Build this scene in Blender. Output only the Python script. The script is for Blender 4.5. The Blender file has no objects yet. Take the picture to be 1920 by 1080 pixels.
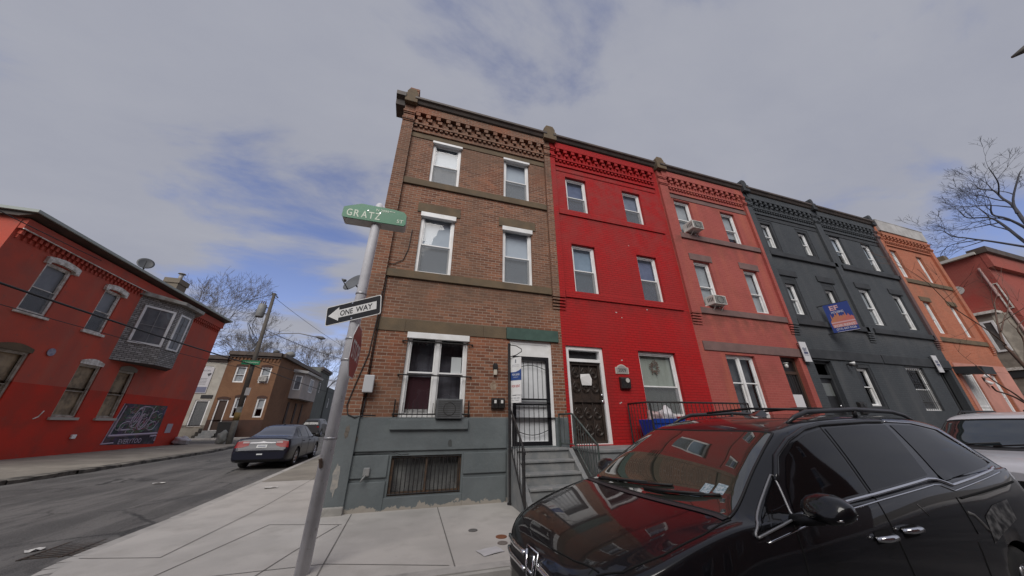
import bpy, bmesh, math, random
from mathutils import Vector, Matrix
from mathutils.bvhtree import BVHTree
R = math.radians
random.seed(7)
scene = bpy.context.scene
COL = scene.collection

# ------------------------------------------------------------------ camera, sky, sun, exposure
CAM_H = 1.5
cd = bpy.data.cameras.new('camera')
cam = bpy.data.objects.new('camera', cd)
COL.objects.link(cam)
pitch, roll, yaw = R(23.911), R(-0.193), R(17.012)
fw = Vector((math.sin(yaw) * math.cos(pitch), math.cos(yaw) * math.cos(pitch), math.sin(pitch)))
rt = Vector((math.cos(yaw), -math.sin(yaw), 0))
up = rt.cross(fw)
rr = math.cos(roll) * rt + math.sin(roll) * up
uu = -math.sin(roll) * rt + math.cos(roll) * up
cam.matrix_world = Matrix(((rr.x, uu.x, -fw.x, 0), (rr.y, uu.y, -fw.y, 0), (rr.z, uu.z, -fw.z, CAM_H), (0, 0, 0, 1)))
cd.sensor_width = 36.0
cd.lens = 573.25 * 36.0 / 1920.0
cd.clip_start = 0.05
cd.clip_end = 3000
scene.camera = cam

SUN_EL, SUN_AZ = R(42), R(203)          # azimuth clockwise from +Y
w = bpy.data.worlds.new('World')
scene.world = w
w.use_nodes = True
nt = w.node_tree
nt.nodes.clear()
def wn(t, **k):
    n = nt.nodes.new(t)
    for a, b in k.items():
        setattr(n, a, b)
    return n
def wl(a, b):
    nt.links.new(a, b)
out = wn('ShaderNodeOutputWorld')
bg = wn('ShaderNodeBackground')
bg.inputs['Strength'].default_value = 0.1
sky = wn('ShaderNodeTexSky', sky_type='NISHITA', sun_disc=False, sun_elevation=SUN_EL, sun_rotation=SUN_AZ)
sky.air_density = 1.0
sky.dust_density = 0.6
tc = wn('ShaderNodeTexCoord')
sep = wn('ShaderNodeSeparateXYZ')
wl(tc.outputs['Generated'], sep.inputs[0])
zz = wn('ShaderNodeMath', operation='MAXIMUM'); zz.inputs[1].default_value = 0.0
wl(sep.outputs[2], zz.inputs[0])
za = wn('ShaderNodeMath', operation='ADD'); za.inputs[1].default_value = 0.16
wl(zz.outputs[0], za.inputs[0])
dx = wn('ShaderNodeMath', operation='DIVIDE'); dy = wn('ShaderNodeMath', operation='DIVIDE')
wl(sep.outputs[0], dx.inputs[0]); wl(za.outputs[0], dx.inputs[1])
wl(sep.outputs[1], dy.inputs[0]); wl(za.outputs[0], dy.inputs[1])
cmb = wn('ShaderNodeCombineXYZ')
wl(dx.outputs[0], cmb.inputs[0]); wl(dy.outputs[0], cmb.inputs[1])
cmap = wn('ShaderNodeMapping')
cmap.inputs['Location'].default_value = (3.1, 1.7, 0)
cmap.inputs['Rotation'].default_value = (0, 0, R(35))
cmap.inputs['Scale'].default_value = (0.6, 1.0, 1)
wl(cmb.outputs[0], cmap.inputs[0])
n1 = wn('ShaderNodeTexNoise'); n1.inputs['Scale'].default_value = 1.9; n1.inputs['Detail'].default_value = 10; n1.inputs['Roughness'].default_value = 0.58; n1.inputs['Distortion'].default_value = 0.35
wl(cmap.outputs[0], n1.inputs['Vector'])
# a thinner patch of cloud towards the north-north-west and low in the north-east
def gap(direction, lo, hi):
    d = Vector(direction).normalized()
    dp = wn('ShaderNodeVectorMath', operation='DOT_PRODUCT'); dp.inputs[1].default_value = d
    wl(tc.outputs['Generated'], dp.inputs[0])
    mr = wn('ShaderNodeMapRange', interpolation_type='SMOOTHSTEP')
    mr.inputs['From Min'].default_value = lo; mr.inputs['From Max'].default_value = hi
    wl(dp.outputs['Value'], mr.inputs['Value'])
    return mr.outputs[0]
g1 = gap((-0.50, 1.0, 0.60), 0.955, 1.0)
g2 = gap((1.0, 0.42, 0.20), 0.88, 1.0)
g3 = gap((-0.36, 1.0, 0.20), 0.95, 1.0)
gs = wn('ShaderNodeMath', operation='ADD'); wl(g1, gs.inputs[0]); wl(g2, gs.inputs[1])
gt = wn('ShaderNodeMath', operation='ADD'); wl(gs.outputs[0], gt.inputs[0]); wl(g3, gt.inputs[1])
gm = wn('ShaderNodeMath', operation='MULTIPLY_ADD'); gm.inputs[1].default_value = -0.145; gm.inputs[2].default_value = 0.17
wl(gt.outputs[0], gm.inputs[0])
cv = wn('ShaderNodeMath', operation='ADD'); wl(n1.outputs['Fac'], cv.inputs[0]); wl(gm.outputs[0], cv.inputs[1])
cov = wn('ShaderNodeMapRange', interpolation_type='SMOOTHSTEP')
cov.inputs['From Min'].default_value = 0.40; cov.inputs['From Max'].default_value = 0.62
wl(cv.outputs[0], cov.inputs['Value'])
n2 = wn('ShaderNodeTexNoise'); n2.inputs['Scale'].default_value = 2.1; n2.inputs['Detail'].default_value = 9; n2.inputs['Roughness'].default_value = 0.6
wl(cmap.outputs[0], n2.inputs['Vector'])
cr = wn('ShaderNodeValToRGB')
cr.color_ramp.elements[0].position = 0.3; cr.color_ramp.elements[0].color = (2.95, 3.08, 3.7, 1)
cr.color_ramp.elements[1].position = 0.72; cr.color_ramp.elements[1].color = (3.5, 3.6, 4.1, 1)
wl(n2.outputs['Fac'], cr.inputs[0])
skm = wn('ShaderNodeMix', data_type='RGBA', blend_type='MULTIPLY'); skm.inputs[0].default_value = 1.0
skm.inputs[7].default_value = (1.25, 1.10, 1.32, 1)
wl(sky.outputs[0], skm.inputs[6])
mixc = wn('ShaderNodeMix', data_type='RGBA')
wl(cov.outputs[0], mixc.inputs[0]); wl(skm.outputs[2], mixc.inputs[6]); wl(cr.outputs[0], mixc.inputs[7])
wl(mixc.outputs[2], bg.inputs['Color'])
wl(bg.outputs[0], out.inputs[0])

sl = bpy.data.lights.new('sun', 'SUN')
sl.energy = 2.35
sl.angle = R(42)
sl.color = (1.0, 0.955, 0.90)
sun = bpy.data.objects.new('sun', sl)
COL.objects.link(sun)
sun.location = (0, 0, 60)
sdir = Vector((math.sin(SUN_AZ) * math.cos(SUN_EL), math.cos(SUN_AZ) * math.cos(SUN_EL), math.sin(SUN_EL)))
sun.rotation_euler = sdir.to_track_quat('Z', 'Y').to_euler()

vs = scene.view_settings
vs.view_transform = 'Standard'; vs.look = 'None'; vs.exposure = 0.16; vs.gamma = 1.0; vs.use_curve_mapping = False
scene.cycles.max_bounces = 8
scene.cycles.transparent_max_bounces = 12
scene.cycles.caustics_reflective = False
scene.cycles.caustics_refractive = False

# ------------------------------------------------------------------ helpers
def ob(name, data, parent=None):
    o = bpy.data.objects.new(name, data)
    COL.objects.link(o)
    if parent is not None:
        o.parent = parent
    return o
def tag(o, label=None, cat=None, group=None, kind=None):
    if label: o['label'] = label
    if cat: o['category'] = cat
    if group: o['group'] = group
    if kind: o['kind'] = kind
    return o
def thing(name, label, cat, loc=(0, 0, 0), rz=0.0, group=None, ry=0.0):
    o = ob(name, None)
    o.location = loc
    o.rotation_euler = (0, ry, rz)
    o.empty_display_size = 0.3
    return tag(o, label, cat, group)

class MB:
    """collects faces; build() links them as ONE mesh object"""
    def __init__(s, off=(0, 0, 0)):
        s.v = []; s.f = []; s.off = Vector(off)
    def add(s, vs_, fs_):
        b = len(s.v)
        s.v += [tuple(Vector(p)) for p in vs_]
        s.f += [tuple(i + b for i in f) for f in fs_]
        return s
    def quad(s, a, b, c, d):
        return s.add((a, b, c, d), ((0, 1, 2, 3),))
    def box(s, x0, x1, y0, y1, z0, z1):
        return s.add([(x0, y0, z0), (x1, y0, z0), (x1, y1, z0), (x0, y1, z0), (x0, y0, z1), (x1, y0, z1), (x1, y1, z1), (x0, y1, z1)],
                     [(0, 3, 2, 1), (4, 5, 6, 7), (0, 1, 5, 4), (1, 2, 6, 5), (2, 3, 7, 6), (3, 0, 4, 7)])
    def wbox(s, P, u0, u1, z0, z1, d0, d1):
        pts = [P(u, z, d) for z in (z0, z1) for (u, d) in ((u0, d0), (u1, d0), (u1, d1), (u0, d1))]
        return s.add(pts, [(0, 3, 2, 1), (4, 5, 6, 7), (0, 1, 5, 4), (1, 2, 6, 5), (2, 3, 7, 6), (3, 0, 4, 7)])
    def wquad(s, P, u0, u1, z0, z1, d):
        return s.quad(P(u0, z0, d), P(u1, z0, d), P(u1, z1, d), P(u0, z1, d))
    def prism(s, pts, a, b, axis='y'):
        """polygon pts (2-D) extruded along axis from a to b"""
        def q(p, t):
            if axis == 'y': return (p[0], t, p[1])
            if axis == 'x': return (t, p[0], p[1])
            return (p[0], p[1], t)
        n = len(pts)
        s.add([q(p, a) for p in pts] + [q(p, b) for p in pts],
              [tuple(range(n))[::-1], tuple(range(n, 2 * n))] + [(i, (i + 1) % n, n + (i + 1) % n, n + i) for i in range(n)])
        return s
    def tube(s, pts, r, n=6, cap=True):
        pts = [Vector(p) for p in pts]
        rs = r if isinstance(r, (list, tuple)) else [r] * len(pts)
        b = len(s.v)
        up_ = None
        for i, p in enumerate(pts):
            t = (pts[min(i + 1, len(pts) - 1)] - pts[max(i - 1, 0)])
            t = t.normalized() if t.length > 1e-9 else Vector((0, 0, 1))
            if up_ is None:
                up_ = Vector((0, 0, 1)) if abs(t.z) < 0.9 else Vector((1, 0, 0))
            a = t.cross(up_)
            if a.length < 1e-6: a = t.cross(Vector((0, 1, 0.3)))
            a.normalize()
            c = a.cross(t).normalized()
            up_ = c
            for k in range(n):
                th = 2 * math.pi * k / n
                s.v.append(tuple(p + rs[i] * (math.cos(th) * a + math.sin(th) * c)))
        for i in range(len(pts) - 1):
            for k in range(n):
                s.f.append((b + i * n + k, b + i * n + (k + 1) % n, b + (i + 1) * n + (k + 1) % n, b + (i + 1) * n + k))
        if cap:
            s.f.append(tuple(b + k for k in range(n))[::-1])
            s.f.append(tuple(b + (len(pts) - 1) * n + k for k in range(n)))
        return s
    def bar(s, a, b, t=0.02):
        return s.tube((a, b), t * 0.7071, 4)
    def lathe(s, prof, c, n=16, axis='z', caps=True):
        b = len(s.v)
        for (r, h) in prof:
            for k in range(n):
                th = 2 * math.pi * k / n
                x, y = r * math.cos(th), r * math.sin(th)
                p = (x, y, h) if axis == 'z' else ((x, h, y) if axis == 'y' else (h, x, y))
                s.v.append((c[0] + p[0], c[1] + p[1], c[2] + p[2]))
        for i in range(len(prof) - 1):
            for k in range(n):
                s.f.append((b + i * n + k, b + i * n + (k + 1) % n, b + (i + 1) * n + (k + 1) % n, b + (i + 1) * n + k))
        if caps:
            s.f.append(tuple(b + k for k in range(n))[::-1])
            s.f.append(tuple(b + (len(prof) - 1) * n + k for k in range(n)))
        return s
    def text(s, txt, P, u, z, wid, hei, d=-0.003, bold=0.0):
        """flat lettering centred on (u, z) of the plane P, fitted to wid x hei"""
        V, F = text_geo(txt, bold)
        x0 = min(p[0] for p in V); x1 = max(p[0] for p in V); y0 = min(p[1] for p in V); y1 = max(p[1] for p in V)
        kx = wid / max(x1 - x0, 1e-6); ky = hei / max(y1 - y0, 1e-6)
        return s.add([P(u + (p[0] - (x0 + x1) / 2) * kx, z + (p[1] - (y0 + y1) / 2) * ky, d) for p in V], F)
    def build(s, name, mat, parent=None, smooth=False, bevel=0.0, label=None):
        me = bpy.data.meshes.new(name)
        me.from_pydata([tuple(Vector(p) - s.off) for p in s.v], [], s.f)
        bm = bmesh.new(); bm.from_mesh(me)
        if smooth: bmesh.ops.remove_doubles(bm, verts=bm.verts, dist=1e-5)
        bmesh.ops.recalc_face_normals(bm, faces=bm.faces)
        bm.to_mesh(me); bm.free()
        me.materials.append(mat)
        if smooth:
            for p in me.polygons: p.use_smooth = True
        o = ob(name, me, parent)
        if bevel > 0:
            m = o.modifiers.new('bevel', 'BEVEL'); m.width = bevel; m.segments = 2; m.limit_method = 'ANGLE'; m.angle_limit = R(40)
        if label: o['label'] = label
        return o
_tc = {}
def text_geo(txt, bold):
    k = (txt, bold)
    if k in _tc: return _tc[k]
    cu = bpy.data.curves.new('lettering', 'FONT')
    cu.body = txt; cu.size = 1; cu.offset = bold; cu.resolution_u = 3
    o = bpy.data.objects.new('lettering', cu)
    COL.objects.link(o)
    dg = bpy.context.evaluated_depsgraph_get()
    ev = o.evaluated_get(dg)
    me = ev.to_mesh()
    V = [tuple(v.co) for v in me.vertices]; F = [tuple(p.vertices) for p in me.polygons]
    ev.to_mesh_clear()
    bpy.data.objects.remove(o); bpy.data.curves.remove(cu)
    _tc[k] = (V, F)
    return V, F

# ------------------------------------------------------------------ materials
def newmat(name):
    m = bpy.data.materials.new(name); m.use_nodes = True
    t = m.node_tree; t.nodes.clear()
    o = t.nodes.new('ShaderNodeOutputMaterial'); p = t.nodes.new('ShaderNodeBsdfPrincipled')
    t.links.new(p.outputs[0], o.inputs[0])
    return m, t, p, o
def N(t, ty, **k):
    n = t.nodes.new(ty)
    for a, b in k.items(): setattr(n, a, b)
    return n
def rgb(c): return (c[0], c[1], c[2], 1)
def mixrgb(t, fac, a, b, blend='MIX'):
    n = N(t, 'ShaderNodeMix', data_type='RGBA', blend_type=blend)
    for s_, v in ((0, fac), (6, a), (7, b)):
        if isinstance(v, (int, float)): n.inputs[s_].default_value = v
        elif isinstance(v, tuple): n.inputs[s_].default_value = rgb(v)
        else: t.links.new(v, n.inputs[s_])
    return n.outputs[2]
def noise(t, vec, sc, det=5, ro=0.55, lo=0.35, hi=0.65, scale=None, dist=0.0):
    if scale:
        mp = N(t, 'ShaderNodeMapping'); mp.inputs['Scale'].default_value = scale; t.links.new(vec, mp.inputs[0]); vec = mp.outputs[0]
    n = N(t, 'ShaderNodeTexNoise'); n.inputs['Scale'].default_value = sc; n.inputs['Detail'].default_value = det; n.inputs['Roughness'].default_value = ro; n.inputs['Distortion'].default_value = dist
    t.links.new(vec, n.inputs['Vector'])
    r = N(t, 'ShaderNodeMapRange', interpolation_type='SMOOTHSTEP')
    r.inputs['From Min'].default_value = lo; r.inputs['From Max'].default_value = hi
    t.links.new(n.outputs['Fac'], r.inputs['Value'])
    return r.outputs[0]
def mul(t, a, b):
    n = N(t, 'ShaderNodeMath', operation='MULTIPLY')
    for i, v in enumerate((a, b)):
        if isinstance(v, (int, float)): n.inputs[i].default_value = v
        else: t.links.new(v, n.inputs[i])
    return n.outputs[0]
def M(name, c, r=0.6, metal=0.0, c2=None, ns=5.0, amt=1.0, stain=None, streak=None, bump=0.0, bs=40.0, spec=0.5, coat=0.0, speck=None, peel=None, em=0.0):
    m, t, p, o = newmat(name)
    tcn = N(t, 'ShaderNodeTexCoord'); vec = tcn.outputs['Object']
    col = c
    if c2: col = mixrgb(t, mul(t, noise(t, vec, ns), amt), col, c2)
    if stain: col = mixrgb(t, mul(t, noise(t, vec, stain[1], 6, 0.6, 0.48, 0.75), stain[2]), col, stain[0])
    if streak: col = mixrgb(t, mul(t, noise(t, vec, streak[1], 5, 0.6, 0.45, 0.75, (1, 1, 0.07)), streak[2]), col, streak[0])
    if speck: col = mixrgb(t, mul(t, noise(t, vec, speck[1], 3, 0.7, 0.6, 0.72), speck[2]), col, speck[0])
    if peel:      # paint worn off below a height: (colour, z, spread, scale)
        sp = N(t, 'ShaderNodeSeparateXYZ'); t.links.new(vec, sp.inputs[0])
        nn = N(t, 'ShaderNodeTexNoise'); nn.inputs['Scale'].default_value = peel[3]; nn.inputs['Detail'].default_value = 6; nn.inputs['Roughness'].default_value = 0.62
        t.links.new(vec, nn.inputs['Vector'])
        ma = N(t, 'ShaderNodeMath', operation='MULTIPLY_ADD'); ma.inputs[1].default_value = -peel[2]; 
        t.links.new(nn.outputs['Fac'], ma.inputs[0]); t.links.new(sp.outputs[2], ma.inputs[2])
        mr = N(t, 'ShaderNodeMapRange'); mr.inputs['From Min'].default_value = peel[1] - peel[2] * 0.5; mr.inputs['From Max'].default_value = peel[1] - peel[2] * 0.5 + 0.012
        mr.inputs['To Min'].default_value = 1; mr.inputs['To Max'].default_value = 0
        t.links.new(ma.outputs[0], mr.inputs['Value'])
        col = mixrgb(t, mr.outputs[0], col, peel[0])
    if isinstance(col, tuple): p.inputs['Base Color'].default_value = rgb(col)
    else: t.links.new(col, p.inputs['Base Color'])
    p.inputs['Roughness'].default_value = r; p.inputs['Metallic'].default_value = metal
    p.inputs['Specular IOR Level'].default_value = spec
    if coat:
        p.inputs['Coat Weight'].default_value = coat; p.inputs['Coat Roughness'].default_value = 0.015; p.inputs['Coat IOR'].default_value = 1.45
    if bump:
        n = N(t, 'ShaderNodeTexNoise'); n.inputs['Scale'].default_value = bs; n.inputs['Detail'].default_value = 6
        t.links.new(vec, n.inputs['Vector'])
        b = N(t, 'ShaderNodeBump'); b.inputs['Strength'].default_value = bump; b.inputs['Distance'].default_value = 0.02
        t.links.new(n.outputs['Fac'], b.inputs['Height']); t.links.new(b.outputs[0], p.inputs['Normal'])
    if em:
        p.inputs['Emission Color'].default_value = rgb(c); p.inputs['Emission Strength'].default_value = em
    return m
def brick(name, c1, c2, mortar, big=None, bigamt=0.5, bigscale=0.7, stain=None, stainamt=0.6, stainscale=1.3, bump=0.5, rough=0.85, row=0.0745, spec=0.3, hband=None, msize=0.008, streak=None):
    m, t, p, o = newmat(name)
    tcn = N(t, 'ShaderNodeTexCoord'); vec = tcn.outputs['Object']
    ge = N(t, 'ShaderNodeNewGeometry'); sn = N(t, 'ShaderNodeSeparateXYZ'); t.links.new(ge.outputs['True Normal'], sn.inputs[0])
    ab = N(t, 'ShaderNodeMath', operation='ABSOLUTE'); t.links.new(sn.outputs[0], ab.inputs[0])
    gt_ = N(t, 'ShaderNodeMath', operation='GREATER_THAN'); gt_.inputs[1].default_value = 0.7; t.links.new(ab.outputs[0], gt_.inputs[0])
    sp = N(t, 'ShaderNodeSeparateXYZ'); t.links.new(vec, sp.inputs[0])
    mx = N(t, 'ShaderNodeMix'); t.links.new(gt_.outputs[0], mx.inputs[0]); t.links.new(sp.outputs[0], mx.inputs[2]); t.links.new(sp.outputs[1], mx.inputs[3])
    cb = N(t, 'ShaderNodeCombineXYZ'); t.links.new(mx.outputs[0], cb.inputs[0]); t.links.new(sp.outputs[2], cb.inputs[1])
    br = N(t, 'ShaderNodeTexBrick'); br.offset = 0.5
    br.inputs['Scale'].default_value = 1; br.inputs['Brick Width'].default_value = 0.215; br.inputs['Row Height'].default_value = row
    br.inputs['Mortar Size'].default_value = msize; br.inputs['Mortar Smooth'].default_value = 0.25; br.inputs['Bias'].default_value = 0.0
    br.inputs['Color1'].default_value = rgb(c1); br.inputs['Color2'].default_value = rgb(c2); br.inputs['Mortar'].default_value = rgb(mortar)
    t.links.new(cb.outputs[0], br.inputs['Vector'])
    col = br.outputs['Color']
    if big: col = mixrgb(t, mul(t, noise(t, vec, bigscale, 4, 0.5, 0.4, 0.65), bigamt), col, big)
    if stain: col = mixrgb(t, mul(t, noise(t, vec, stainscale, 7, 0.62, 0.5, 0.72), stainamt), col, stain)
    if streak: col = mixrgb(t, mul(t, noise(t, vec, streak[1], 5, 0.6, 0.48, 0.72, (1, 1, 0.09)), streak[2]), col, streak[0])
    if hband:
        for (colr, z, wd, am) in hband:   # weathering along a ledge at height z
            mr = N(t, 'ShaderNodeMapRange', interpolation_type='SMOOTHSTEP'); mr.inputs['From Min'].default_value = z - wd; mr.inputs['From Max'].default_value = z
            t.links.new(sp.outputs[2], mr.inputs['Value'])
            lt = N(t, 'ShaderNodeMath', operation='LESS_THAN'); lt.inputs[1].default_value = z; t.links.new(sp.outputs[2], lt.inputs[0])
            fac = mul(t, mul(t, mr.outputs[0], lt.outputs[0]), mul(t, noise(t, vec, 2.2, 6, 0.6, 0.36, 0.62), am))
            col = mixrgb(t, fac, col, colr)
    fine = noise(t, vec, 28, 3, 0.6, 0.3, 0.7)
    col = mixrgb(t, mul(t, fine, 0.25), col, (c1[0] * 0.62, c1[1] * 0.62, c1[2] * 0.62))
    t.links.new(col, p.inputs['Base Color'])
    p.inputs['Roughness'].default_value = rough; p.inputs['Specular IOR Level'].default_value = spec
    if bump:
        b = N(t, 'ShaderNodeBump'); b.inputs['Strength'].default_value = bump; b.inputs['Distance'].default_value = 0.012; b.invert = True
        t.links.new(br.outputs['Fac'], b.inputs['Height']); t.links.new(b.outputs[0], p.inputs['Normal'])
    return m
def glassmat(name, tint=(0.9, 0.93, 0.95), refl=0.9, base=0.02, wav=0.012):
    m, t, p, o = newmat(name); t.nodes.remove(p)
    fr = N(t, 'ShaderNodeFresnel'); fr.inputs['IOR'].default_value = 1.5
    ma = N(t, 'ShaderNodeMath', operation='MULTIPLY_ADD'); ma.inputs[1].default_value = refl; ma.inputs[2].default_value = base
    gb = N(t, 'ShaderNodeNewGeometry'); io = N(t, 'ShaderNodeMapRange'); io.inputs['To Min'].default_value = 1.5; io.inputs['To Max'].default_value = 1 / 1.5
    t.links.new(gb.outputs['Backfacing'], io.inputs['Value']); t.links.new(io.outputs[0], fr.inputs['IOR'])
    t.links.new(fr.outputs[0], ma.inputs[0])
    tr = N(t, 'ShaderNodeBsdfTransparent'); tr.inputs[0].default_value = rgb(tint)
    gl = N(t, 'ShaderNodeBsdfGlossy'); gl.inputs['Roughness'].default_value = 0.02
    tcn = N(t, 'ShaderNodeTexCoord'); nz = N(t, 'ShaderNodeTexNoise'); nz.inputs['Scale'].default_value = 1.6; nz.inputs['Detail'].default_value = 2
    t.links.new(tcn.outputs['Object'], nz.inputs['Vector'])
    b = N(t, 'ShaderNodeBump'); b.inputs['Strength'].default_value = 0.6; b.inputs['Distance'].default_value = wav
    t.links.new(nz.outputs['Fac'], b.inputs['Height']); t.links.new(b.outputs[0], gl.inputs['Normal'])
    mx = N(t, 'ShaderNodeMixShader'); t.links.new(ma.outputs[0], mx.inputs[0]); t.links.new(tr.outputs[0], mx.inputs[1]); t.links.new(gl.outputs[0], mx.inputs[2])
    t.links.new(mx.outputs[0], o.inputs[0])
    return m
def screenmat(name, col=(0.10, 0.105, 0.115), a=0.62):
    m, t, p, o = newmat(name)
    p.inputs['Base Color'].default_value = rgb(col); p.inputs['Roughness'].default_value = 0.6
    tr = N(t, 'ShaderNodeBsdfTransparent'); mx = N(t, 'ShaderNodeMixShader'); mx.inputs[0].default_value = a
    t.links.new(tr.outputs[0], mx.inputs[1]); t.links.new(p.outputs[0], mx.inputs[2]); t.links.new(mx.outputs[0], o.inputs[0])
    return m

GLASS = glassmat('window_glass')
SCREEN = screenmat('insect_screen', (0.15, 0.16, 0.17), 0.55)
WHITE = M('white_vinyl', (0.84, 0.845, 0.85), 0.4, c2=(0.74, 0.74, 0.73), ns=3)
OLDWHITE = M('old_white_paint', (0.80, 0.78, 0.74), 0.7, c2=(0.46, 0.42, 0.37), ns=7, bump=0.3)
BLIND = M('roller_blind', (0.52, 0.56, 0.61), 0.8, c2=(0.46, 0.50, 0.56), ns=1.5)
BLINDG = M('grey_curtain', (0.42, 0.43, 0.44), 0.9, c2=(0.33, 0.34, 0.35), ns=3)
CURT = M('green_grey_curtain', (0.36, 0.38, 0.33), 0.9, streak=((0.24, 0.26, 0.22), 16, 0.6))
DARKIN = M('dark_interior', (0.03, 0.03, 0.032), 0.9)
BOARD = M('weathered_board', (0.40, 0.31, 0.20), 0.85, c2=(0.20, 0.155, 0.105), ns=3, streak=((0.36, 0.30, 0.22), 9, 0.6))
BLACKM = M('black_iron', (0.012, 0.012, 0.014), 0.45, c2=(0.03, 0.026, 0.024), ns=18)
GREENIRON = M('green_iron', (0.035, 0.055, 0.05), 0.5, c2=(0.08, 0.085, 0.08), ns=12)
CHROME = M('chrome', (0.75, 0.75, 0.77), 0.12, 1.0)
CONC = M('new_concrete', (0.50, 0.475, 0.445), 0.88, c2=(0.43, 0.41, 0.385), ns=1.1, stain=((0.35, 0.33, 0.305), 2.0, 0.6), speck=((0.30, 0.28, 0.26), 26, 0.35), bump=0.15, bs=120)
CONC2 = M('kerb_concrete', (0.46, 0.44, 0.415), 0.88, c2=(0.36, 0.345, 0.325), ns=2.2, stain=((0.22, 0.21, 0.20), 3.5, 0.65), bump=0.2, bs=90)
OLDCONC = M('old_concrete', (0.29, 0.265, 0.225), 0.9, c2=(0.22, 0.20, 0.17), ns=0.9, stain=((0.16, 0.15, 0.13), 1.7, 0.6), speck=((0.36, 0.33, 0.29), 40, 0.4), bump=0.3, bs=60)
JOINT = M('dark_joint', (0.20, 0.19, 0.178), 0.95, c2=(0.13, 0.125, 0.118), ns=1.5)  # dark strips laid on the slabs as joints
GREYPAINT = M('grey_masonry_paint', (0.150, 0.172, 0.178), 0.75, c2=(0.118, 0.137, 0.143), ns=1.6, stain=((0.12, 0.13, 0.135), 2.4, 0.35), streak=((0.13, 0.14, 0.145), 5, 0.35), bump=0.35, bs=14, peel=((0.34, 0.31, 0.27), 0.055, 0.42, 5.0))
STEPGREY = M('grey_step_paint', (0.20, 0.21, 0.215), 0.7, c2=(0.27, 0.27, 0.265), ns=4, speck=((0.38, 0.36, 0.34), 9, 0.6), bump=0.2)
BROWNSTONE = M('brownstone', (0.155, 0.110, 0.066), 0.85, c2=(0.115, 0.085, 0.054), ns=2.4, stain=((0.10, 0.088, 0.062), 3.2, 0.6), bump=0.3, bs=30)
GUTTER = M('dark_brown_cornice', (0.085, 0.060, 0.046), 0.55, c2=(0.05, 0.037, 0.03), ns=2.2)
ROOF = M('grey_roofing', (0.10, 0.10, 0.105), 0.9, c2=(0.14, 0.14, 0.14), ns=2)
GREENLINTEL = M('green_painted_lintel', (0.055, 0.105, 0.085), 0.6, c2=(0.04, 0.08, 0.065), ns=5)
ASPHALT = None

# ------------------------------------------------------------------ ground, roads, pavements
def zr(y):                       # the side street climbs gently away from the crossing
    return -0.14 + 0.016 * min(max(y - 6.0, 0.0), 26.0)
def asphalt():
    m, t, p, o = newmat('asphalt')
    tcn = N(t, 'ShaderNodeTexCoord'); v = tcn.outputs['Object']
    col = mixrgb(t, noise(t, v, 0.5, 6, 0.6, 0.36, 0.64), (0.066, 0.064, 0.062), (0.105, 0.10, 0.096))
    col = mixrgb(t, mul(t, noise(t, v, 0.55, 6, 0.62, 0.46, 0.60, (2.2, 0.20, 1), 0.6), 0.75), col, (0.165, 0.158, 0.15))
    col = mixrgb(t, mul(t, noise(t, v, 1.5, 7, 0.7, 0.53, 0.66, (1.3, 0.45, 1), 0.8), 0.7), col, (0.040, 0.038, 0.038))
    col = mixrgb(t, mul(t, noise(t, v, 0.35, 3, 0.5, 0.60, 0.63), 0.6), col, (0.05, 0.049, 0.05))
    vo = N(t, 'ShaderNodeTexVoronoi', feature='DISTANCE_TO_EDGE'); vo.inputs['Scale'].default_value = 0.55
    nd = N(t, 'ShaderNodeTexNoise'); nd.inputs['Scale'].default_value = 2.5; nd.inputs['Detail'].default_value = 5; t.links.new(v, nd.inputs['Vector'])
    wv_ = mixrgb(t, 0.18, v, nd.outputs['Color']); t.links.new(wv_, vo.inputs['Vector'])
    ck = N(t, 'ShaderNodeMapRange'); ck.inputs['From Min'].default_value = 0.006; ck.inputs['From Max'].default_value = 0.02; ck.inputs['To Min'].default_value = 1; ck.inputs['To Max'].default_value = 0; t.links.new(vo.outputs['Distance'], ck.inputs['Value'])
    col = mixrgb(t, mul(t, ck.outputs[0], noise(t, v, 0.4, 3, 0.5, 0.42, 0.58)), col, (0.02, 0.02, 0.02))
    col = mixrgb(t, mul(t, noise(t, v, 75, 3, 0.65, 0.46, 0.68), 0.55), col, (0.20, 0.193, 0.185))
    col = mixrgb(t, mul(t, noise(t, v, 45, 2, 0.6, 0.55, 0.7), 0.5), col, (0.03, 0.03, 0.03))
    t.links.new(col, p.inputs['Base Color']); p.inputs['Roughness'].default_value = 0.82
    n = N(t, 'ShaderNodeTexNoise'); n.inputs['Scale'].default_value = 70; n.inputs['Detail'].default_value = 4; t.links.new(v, n.inputs['Vector'])
    b = N(t, 'ShaderNodeBump'); b.inputs['Strength'].default_value = 0.35; b.inputs['Distance'].default_value = 0.02
    t.links.new(n.outputs['Fac'], b.inputs['Height']); t.links.new(b.outputs[0], p.inputs['Normal'])
    return m
ASPHALT = asphalt()
GROUNDM = M('bare_ground', (0.16, 0.14, 0.115), 0.95, c2=(0.11, 0.10, 0.085), ns=0.4, bump=0.3, bs=8)
ys = [-500, -40, 0, 6, 12, 18, 24, 32, 60, 120, 600]
mb = MB()
for a, b in zip(ys, ys[1:]):
    mb.quad((-600, a, zr(a) - 0.03), (600, a, zr(a) - 0.03), (600, b, zr(b) - 0.03), (-600, b, zr(b) - 0.03))
tag(mb.build('ground', GROUNDM), kind='structure')
mb = MB()
ry = [-60, -9, 0, 4.3, 6, 9, 12, 15, 18, 21, 24, 28, 32, 36, 60, 90, 140]
for a, b in zip(ry, ry[1:]):
    x0 = -10.6 if b <= 36 else -12.0
    mb.quad((x0, a, zr(a)), (-3.6, a, zr(a)), (-3.6, b, zr(b)), (x0, b, zr(b)))
tag(mb.build('side_street', ASPHALT), kind='structure')
mb = MB()
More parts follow.
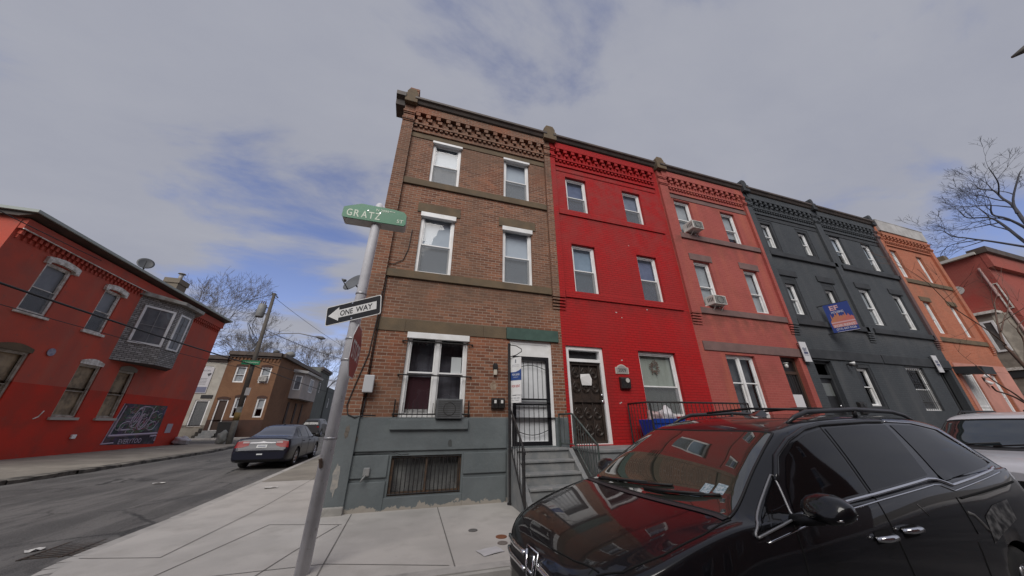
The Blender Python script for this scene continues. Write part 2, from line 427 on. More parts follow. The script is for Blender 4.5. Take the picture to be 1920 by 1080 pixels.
mb.quad((-3.6, -5.2, -0.14), (140, -5.2, -0.14), (140, 4.6, -0.14), (-3.6, 4.6, -0.14))
mb.quad((-90, -5.2, -0.14), (-10.6, -5.2, -0.14), (-10.6, 6, -0.14), (-90, 6, -0.14))
tag(mb.build('main_street', ASPHALT), kind='structure')
mb = MB()
for a, b in ((28, 32), (32, 36.0)):
    mb.quad((-90, a, zr(a)), (-10.6, a, zr(a)), (-10.6, b, zr(b)), (-90, b, zr(b)))
tag(mb.build('cross_street', ASPHALT), kind='structure')
mb = MB()
mb.quad((28.5, 4.6, -0.14), (33, 4.6, -0.14), (33, 90, -0.12), (28.5, 90, -0.12))
tag(mb.build('far_side_street', ASPHALT), kind='structure')

def zs(y):
    return 0.016 * min(max(y - 8.0, 0.0), 24.0)
def arc(cx, cy, r, a0, a1, n):
    return [(cx + r * math.cos(R(a0 + (a1 - a0) * i / n)), cy + r * math.sin(R(a0 + (a1 - a0) * i / n))) for i in range(n + 1)]
KX, KY, KR = -3.86, 4.33, 1.9          # kerb lines and corner radius
corner = arc(KX + KR, KY + KR, KR, 180, 270, 14)
ystr = [12, 18, 24, 32, 60]
# inner edge of the kerb stone
ci = arc(KX + KR, KY + KR, KR - 0.17, 180, 270, 14)
outer = [(KX - 0.012 * (y - 8), y) for y in reversed(ystr)] + [(KX, 8.0)] + corner + [(3, KY), (12, KY), (28.3, KY)]
inner = [(KX - 0.012 * (y - 8) + 0.17, y) for y in reversed(ystr)] + [(KX + 0.17, 8.0)] + ci + [(3, KY + 0.17), (12, KY + 0.17), (28.3, KY + 0.17)]
mb = MB()
for i in range(len(outer) - 1):
    a, b, c, d = outer[i], outer[i + 1], inner[i + 1], inner[i]
    za, zb, zc, zd = zs(a[1]), zs(b[1]), zs(c[1]), zs(d[1])
    mb.quad((a[0] + .02, a[1] + .0, za), (b[0], b[1] + .02, zb), (c[0], c[1], zc), (d[0], d[1], zd))
    mb.quad((a[0], a[1], za - 0.03), (b[0], b[1], zb - 0.03), (b[0], b[1] + .02, zb), (a[0] + .02, a[1], za))
    mb.quad((a[0], a[1], za - 0.30), (b[0], b[1], zb - 0.30), (b[0], b[1], zb - 0.03), (a[0], a[1], za - 0.03))
tag(mb.build('kerb', CONC2), kind='structure')
# pavement in front of the row, new concrete up to y = 11.4, old beyond it
mb = MB()
pts = [p for p in inner if p[1] <= 11.4]
pl = [(inner[3][0] * 0 + KX + 0.17 - 0.03, 11.4)] + [p for p in inner if p[1] <= 8.01]
pl += [(28.3, 7.6), (-1.0, 7.6), (-1.0, 11.4)]
mb.add([(x, y, zs(y)) for x, y in pl], [tuple(range(len(pl)))])
tag(mb.build('pavement', CONC), kind='structure')
mb = MB()
yy = [11.4, 18, 24, 32, 60]
for a, b in zip(yy, yy[1:]):
    xa, xb = KX - 0.012 * (a - 8) + 0.17, KX - 0.012 * (b - 8) + 0.17
    mb.quad((xa, a, zs(a)), (-1.0, a, zs(a)), (-1.0, b, zs(b)), (xb, b, zs(b)))
tag(mb.build('old_pavement', OLDCONC), kind='structure')
def joint(pts, wd=0.012, z=0.004, name='pavement_joint'):
    m_ = MB()
    for (a, b) in zip(pts, pts[1:]):
        d = Vector((b[0] - a[0], b[1] - a[1], 0)); n = Vector((-d.y, d.x, 0)).normalized() * wd / 2
        m_.quad((a[0] - n.x, a[1] - n.y, zs(a[1]) + z), (b[0] - n.x, b[1] - n.y, zs(b[1]) + z), (b[0] + n.x, b[1] + n.y, zs(b[1]) + z), (a[0] + n.x, a[1] + n.y, zs(a[1]) + z))
    return tag(m_.build(name, JOINT), kind='structure')
joint([(-3.7, 6.12), (-2.76, 5.85), (-2.58, 8.55), (-2.5, 11.4)])
joint([(-2.62, 4.6), (-2.01, 7.02), (-0.88, 6.67)], 0.016)
joint([(-1.5, 4.55), (-1.25, 5.57), (-0.92, 6.65)], 0.016)
joint([(-0.77, 4.52), (-0.83, 7.3)], 0.016)
joint([(-2.2, 5.04), (-0.78, 5.03), (0.62, 4.55)])
joint([(0.68, 4.5), (0.70, 7.38)], 0.016)
joint([(2.2, 4.5), (2.2, 6.0)], 0.016)
for x in (3.8, 5.4, 7.0, 8.6, 10.2, 11.8, 13.4, 15, 16.6, 18.2, 19.8, 21.4, 23): joint([(x, 4.5), (x, 6.1)])
joint([(-3.70, 11.4), (-1.4, 11.4)], 0.02)
for y in (14, 16.5, 19, 22): joint([(-3.75, y), (-1.4, y)])
joint([(-2.5, 11.4), (-2.5, 27)])
for i in (4, 9, 14): joint([outer[5 + i], inner[5 + i]], 0.014)
# the pavement across the side street, dark old concrete with a crumbling stone kerb
mb = MB(); kb = MB()
lk = [(-11.6, 7.0), (-10.75, 12.5), (-10.3, 16), (-9.95, 22), (-10.2, 26.0), (-11.0, 27.4), (-13.0, 27.9)]
rnd = random.Random(3)
for (a, b) in zip(lk, lk[1:]):
    n = 6
    for i in range(n):
        p = (a[0] + (b[0] - a[0]) * i / n, a[1] + (b[1] - a[1]) * i / n); q = (a[0] + (b[0] - a[0]) * (i + 1) / n, a[1] + (b[1] - a[1]) * (i + 1) / n)
        hp, hq = 0.13 + rnd.uniform(-.03, .02), 0.13 + rnd.uniform(-.03, .02)
        jp = rnd.uniform(-.05, .05)
        kb.quad((p[0] + jp, p[1], zr(p[1]) - .1), (q[0] + jp, q[1], zr(q[1]) - .1), (q[0] + jp, q[1], zr(q[1]) + hq - .02), (p[0] + jp, p[1], zr(p[1]) + hp - .02))
        kb.quad((p[0] + jp, p[1], zr(p[1]) + hp - .02), (q[0] + jp, q[1], zr(q[1]) + hq - .02), (q[0] - .28, q[1], zr(q[1]) + .13), (p[0] - .28, p[1], zr(p[1]) + .13))
        zw0, zw1 = 0.36, 0.36
        if b[1] < 27.5:
            mb.quad((p[0] - .28, p[1], zr(p[1]) + .13), (q[0] - .28, q[1], zr(q[1]) + .13), (-14.05, q[1], max(zw1, zr(q[1]) + .14)), (-14.05, p[1], max(zw0, zr(p[1]) + .14)))
mb.add([(-10.48, 26.0, zr(26) + .13), (-11.28, 27.4, zr(27) + .13), (-13.28, 27.9, zr(27.9) + .13), (-30, 27.9, zr(27.9) + .13), (-30, 26.9, 0.4), (-14.05, 26.0, 0.36)], [(0, 1, 2, 3, 4, 5)])
tag(mb.build('far_pavement', OLDCONC), kind='structure')
STONEK = M('worn_stone_kerb', (0.20, 0.185, 0.16), 0.9, c2=(0.07, 0.065, 0.058), ns=3.5, bump=0.5, bs=14)
tag(kb.build('far_kerb', STONEK), kind='structure')
mb = MB()
mb.box(-60, -12.0, 35.8, 37.6, 0.1, zr(36) + 0.15)
tag(mb.build('cross_street_pavement', CONC2), kind='structure')
mb = MB(); mb.box(-13.3, -12.0, 37.6, 90, 0.1, zr(60) + 0.14)
tag(mb.build('uphill_pavement', OLDCONC), kind='structure')
mb = MB(); mb.box(-40, 120, -9.5, -5.2, -0.4, 0.0)
tag(mb.build('opposite_pavement', CONC), kind='structure')
mb = MB(); mb.box(33, 90, 4.4, 7.48, -0.4, 0.0)
tag(mb.build('end_pavement', CONC2), kind='structure')

# ------------------------------------------------------------------ houses: walls with openings, windows, doors
def wall(mb, P, u0, u1, z0, z1, opens, depth=0.22):
    us = sorted(set([u0, u1] + [o for q in opens for o in q[:2]])); zs_ = sorted(set([z0, z1] + [o for q in opens for o in q[2:4]]))
    us = [u for u in us if u0 <= u <= u1]; zs_ = [z for z in zs_ if z0 <= z <= z1]
    for a, b in zip(us, us[1:]):
        for c, d in zip(zs_, zs_[1:]):
            m_, n_ = (a + b) / 2, (c + d) / 2
            if any(q[0] < m_ < q[1] and q[2] < n_ < q[3] for q in opens): continue
            mb.wquad(P, a, b, c, d, 0)
    for q in opens:
        a, b, c, d = q[:4]
        c = max(c, z0); d = min(d, z1)
        if d <= c: continue
        mb.quad(P(a, c, 0), P(a, d, 0), P(a, d, depth), P(a, c, depth)); mb.quad(P(b, c, 0), P(b, d, 0), P(b, d, depth), P(b, c, depth))
        mb.quad(P(a, d, 0), P(b, d, 0), P(b, d, depth), P(a, d, depth)); mb.quad(P(a, c, 0), P(b, c, 0), P(b, c, depth), P(a, c, depth))
def ring(mb, P, u0, u1, z0, z1, t, d0, d1, tb=None):
    tb = tb or t
    mb.wbox(P, u0, u0 + t, z0, z1, d0, d1); mb.wbox(P, u1 - t, u1, z0, z1, d0, d1)
    mb.wbox(P, u0 + t, u1 - t, z1 - t, z1, d0, d1); mb.wbox(P, u0 + t, u1 - t, z0, z0 + tb, d0, d1)
def window(house, off, P, u0, u1, z0, z1, mat=None, blind=None, cover=1.0, header=0.0, mid=0.52, pair=False, screen=True, fr=0.075, dep=0.06, grid=False, sill=None, label=None, blind2=None, single=False, glass=True):
    """double-hung window: frame > sash, pane, screen, blind"""
    mat = mat or WHITE
    b = MB(off)
    ring(b, P, u0 + .004, u1 - .004, z0 + .004, z1 - .004, fr, dep, dep + 0.09, fr * 0.8)
    if header: b.wbox(P, u0 - .02, u1 + .02, z1 - header, z1 + .01, -0.05, dep - .003)
    if pair: b.wbox(P, (u0 + u1) / 2 - fr * .6, (u0 + u1) / 2 + fr * .6, z0 + fr * .8 + .004, z1 - fr - .004, dep - .003, dep + .08)
    f = b.build('window', mat, house, bevel=0.004, label=label)
    zm = z0 + (z1 - z0) * (1 - mid)
    spans = [(u0 + fr, u1 - fr)] if not pair else [(u0 + fr, (u0 + u1) / 2 - fr * .6), ((u0 + u1) / 2 + fr * .6, u1 - fr)]
    s = MB(off); g = MB(off); sc = MB(off); bl = MB(off); dk = MB(off)
    for (a, c) in spans:
        if not single: ring(s, P, a + .002, c - .002, zm - .02, z1 - fr - .002, 0.032, dep + .028, dep + .062); ring(s, P, a + .002, c - .002, z0 + fr * .8 + .002, zm + .02, 0.036, dep + .064, dep + .10)
        else: ring(s, P, a + .002, c - .002, z0 + fr * .8, z1 - fr, 0.03, dep + .03, dep + .07)
        g.wquad(P, a + .03, c - .03, zm, z1 - fr - .03, dep + .05)
        g.wquad(P, a + .03, c - .03, z0 + fr, zm, dep + .085)
        if screen: sc.wquad(P, a + .004, c - .004, z0 + fr * .8 + .004, zm - .02, dep + .022)
        if grid:
            for k in (1, 2):
                uu_ = a + (c - a) * k / 3
                s.wbox(P, uu_ - .008, uu_ + .008, z0 + fr, z1 - fr, dep + .03, dep + .048)
            for k in (1, 2, 4, 5):
                q = z0 + (z1 - z0) * k / 6
                s.wbox(P, a, c, q - .008, q + .008, dep + .031, dep + .047)
        if blind: bl.wquad(P, a - .02, c + .02, z1 - fr - (z1 - z0 - 2 * fr) * cover, z1 - fr + .02, dep + .13)
    s.build('sash', mat, f)
    if glass: g.build('pane', GLASS, f)
    if sc.v: sc.build('screen', SCREEN, f)
    if bl.v: bl.build('blind', blind, f)
    if sill:
        q = MB(off); q.wbox(P, u0 - .08, u1 + .08, z0 - .11, z0 - .002, -0.09, dep)
        q.build('sill', sill, f, bevel=0.01)
    return f
def frieze(mb, P, u0, u1, zt, zb, sc=1.0):
    """corbelled brick cornice: plain band, two rows of dentils, fine dentils, ledges"""
    h = zt - zb
    mb.wbox(P, u0, u1, zt - .26 * h, zt, -0.14, 0.0)
    n = int((u1 - u0) / 0.30); st = (u1 - u0) / n
    for k in range(n):
        a = u0 + st * (k + .12)
        mb.wbox(P, a, a + st * .42, zt - .40 * h, zt - .262 * h, -0.13, 0.0)
        mb.wbox(P, a + st * .18, a + st * .62, zt - .52 * h, zt - .402 * h, -0.10, 0.0)
        mb.wbox(P, a + st * .05, a + st * .30, zt - .63 * h, zt - .522 * h, -0.07, 0.0)
    mb.wbox(P, u0, u1, zt - .70 * h, zt - .632 * h, -0.075, 0.0)
    n2_ = n * 2; s2 = (u1 - u0) / n2_
    for k in range(n2_):
        mb.wbox(P, u0 + s2 * (k + .2), u0 + s2 * (k + .75), zt - .78 * h, zt - .702 * h, -0.055, 0.0)
    mb.wbox(P, u0, u1, zt - .99 * h, zt - .90 * h, -0.06, 0.0)
def gutter(mb, u0, u1, D, z0=10.95, z1=11.22, p=0.27):
    mb.prism([(D + .3, z1 + .02), (D - p, z1), (D - p - .01, z1 - .09), (D - p + .05, z1 - .13), (D - p + .09, z0 + .06), (D - .03, z0), (D + .3, z0)], u0, u1, 'x')
D = 7.42
def PY(y0): return lambda u, z, d: (u, y0 + d, z)
def PXp(x0): return lambda u, z, d: (x0 - d, u, z)      # faces +X
def PXn(x0): return lambda u, z, d: (x0 + d, u, z)      # faces -X
def PYn(y0): return lambda u, z, d: (u, y0 - d, z)      # faces +Y
PF = PY(D)

BR1 = brick('brown_brick', (0.145, 0.060, 0.038), (0.32, 0.142, 0.083), (0.37, 0.30, 0.24), big=(0.18, 0.118, 0.083), bigamt=0.55, bigscale=0.55, stain=(0.36, 0.12, 0.06), stainamt=0.5, stainscale=0.8, hband=[((0.11, 0.075, 0.055), 4.86, .7, .5), ((0.13, 0.085, 0.06), 10.0, 1.9, .55)])
RED2 = brick('red_painted_brick', (0.47, 0.010, 0.012), (0.42, 0.010, 0.011), (0.31, 0.008, 0.008), big=(0.29, 0.030, 0.029), bigamt=0.45, bigscale=0.5, stain=(0.38, 0.030, 0.030), stainamt=0.4, bump=0.75, rough=0.7, streak=((0.24, 0.022, 0.020), 2.4, 0.40), hband=[((0.20, 0.020, 0.018), 4.86, .55, .75), ((0.22, 0.022, 0.02), 7.84, .5, .7), ((0.30, 0.050, 0.045), 9.9, 5.5, .75), ((0.26, 0.02, 0.02), 1.5, .6, .4)])
PINK3 = brick('faded_red_brick', (0.37, 0.086, 0.072), (0.42, 0.10, 0.084), (0.44, 0.135, 0.113), big=(0.34, 0.082, 0.074), bigamt=0.6, stain=(0.24, 0.075, 0.055), stainamt=0.55, stainscale=0.9, bump=0.5, rough=0.8, hband=[((0.19, 0.07, 0.052), 4.86, 1.0, .8), ((0.21, 0.075, 0.058), 7.86, .9, .7)], streak=((0.52, 0.17, 0.09), 2.0, 0.4))
GREY4 = brick('slate_grey_painted_brick', (0.056, 0.063, 0.071), (0.068, 0.075, 0.083), (0.046, 0.052, 0.059), big=(0.080, 0.087, 0.095), bigamt=0.6, bigscale=0.4, stain=(0.068, 0.072, 0.08), stainamt=0.45, bump=0.5, rough=0.7, streak=((0.11, 0.112, 0.116), 2.0, 0.45), hband=[((0.11, 0.11, 0.112), 4.86, .8, .6), ((0.10, 0.102, 0.105), 7.84, .7, .5), ((0.035, 0.038, 0.042), 3.6, .5, .5)])
DGREY = M('dark_grey_trim_paint', (0.027, 0.030, 0.034), 0.7, c2=(0.042, 0.045, 0.05), ns=2)
ORNG6 = brick('orange_brick', (0.42, 0.130, 0.070), (0.50, 0.170, 0.095), (0.49, 0.23, 0.155), big=(0.37, 0.145, 0.09), bigamt=0.6, stain=(0.30, 0.16, 0.10), stainamt=0.55, stainscale=0.8, bump=0.4, rough=0.8, hband=[((0.26, 0.15, 0.10), 7.86, 1.6, .6)])
REDTRIM = M('dark_red_paint', (0.40, 0.024, 0.022), 0.65, c2=(0.32, 0.024, 0.022), ns=2.5, bump=0.2)
BRTRIM3 = M('brown_painted_stone', (0.19, 0.115, 0.105), 0.75, c2=(0.15, 0.092, 0.085), ns=2.5, bump=0.2)
BASE3 = M('brick_red_foundation', (0.36, 0.09, 0.075), 0.8, c2=(0.26, 0.08, 0.065), ns=2.0)
BASE6 = M('tan_stucco', (0.56, 0.26, 0.205), 0.85, c2=(0.47, 0.22, 0.175), ns=1.4)
PARAPET = M('pale_parapet_sheet', (0.50, 0.49, 0.48), 0.8, c2=(0.38, 0.37, 0.36), ns=2.2, streak=((0.24, 0.22, 0.21), 3, 0.5))

BX = [-1.33, 3.68, 8.40, 13.05, 17.55, 22.25, 26.95]      # party walls
Z3 = (8.05, 9.70); Z2 = (5.07, 6.93); Z1 = (1.62, 3.47)
def row_house(i, label, wmat, tmat, bmat, opens, base_h, own_left=False, gut=True, left_mat=None, base_proud=0.05, lintels2=True, par=False, lintel1=True):
    x0, x1 = BX[i], BX[i + 1]
    off = (x0, D, 0)
    h = thing('row_house', label, 'house', off, group='row houses along the street')
    wl_ = MB(off)
    wall(wl_, PF, x0, x1, base_h, 11.3, opens)
    dp = 10.5
    wl_.wquad(PF, x0, x1, 0, 11.3, dp)
    for u in (x0, x1):
        wl_.quad(PF(u, 0, 0), PF(u, 0, dp), PF(u, 11.3, dp), PF(u, 11.3, 0))
    wl_.build('wall', wmat, h)
    fl = MB(off)                                            # floors inside, so that rooms are not one tall void
    for z in (1.0, 4.5, 7.55): fl.wbox(PF, x0 + .02, x1 - .02, z - .15, z, 0.24, dp - .1)
    fl.build('floor', DARKIN, h)
    bs_ = MB(off)
    wall(bs_, lambda u, z, d: (u, D - base_proud + d, z), x0, x1, -0.3, base_h, opens, 0.3)
    if base_h < 1.01: bs_.wbox(PF, x0 + .001, x1 - .001, base_h - .012, base_h + .003, -base_proud, -0.001)
    bs_.build('foundation', bmat, h)
    rf = MB(off); rf.wbox(PF, x0, x1, 11.301, 11.36, 0.0, dp); rf.build('roof', ROOF, h)
    if gut:
        g = MB(off); gutter(g, x0 + (.28 if i == 0 else .12), x1 - .14, D)
        g.build('cornice', GUTTER, h)
        f = MB(off); frieze(f, PF, x0 + (.33 if i == 0 else .2), x1 - .22, 10.95, 9.93)
        f.build('frieze', wmat, h)
    return h, off
def belts(h, off, x0, x1, mat, proud=0.055, zs__=(4.86, 7.84), th=0.21):
    for z in zs__:
        b = MB(off); b.wbox(PF, x0, x1, z, z + th, -proud, -0.001)
        b.build('belt_course', mat, h, bevel=0.006)
def pier(h, off, u0, u1, mat, z0=4.45, z1=11.2, cap=None, stepped=True, proud=0.09):
    b = MB(off)
    b.wbox(PF, u0, u1, z0 + (.36 if stepped else 0), z1, -proud, -0.001)
    if stepped:
        for k in range(4):
            b.wbox(PF, u0 + .0, u1, z0 + .09 * k, z0 + .09 * k + .05, -proud * (.3 + .2 * k), -0.001)
    for z in (10.28, 10.6):
        b.wbox(PF, u0 - .02, u1 + .02, z, z + .07, -proud - .05, -proud + .002)
        b.wbox(PF, u0 - .01, u1 + .01, z - .05, z - .002, -proud - .025, -proud + .002)
    b.build('pilaster', mat, h)
    if cap:
        c = MB(off)
        um = (u0 + u1) / 2; wd = (u1 - u0) / 2 + .0
        c.wbox(PF, u0 - .03, u1 + .03, 10.95, 11.32, -proud - .16, 0.35)
        prof = [(um - wd, 11.32), (um - wd, 11.46), (um - wd * .6, 11.60), (um + wd * .6, 11.60), (um + wd, 11.46), (um + wd, 11.32)]
        c.prism([(p, q) for p, q in prof], D - proud - .12, D + .3, 'y')
        c.build('pier_cap', cap, h, bevel=0.015)
def lintel(h, off, u0, u1, z, mat, th=0.30, proud=0.025):
    b = MB(off); b.wbox(PF, u0 - .13, u1 + .13, z + .012, z + th, -proud, -0.001); b.build('lintel', mat, h, bevel=0.006)

# ---- house 1: brown brick corner house
W1 = [(-0.31, 0.58) + Z3, (2.0, 2.88) + Z3, (-0.36, 0.57) + Z2, (1.99, 2.90) + Z2, (-0.28, 1.14) + Z1]
O1 = W1 + [(-0.28, 1.13, 0.22, 0.91), (2.2, 3.36, 1.02, 3.48)]
h1, f1 = row_house(0, 'brown brick corner row house with a grey painted base and a white door', BR1, BROWNSTONE, GREYPAINT, O1, 1.63, base_proud=0.03)
for k, (a, b, c, d) in enumerate(W1[:4]):
    window(h1, f1, PF, a, b, c, d, blind=BLIND, header=0.13 if k > 1 else 0.07, cover=1.0)
wf = window(h1, f1, PF, *W1[4], pair=True, header=0.13, screen=False, blind=None, mid=0.48)
cu_ = MB(f1); cu_.wquad(PF, -0.2, 0.38, 1.75, 2.5, 0.24); cu_.build('curtain', M('maroon_curtain', (0.05, 0.012, 0.018), 0.9, streak=((0.025, 0.01, 0.012), 14, 0.7)), wf)
cu_ = MB(f1); cu_.wquad(PF, -0.25, 1.12, 1.66, 3.4, 0.45); cu_.build('pane_tone_sheet', M('pane_reflection_grey', (0.075, 0.07, 0.085), 0.9, c2=(0.15, 0.14, 0.16), ns=2.2, streak=((0.05, 0.045, 0.055), 9, 0.6)), wf)  # added sheet: dim reflections in the panes painted as mottled grey
cu_ = MB(f1); cu_.wquad(PF, 0.78, 1.02, 2.60, 2.98, 0.162); cu_.build('paper_notice', M('paper', (0.7, 0.7, 0.68), 0.8), wf)
cu_ = MB(f1); cu_.wquad(PF, -0.2, 0.38, 1.69, 1.80, 0.23); cu_.build('ledge_clutter', M('pale_clutter', (0.5, 0.48, 0.46), 0.8, c2=(0.2, 0.18, 0.17), ns=18), wf)
gd = MB(f1)
for z in (3.26, 2.50, 1.69): gd.bar(PF(-0.38, z, -.05), PF(1.24, z, -.05), .022)
for k in range(2):
    gd.bar(PF(-0.36 + k * 1.58, 1.60, -.05), PF(-0.36 + k * 1.58, 1.98, -.05), .02)
for k in range(15): gd.bar(PF(-0.30 + k * .105, 1.60, -.05), PF(-0.30 + k * .105, 1.92 if k < 9 else 1.7, -.05), .008)
for k in range(16): gd.bar(PF(-0.33 + k * .1, 3.17, -.05), PF(-0.33 + k * .1, 3.28, -.05), .008)
gd.bar(PF(-0.36, 1.61, -.05), PF(1.22, 1.61, -.05), .014)
for (u, z) in ((-.38, 3.26), (1.24, 3.26), (-.38, 2.5), (1.24, 2.5), (-.38, 1.69), (1.24, 1.69)): gd.bar(PF(u, z, -.05), PF(u, z, .0), .03)
gd.build('window_guard', BLACKM, wf)
# basement window with bars
bw = MB(f1); ring(bw, PF, -.276, 1.126, .224, .906, .05, .02, .12); bw.wbox(PF, .40, .45, .275, .855, .02, .1)
bwo = bw.build('basement_window', M('rusty_dark_frame', (0.06, 0.045, 0.035), 0.8, c2=(0.12, 0.07, 0.04), ns=8), h1)
q = MB(f1); q.wquad(PF, -.22, 1.08, .27, .86, .09); q.build('pane', GLASS, bwo)
q = MB(f1); q.wquad(PF, -.24, 1.1, .25, .88, .16); q.build('backing_board', M('dirty_grey_board', (0.27, 0.26, 0.24), 0.9, c2=(0.11, 0.105, 0.10), ns=2.2), bwo)
q = MB(f1)
for k in range(17): q.bar(PF(-.21 + k * .081, .235, -.012), PF(-.21 + k * .081, .895, -.012), .011)
q.bar(PF(-.27, .88, -.012), PF(1.12, .88, -.012), .016); q.bar(PF(-.27, .25, -.012), PF(1.12, .25, -.012), .016)
q.build('security_bars', BLACKM, bwo)
belts(h1, f1, -1.0, 3.45, BROWNSTONE)
for (a, b, c, d) in W1[2:4]: lintel(h1, f1, a, b, d, BROWNSTONE, .32)
b = MB(f1); b.wbox(PF, -1.0, 3.45, 9.73, 9.915, -0.02, -0.001); b.build('lintel_band', BROWNSTONE, h1)
for (a, b_) in ((-1.0, -.38), (-.374, 1.50), (1.506, 2.10)):
    b = MB(f1); b.wbox(PF, a, b_, 3.49, 3.79, -0.02, -0.001); b.build('lintel', BROWNSTONE, h1)
b = MB(f1); b.wbox(PF, 2.11, 3.56, 3.49, 3.79, -0.05, -0.001); b.build('door_lintel', GREENLINTEL, h1)
for (u0, u1, z) in ((-1.02, 2.08, .955), (-1.02, -.30, .50), (1.16, 2.08, .50)):
    pass
ash = MB(f1)                                              # raised courses of the painted base, gaps between them are the grooves
for (u0, u1, z0, z1) in ((-1.02, 2.12, 1.0, 1.625), (-1.02, -.33, .545, .935), (1.17, 2.1, .545, .935), (-1.02, -.33, -.1, .48), (1.17, 2.1, -.1, .48), (-.33, 1.17, -.1, .21)):
    ash.wbox(PF, u0, u1, z0, z1, -0.065, -0.028)
ash.build('base_course', GREYPAINT, h1, bevel=0.012)
sl_ = MB(f1); sl_.wbox(PF, -.40, 1.22, 1.39, 1.585, -0.13, 0.02); sl_.build('window_sill', GREYPAINT, h1, bevel=0.012)
pier(h1, f1, -1.33, -1.0, BR1, z0=1.66, cap=BROWNSTONE, stepped=False, proud=0.10)
b = MB(f1); b.wbox(PF, -1.34, -.99, -.2, 1.66, -0.115, 0.0); b.build('pilaster_base', GREYPAINT, h1, bevel=0.01)
b = MB(f1); b.wbox(PF, -1.37, -.985, -.2, .13, -0.17, 0.0); b.build('pilaster_plinth', M('bare_plinth', (0.42, 0.40, 0.37), .9, c2=(0.3, 0.29, 0.27), ns=5, bump=.4), h1, bevel=0.02)
pier(h1, f1, 3.46, 3.679, BR1, cap=None)
def patch_(h, off, name, u, z, ru, rz_, d, mat, seed):
    rn = random.Random(seed); b = MB(off); n = 16
    b.add([PF(u + ru * math.cos(6.283 * k / n) * rn.uniform(.6, 1.1), z + rz_ * math.sin(6.283 * k / n) * rn.uniform(.6, 1.1), d) for k in range(n)], [tuple(range(n))])
    b.build(name, mat, h)
CHIP = M('bare_render', (.10, .085, .07), .95, c2=(.16, .14, .12), ns=20)
patch_(h1, f1, 'chipped_patch', -1.17, 1.36, .05, .15, -.1175, CHIP, 1)
patch_(h1, f1, 'chipped_patch', -.99, 1.22, .04, .07, -.072, CHIP, 2)
patch_(h1, f1, 'chipped_patch', .86, 1.12, .05, .09, -.0675, M('dark_scuff', (.075, .08, .08), .9), 3)
patch_(h1, f1, 'mortar_patch', 1.80, 2.33, .10, .13, -.003, M('pale_mortar_patch', (.36, .29, .22), .95, c2=(.24, .16, .11), ns=14), 4)
patch_(h1, f1, 'peeled_patch', -1.22, .55, .07, .30, -.1172, M('peeled_render', (.38, .35, .31), .95, c2=(.26, .26, .25), ns=9), 5)
c = MB(f1)                                                # corner bracket and chimney stub
c.prism([(D + .4, 11.24), (D - .30, 11.24), (D - .28, 11.1), (D - .15, 11.02), (D - .1, 10.86), (D + .4, 10.86)], -1.62, -1.33, 'x')
c.build('cornice_return', GUTTER, h1)
c = MB(f1); c.wbox(PF, -1.27, -1.0, 11.3, 11.92, -.02, .34); c.wbox(PF, -1.29, -.98, 11.8, 11.9, -.035, .36)
c.build('chimney', BR1, h1, bevel=.01)
c = MB(f1); c.wbox(PF, -1.0, 3.5, 11.225, 11.27, -.2, .4); c.build('roof_flashing', M('pale_flashing', (0.5, 0.52, 0.48), .6), h1)
# front door: white surround, transom panel and black security screen door
dr = MB(f1); ring(dr, PF, 2.2, 3.36, 1.02, 3.48, .09, .04, .16); dr.wbox(PF, 2.29, 3.27, 3.08, 3.39, .05, .12)
door = dr.build('door', WHITE, h1)
q = MB(f1); q.wquad(PF, 2.28, 3.28, 1.05, 3.1, .125); q.build('door_leaf', M('white_door_leaf', (0.78, 0.80, 0.82), .5, c2=(0.70, 0.72, 0.74), ns=4), door)
q = MB(f1); ring(q, PF, 2.29, 3.27, 1.03, 3.075, .085, .03, .075)
q.wbox(PF, 2.375, 3.185, 2.02, 2.06, .03, .07); q.wbox(PF, 2.375, 3.185, 1.90, 1.94, .03, .07)
for k in range(6):
    u = 2.46 + k * .125
    for (za, zb) in ((1.13, 1.90), (2.06, 2.96)): q.bar(PF(u, za, .06), PF(u, zb, .06), .009)
arcp = [PF(2.38 + .8 * t / 10, 2.76 + .10 * math.sin(math.pi * t / 10), .055) for t in range(11)]
q.tube(arcp, .008, 4)
arcp = [PF(2.38 + .8 * t / 10, 1.35 - .10 * math.sin(math.pi * t / 10), .055) for t in range(11)]
q.tube(arcp, .008, 4)
q.lathe([(.0, 0), (.03, .0), (.03, .05), (.0, .05)], PF(3.22, 1.98, -.02), 10, 'y')
q.build('screen_door', M('black_door_paint', (0.010, 0.010, 0.013), .4), door)

# ---- house 2: bright red painted
W2 = [(4.25, 5.07) + Z3, (6.58, 7.38) + Z3, (4.25, 5.09) + Z2, (6.69, 7.50) + Z2, (6.09, 7.42, 1.66, 3.43)]
W2[0] = (4.25, 5.07, 8.0, 9.53); W2[1] = (6.58, 7.38, 8.0, 9.5); W2[2] = (4.25, 5.09, 5.04, 6.75); W2[3] = (6.69, 7.50, 5.04, 6.75)
h2, f2 = row_house(1, 'bright red painted row house with an ornate dark security door', RED2, REDTRIM, RED2, W2 + [(3.78, 4.92, 1.02, 3.44)], 1.0, base_proud=0.004)
for k, (a, b, c, d) in enumerate(W2[:4]): window(h2, f2, PF, a, b, c, d, blind=M('sky_reflection_blue', ((.16, .19, .30), (.24, .27, .34), (.30, .38, .47), (.18, .20, .31))[k], .8, c2=((.11, .13, .22), (.17, .19, .26), (.23, .30, .38), (.12, .14, .23))[k], ns=2), cover=1.0, dep=.09)  # bluish sky reflection of the panes is painted into the blind colours
wf = window(h2, f2, PF, *W2[4], blind=CURT, screen=True, dep=.09, mid=.55, single=False)
q = MB(f2)                                                # a wreath hung behind the pane
for k in range(60):
    a = k * 2.399; r_ = .07 + .10 * random.random()
    p = PF(6.73 + r_ * math.cos(a), 3.0 + r_ * math.sin(a) * 1.2, .17)
    q.tube([p, (p[0] + random.uniform(-.06, .06), p[1], p[2] + random.uniform(-.06, .06))], .012, 4)
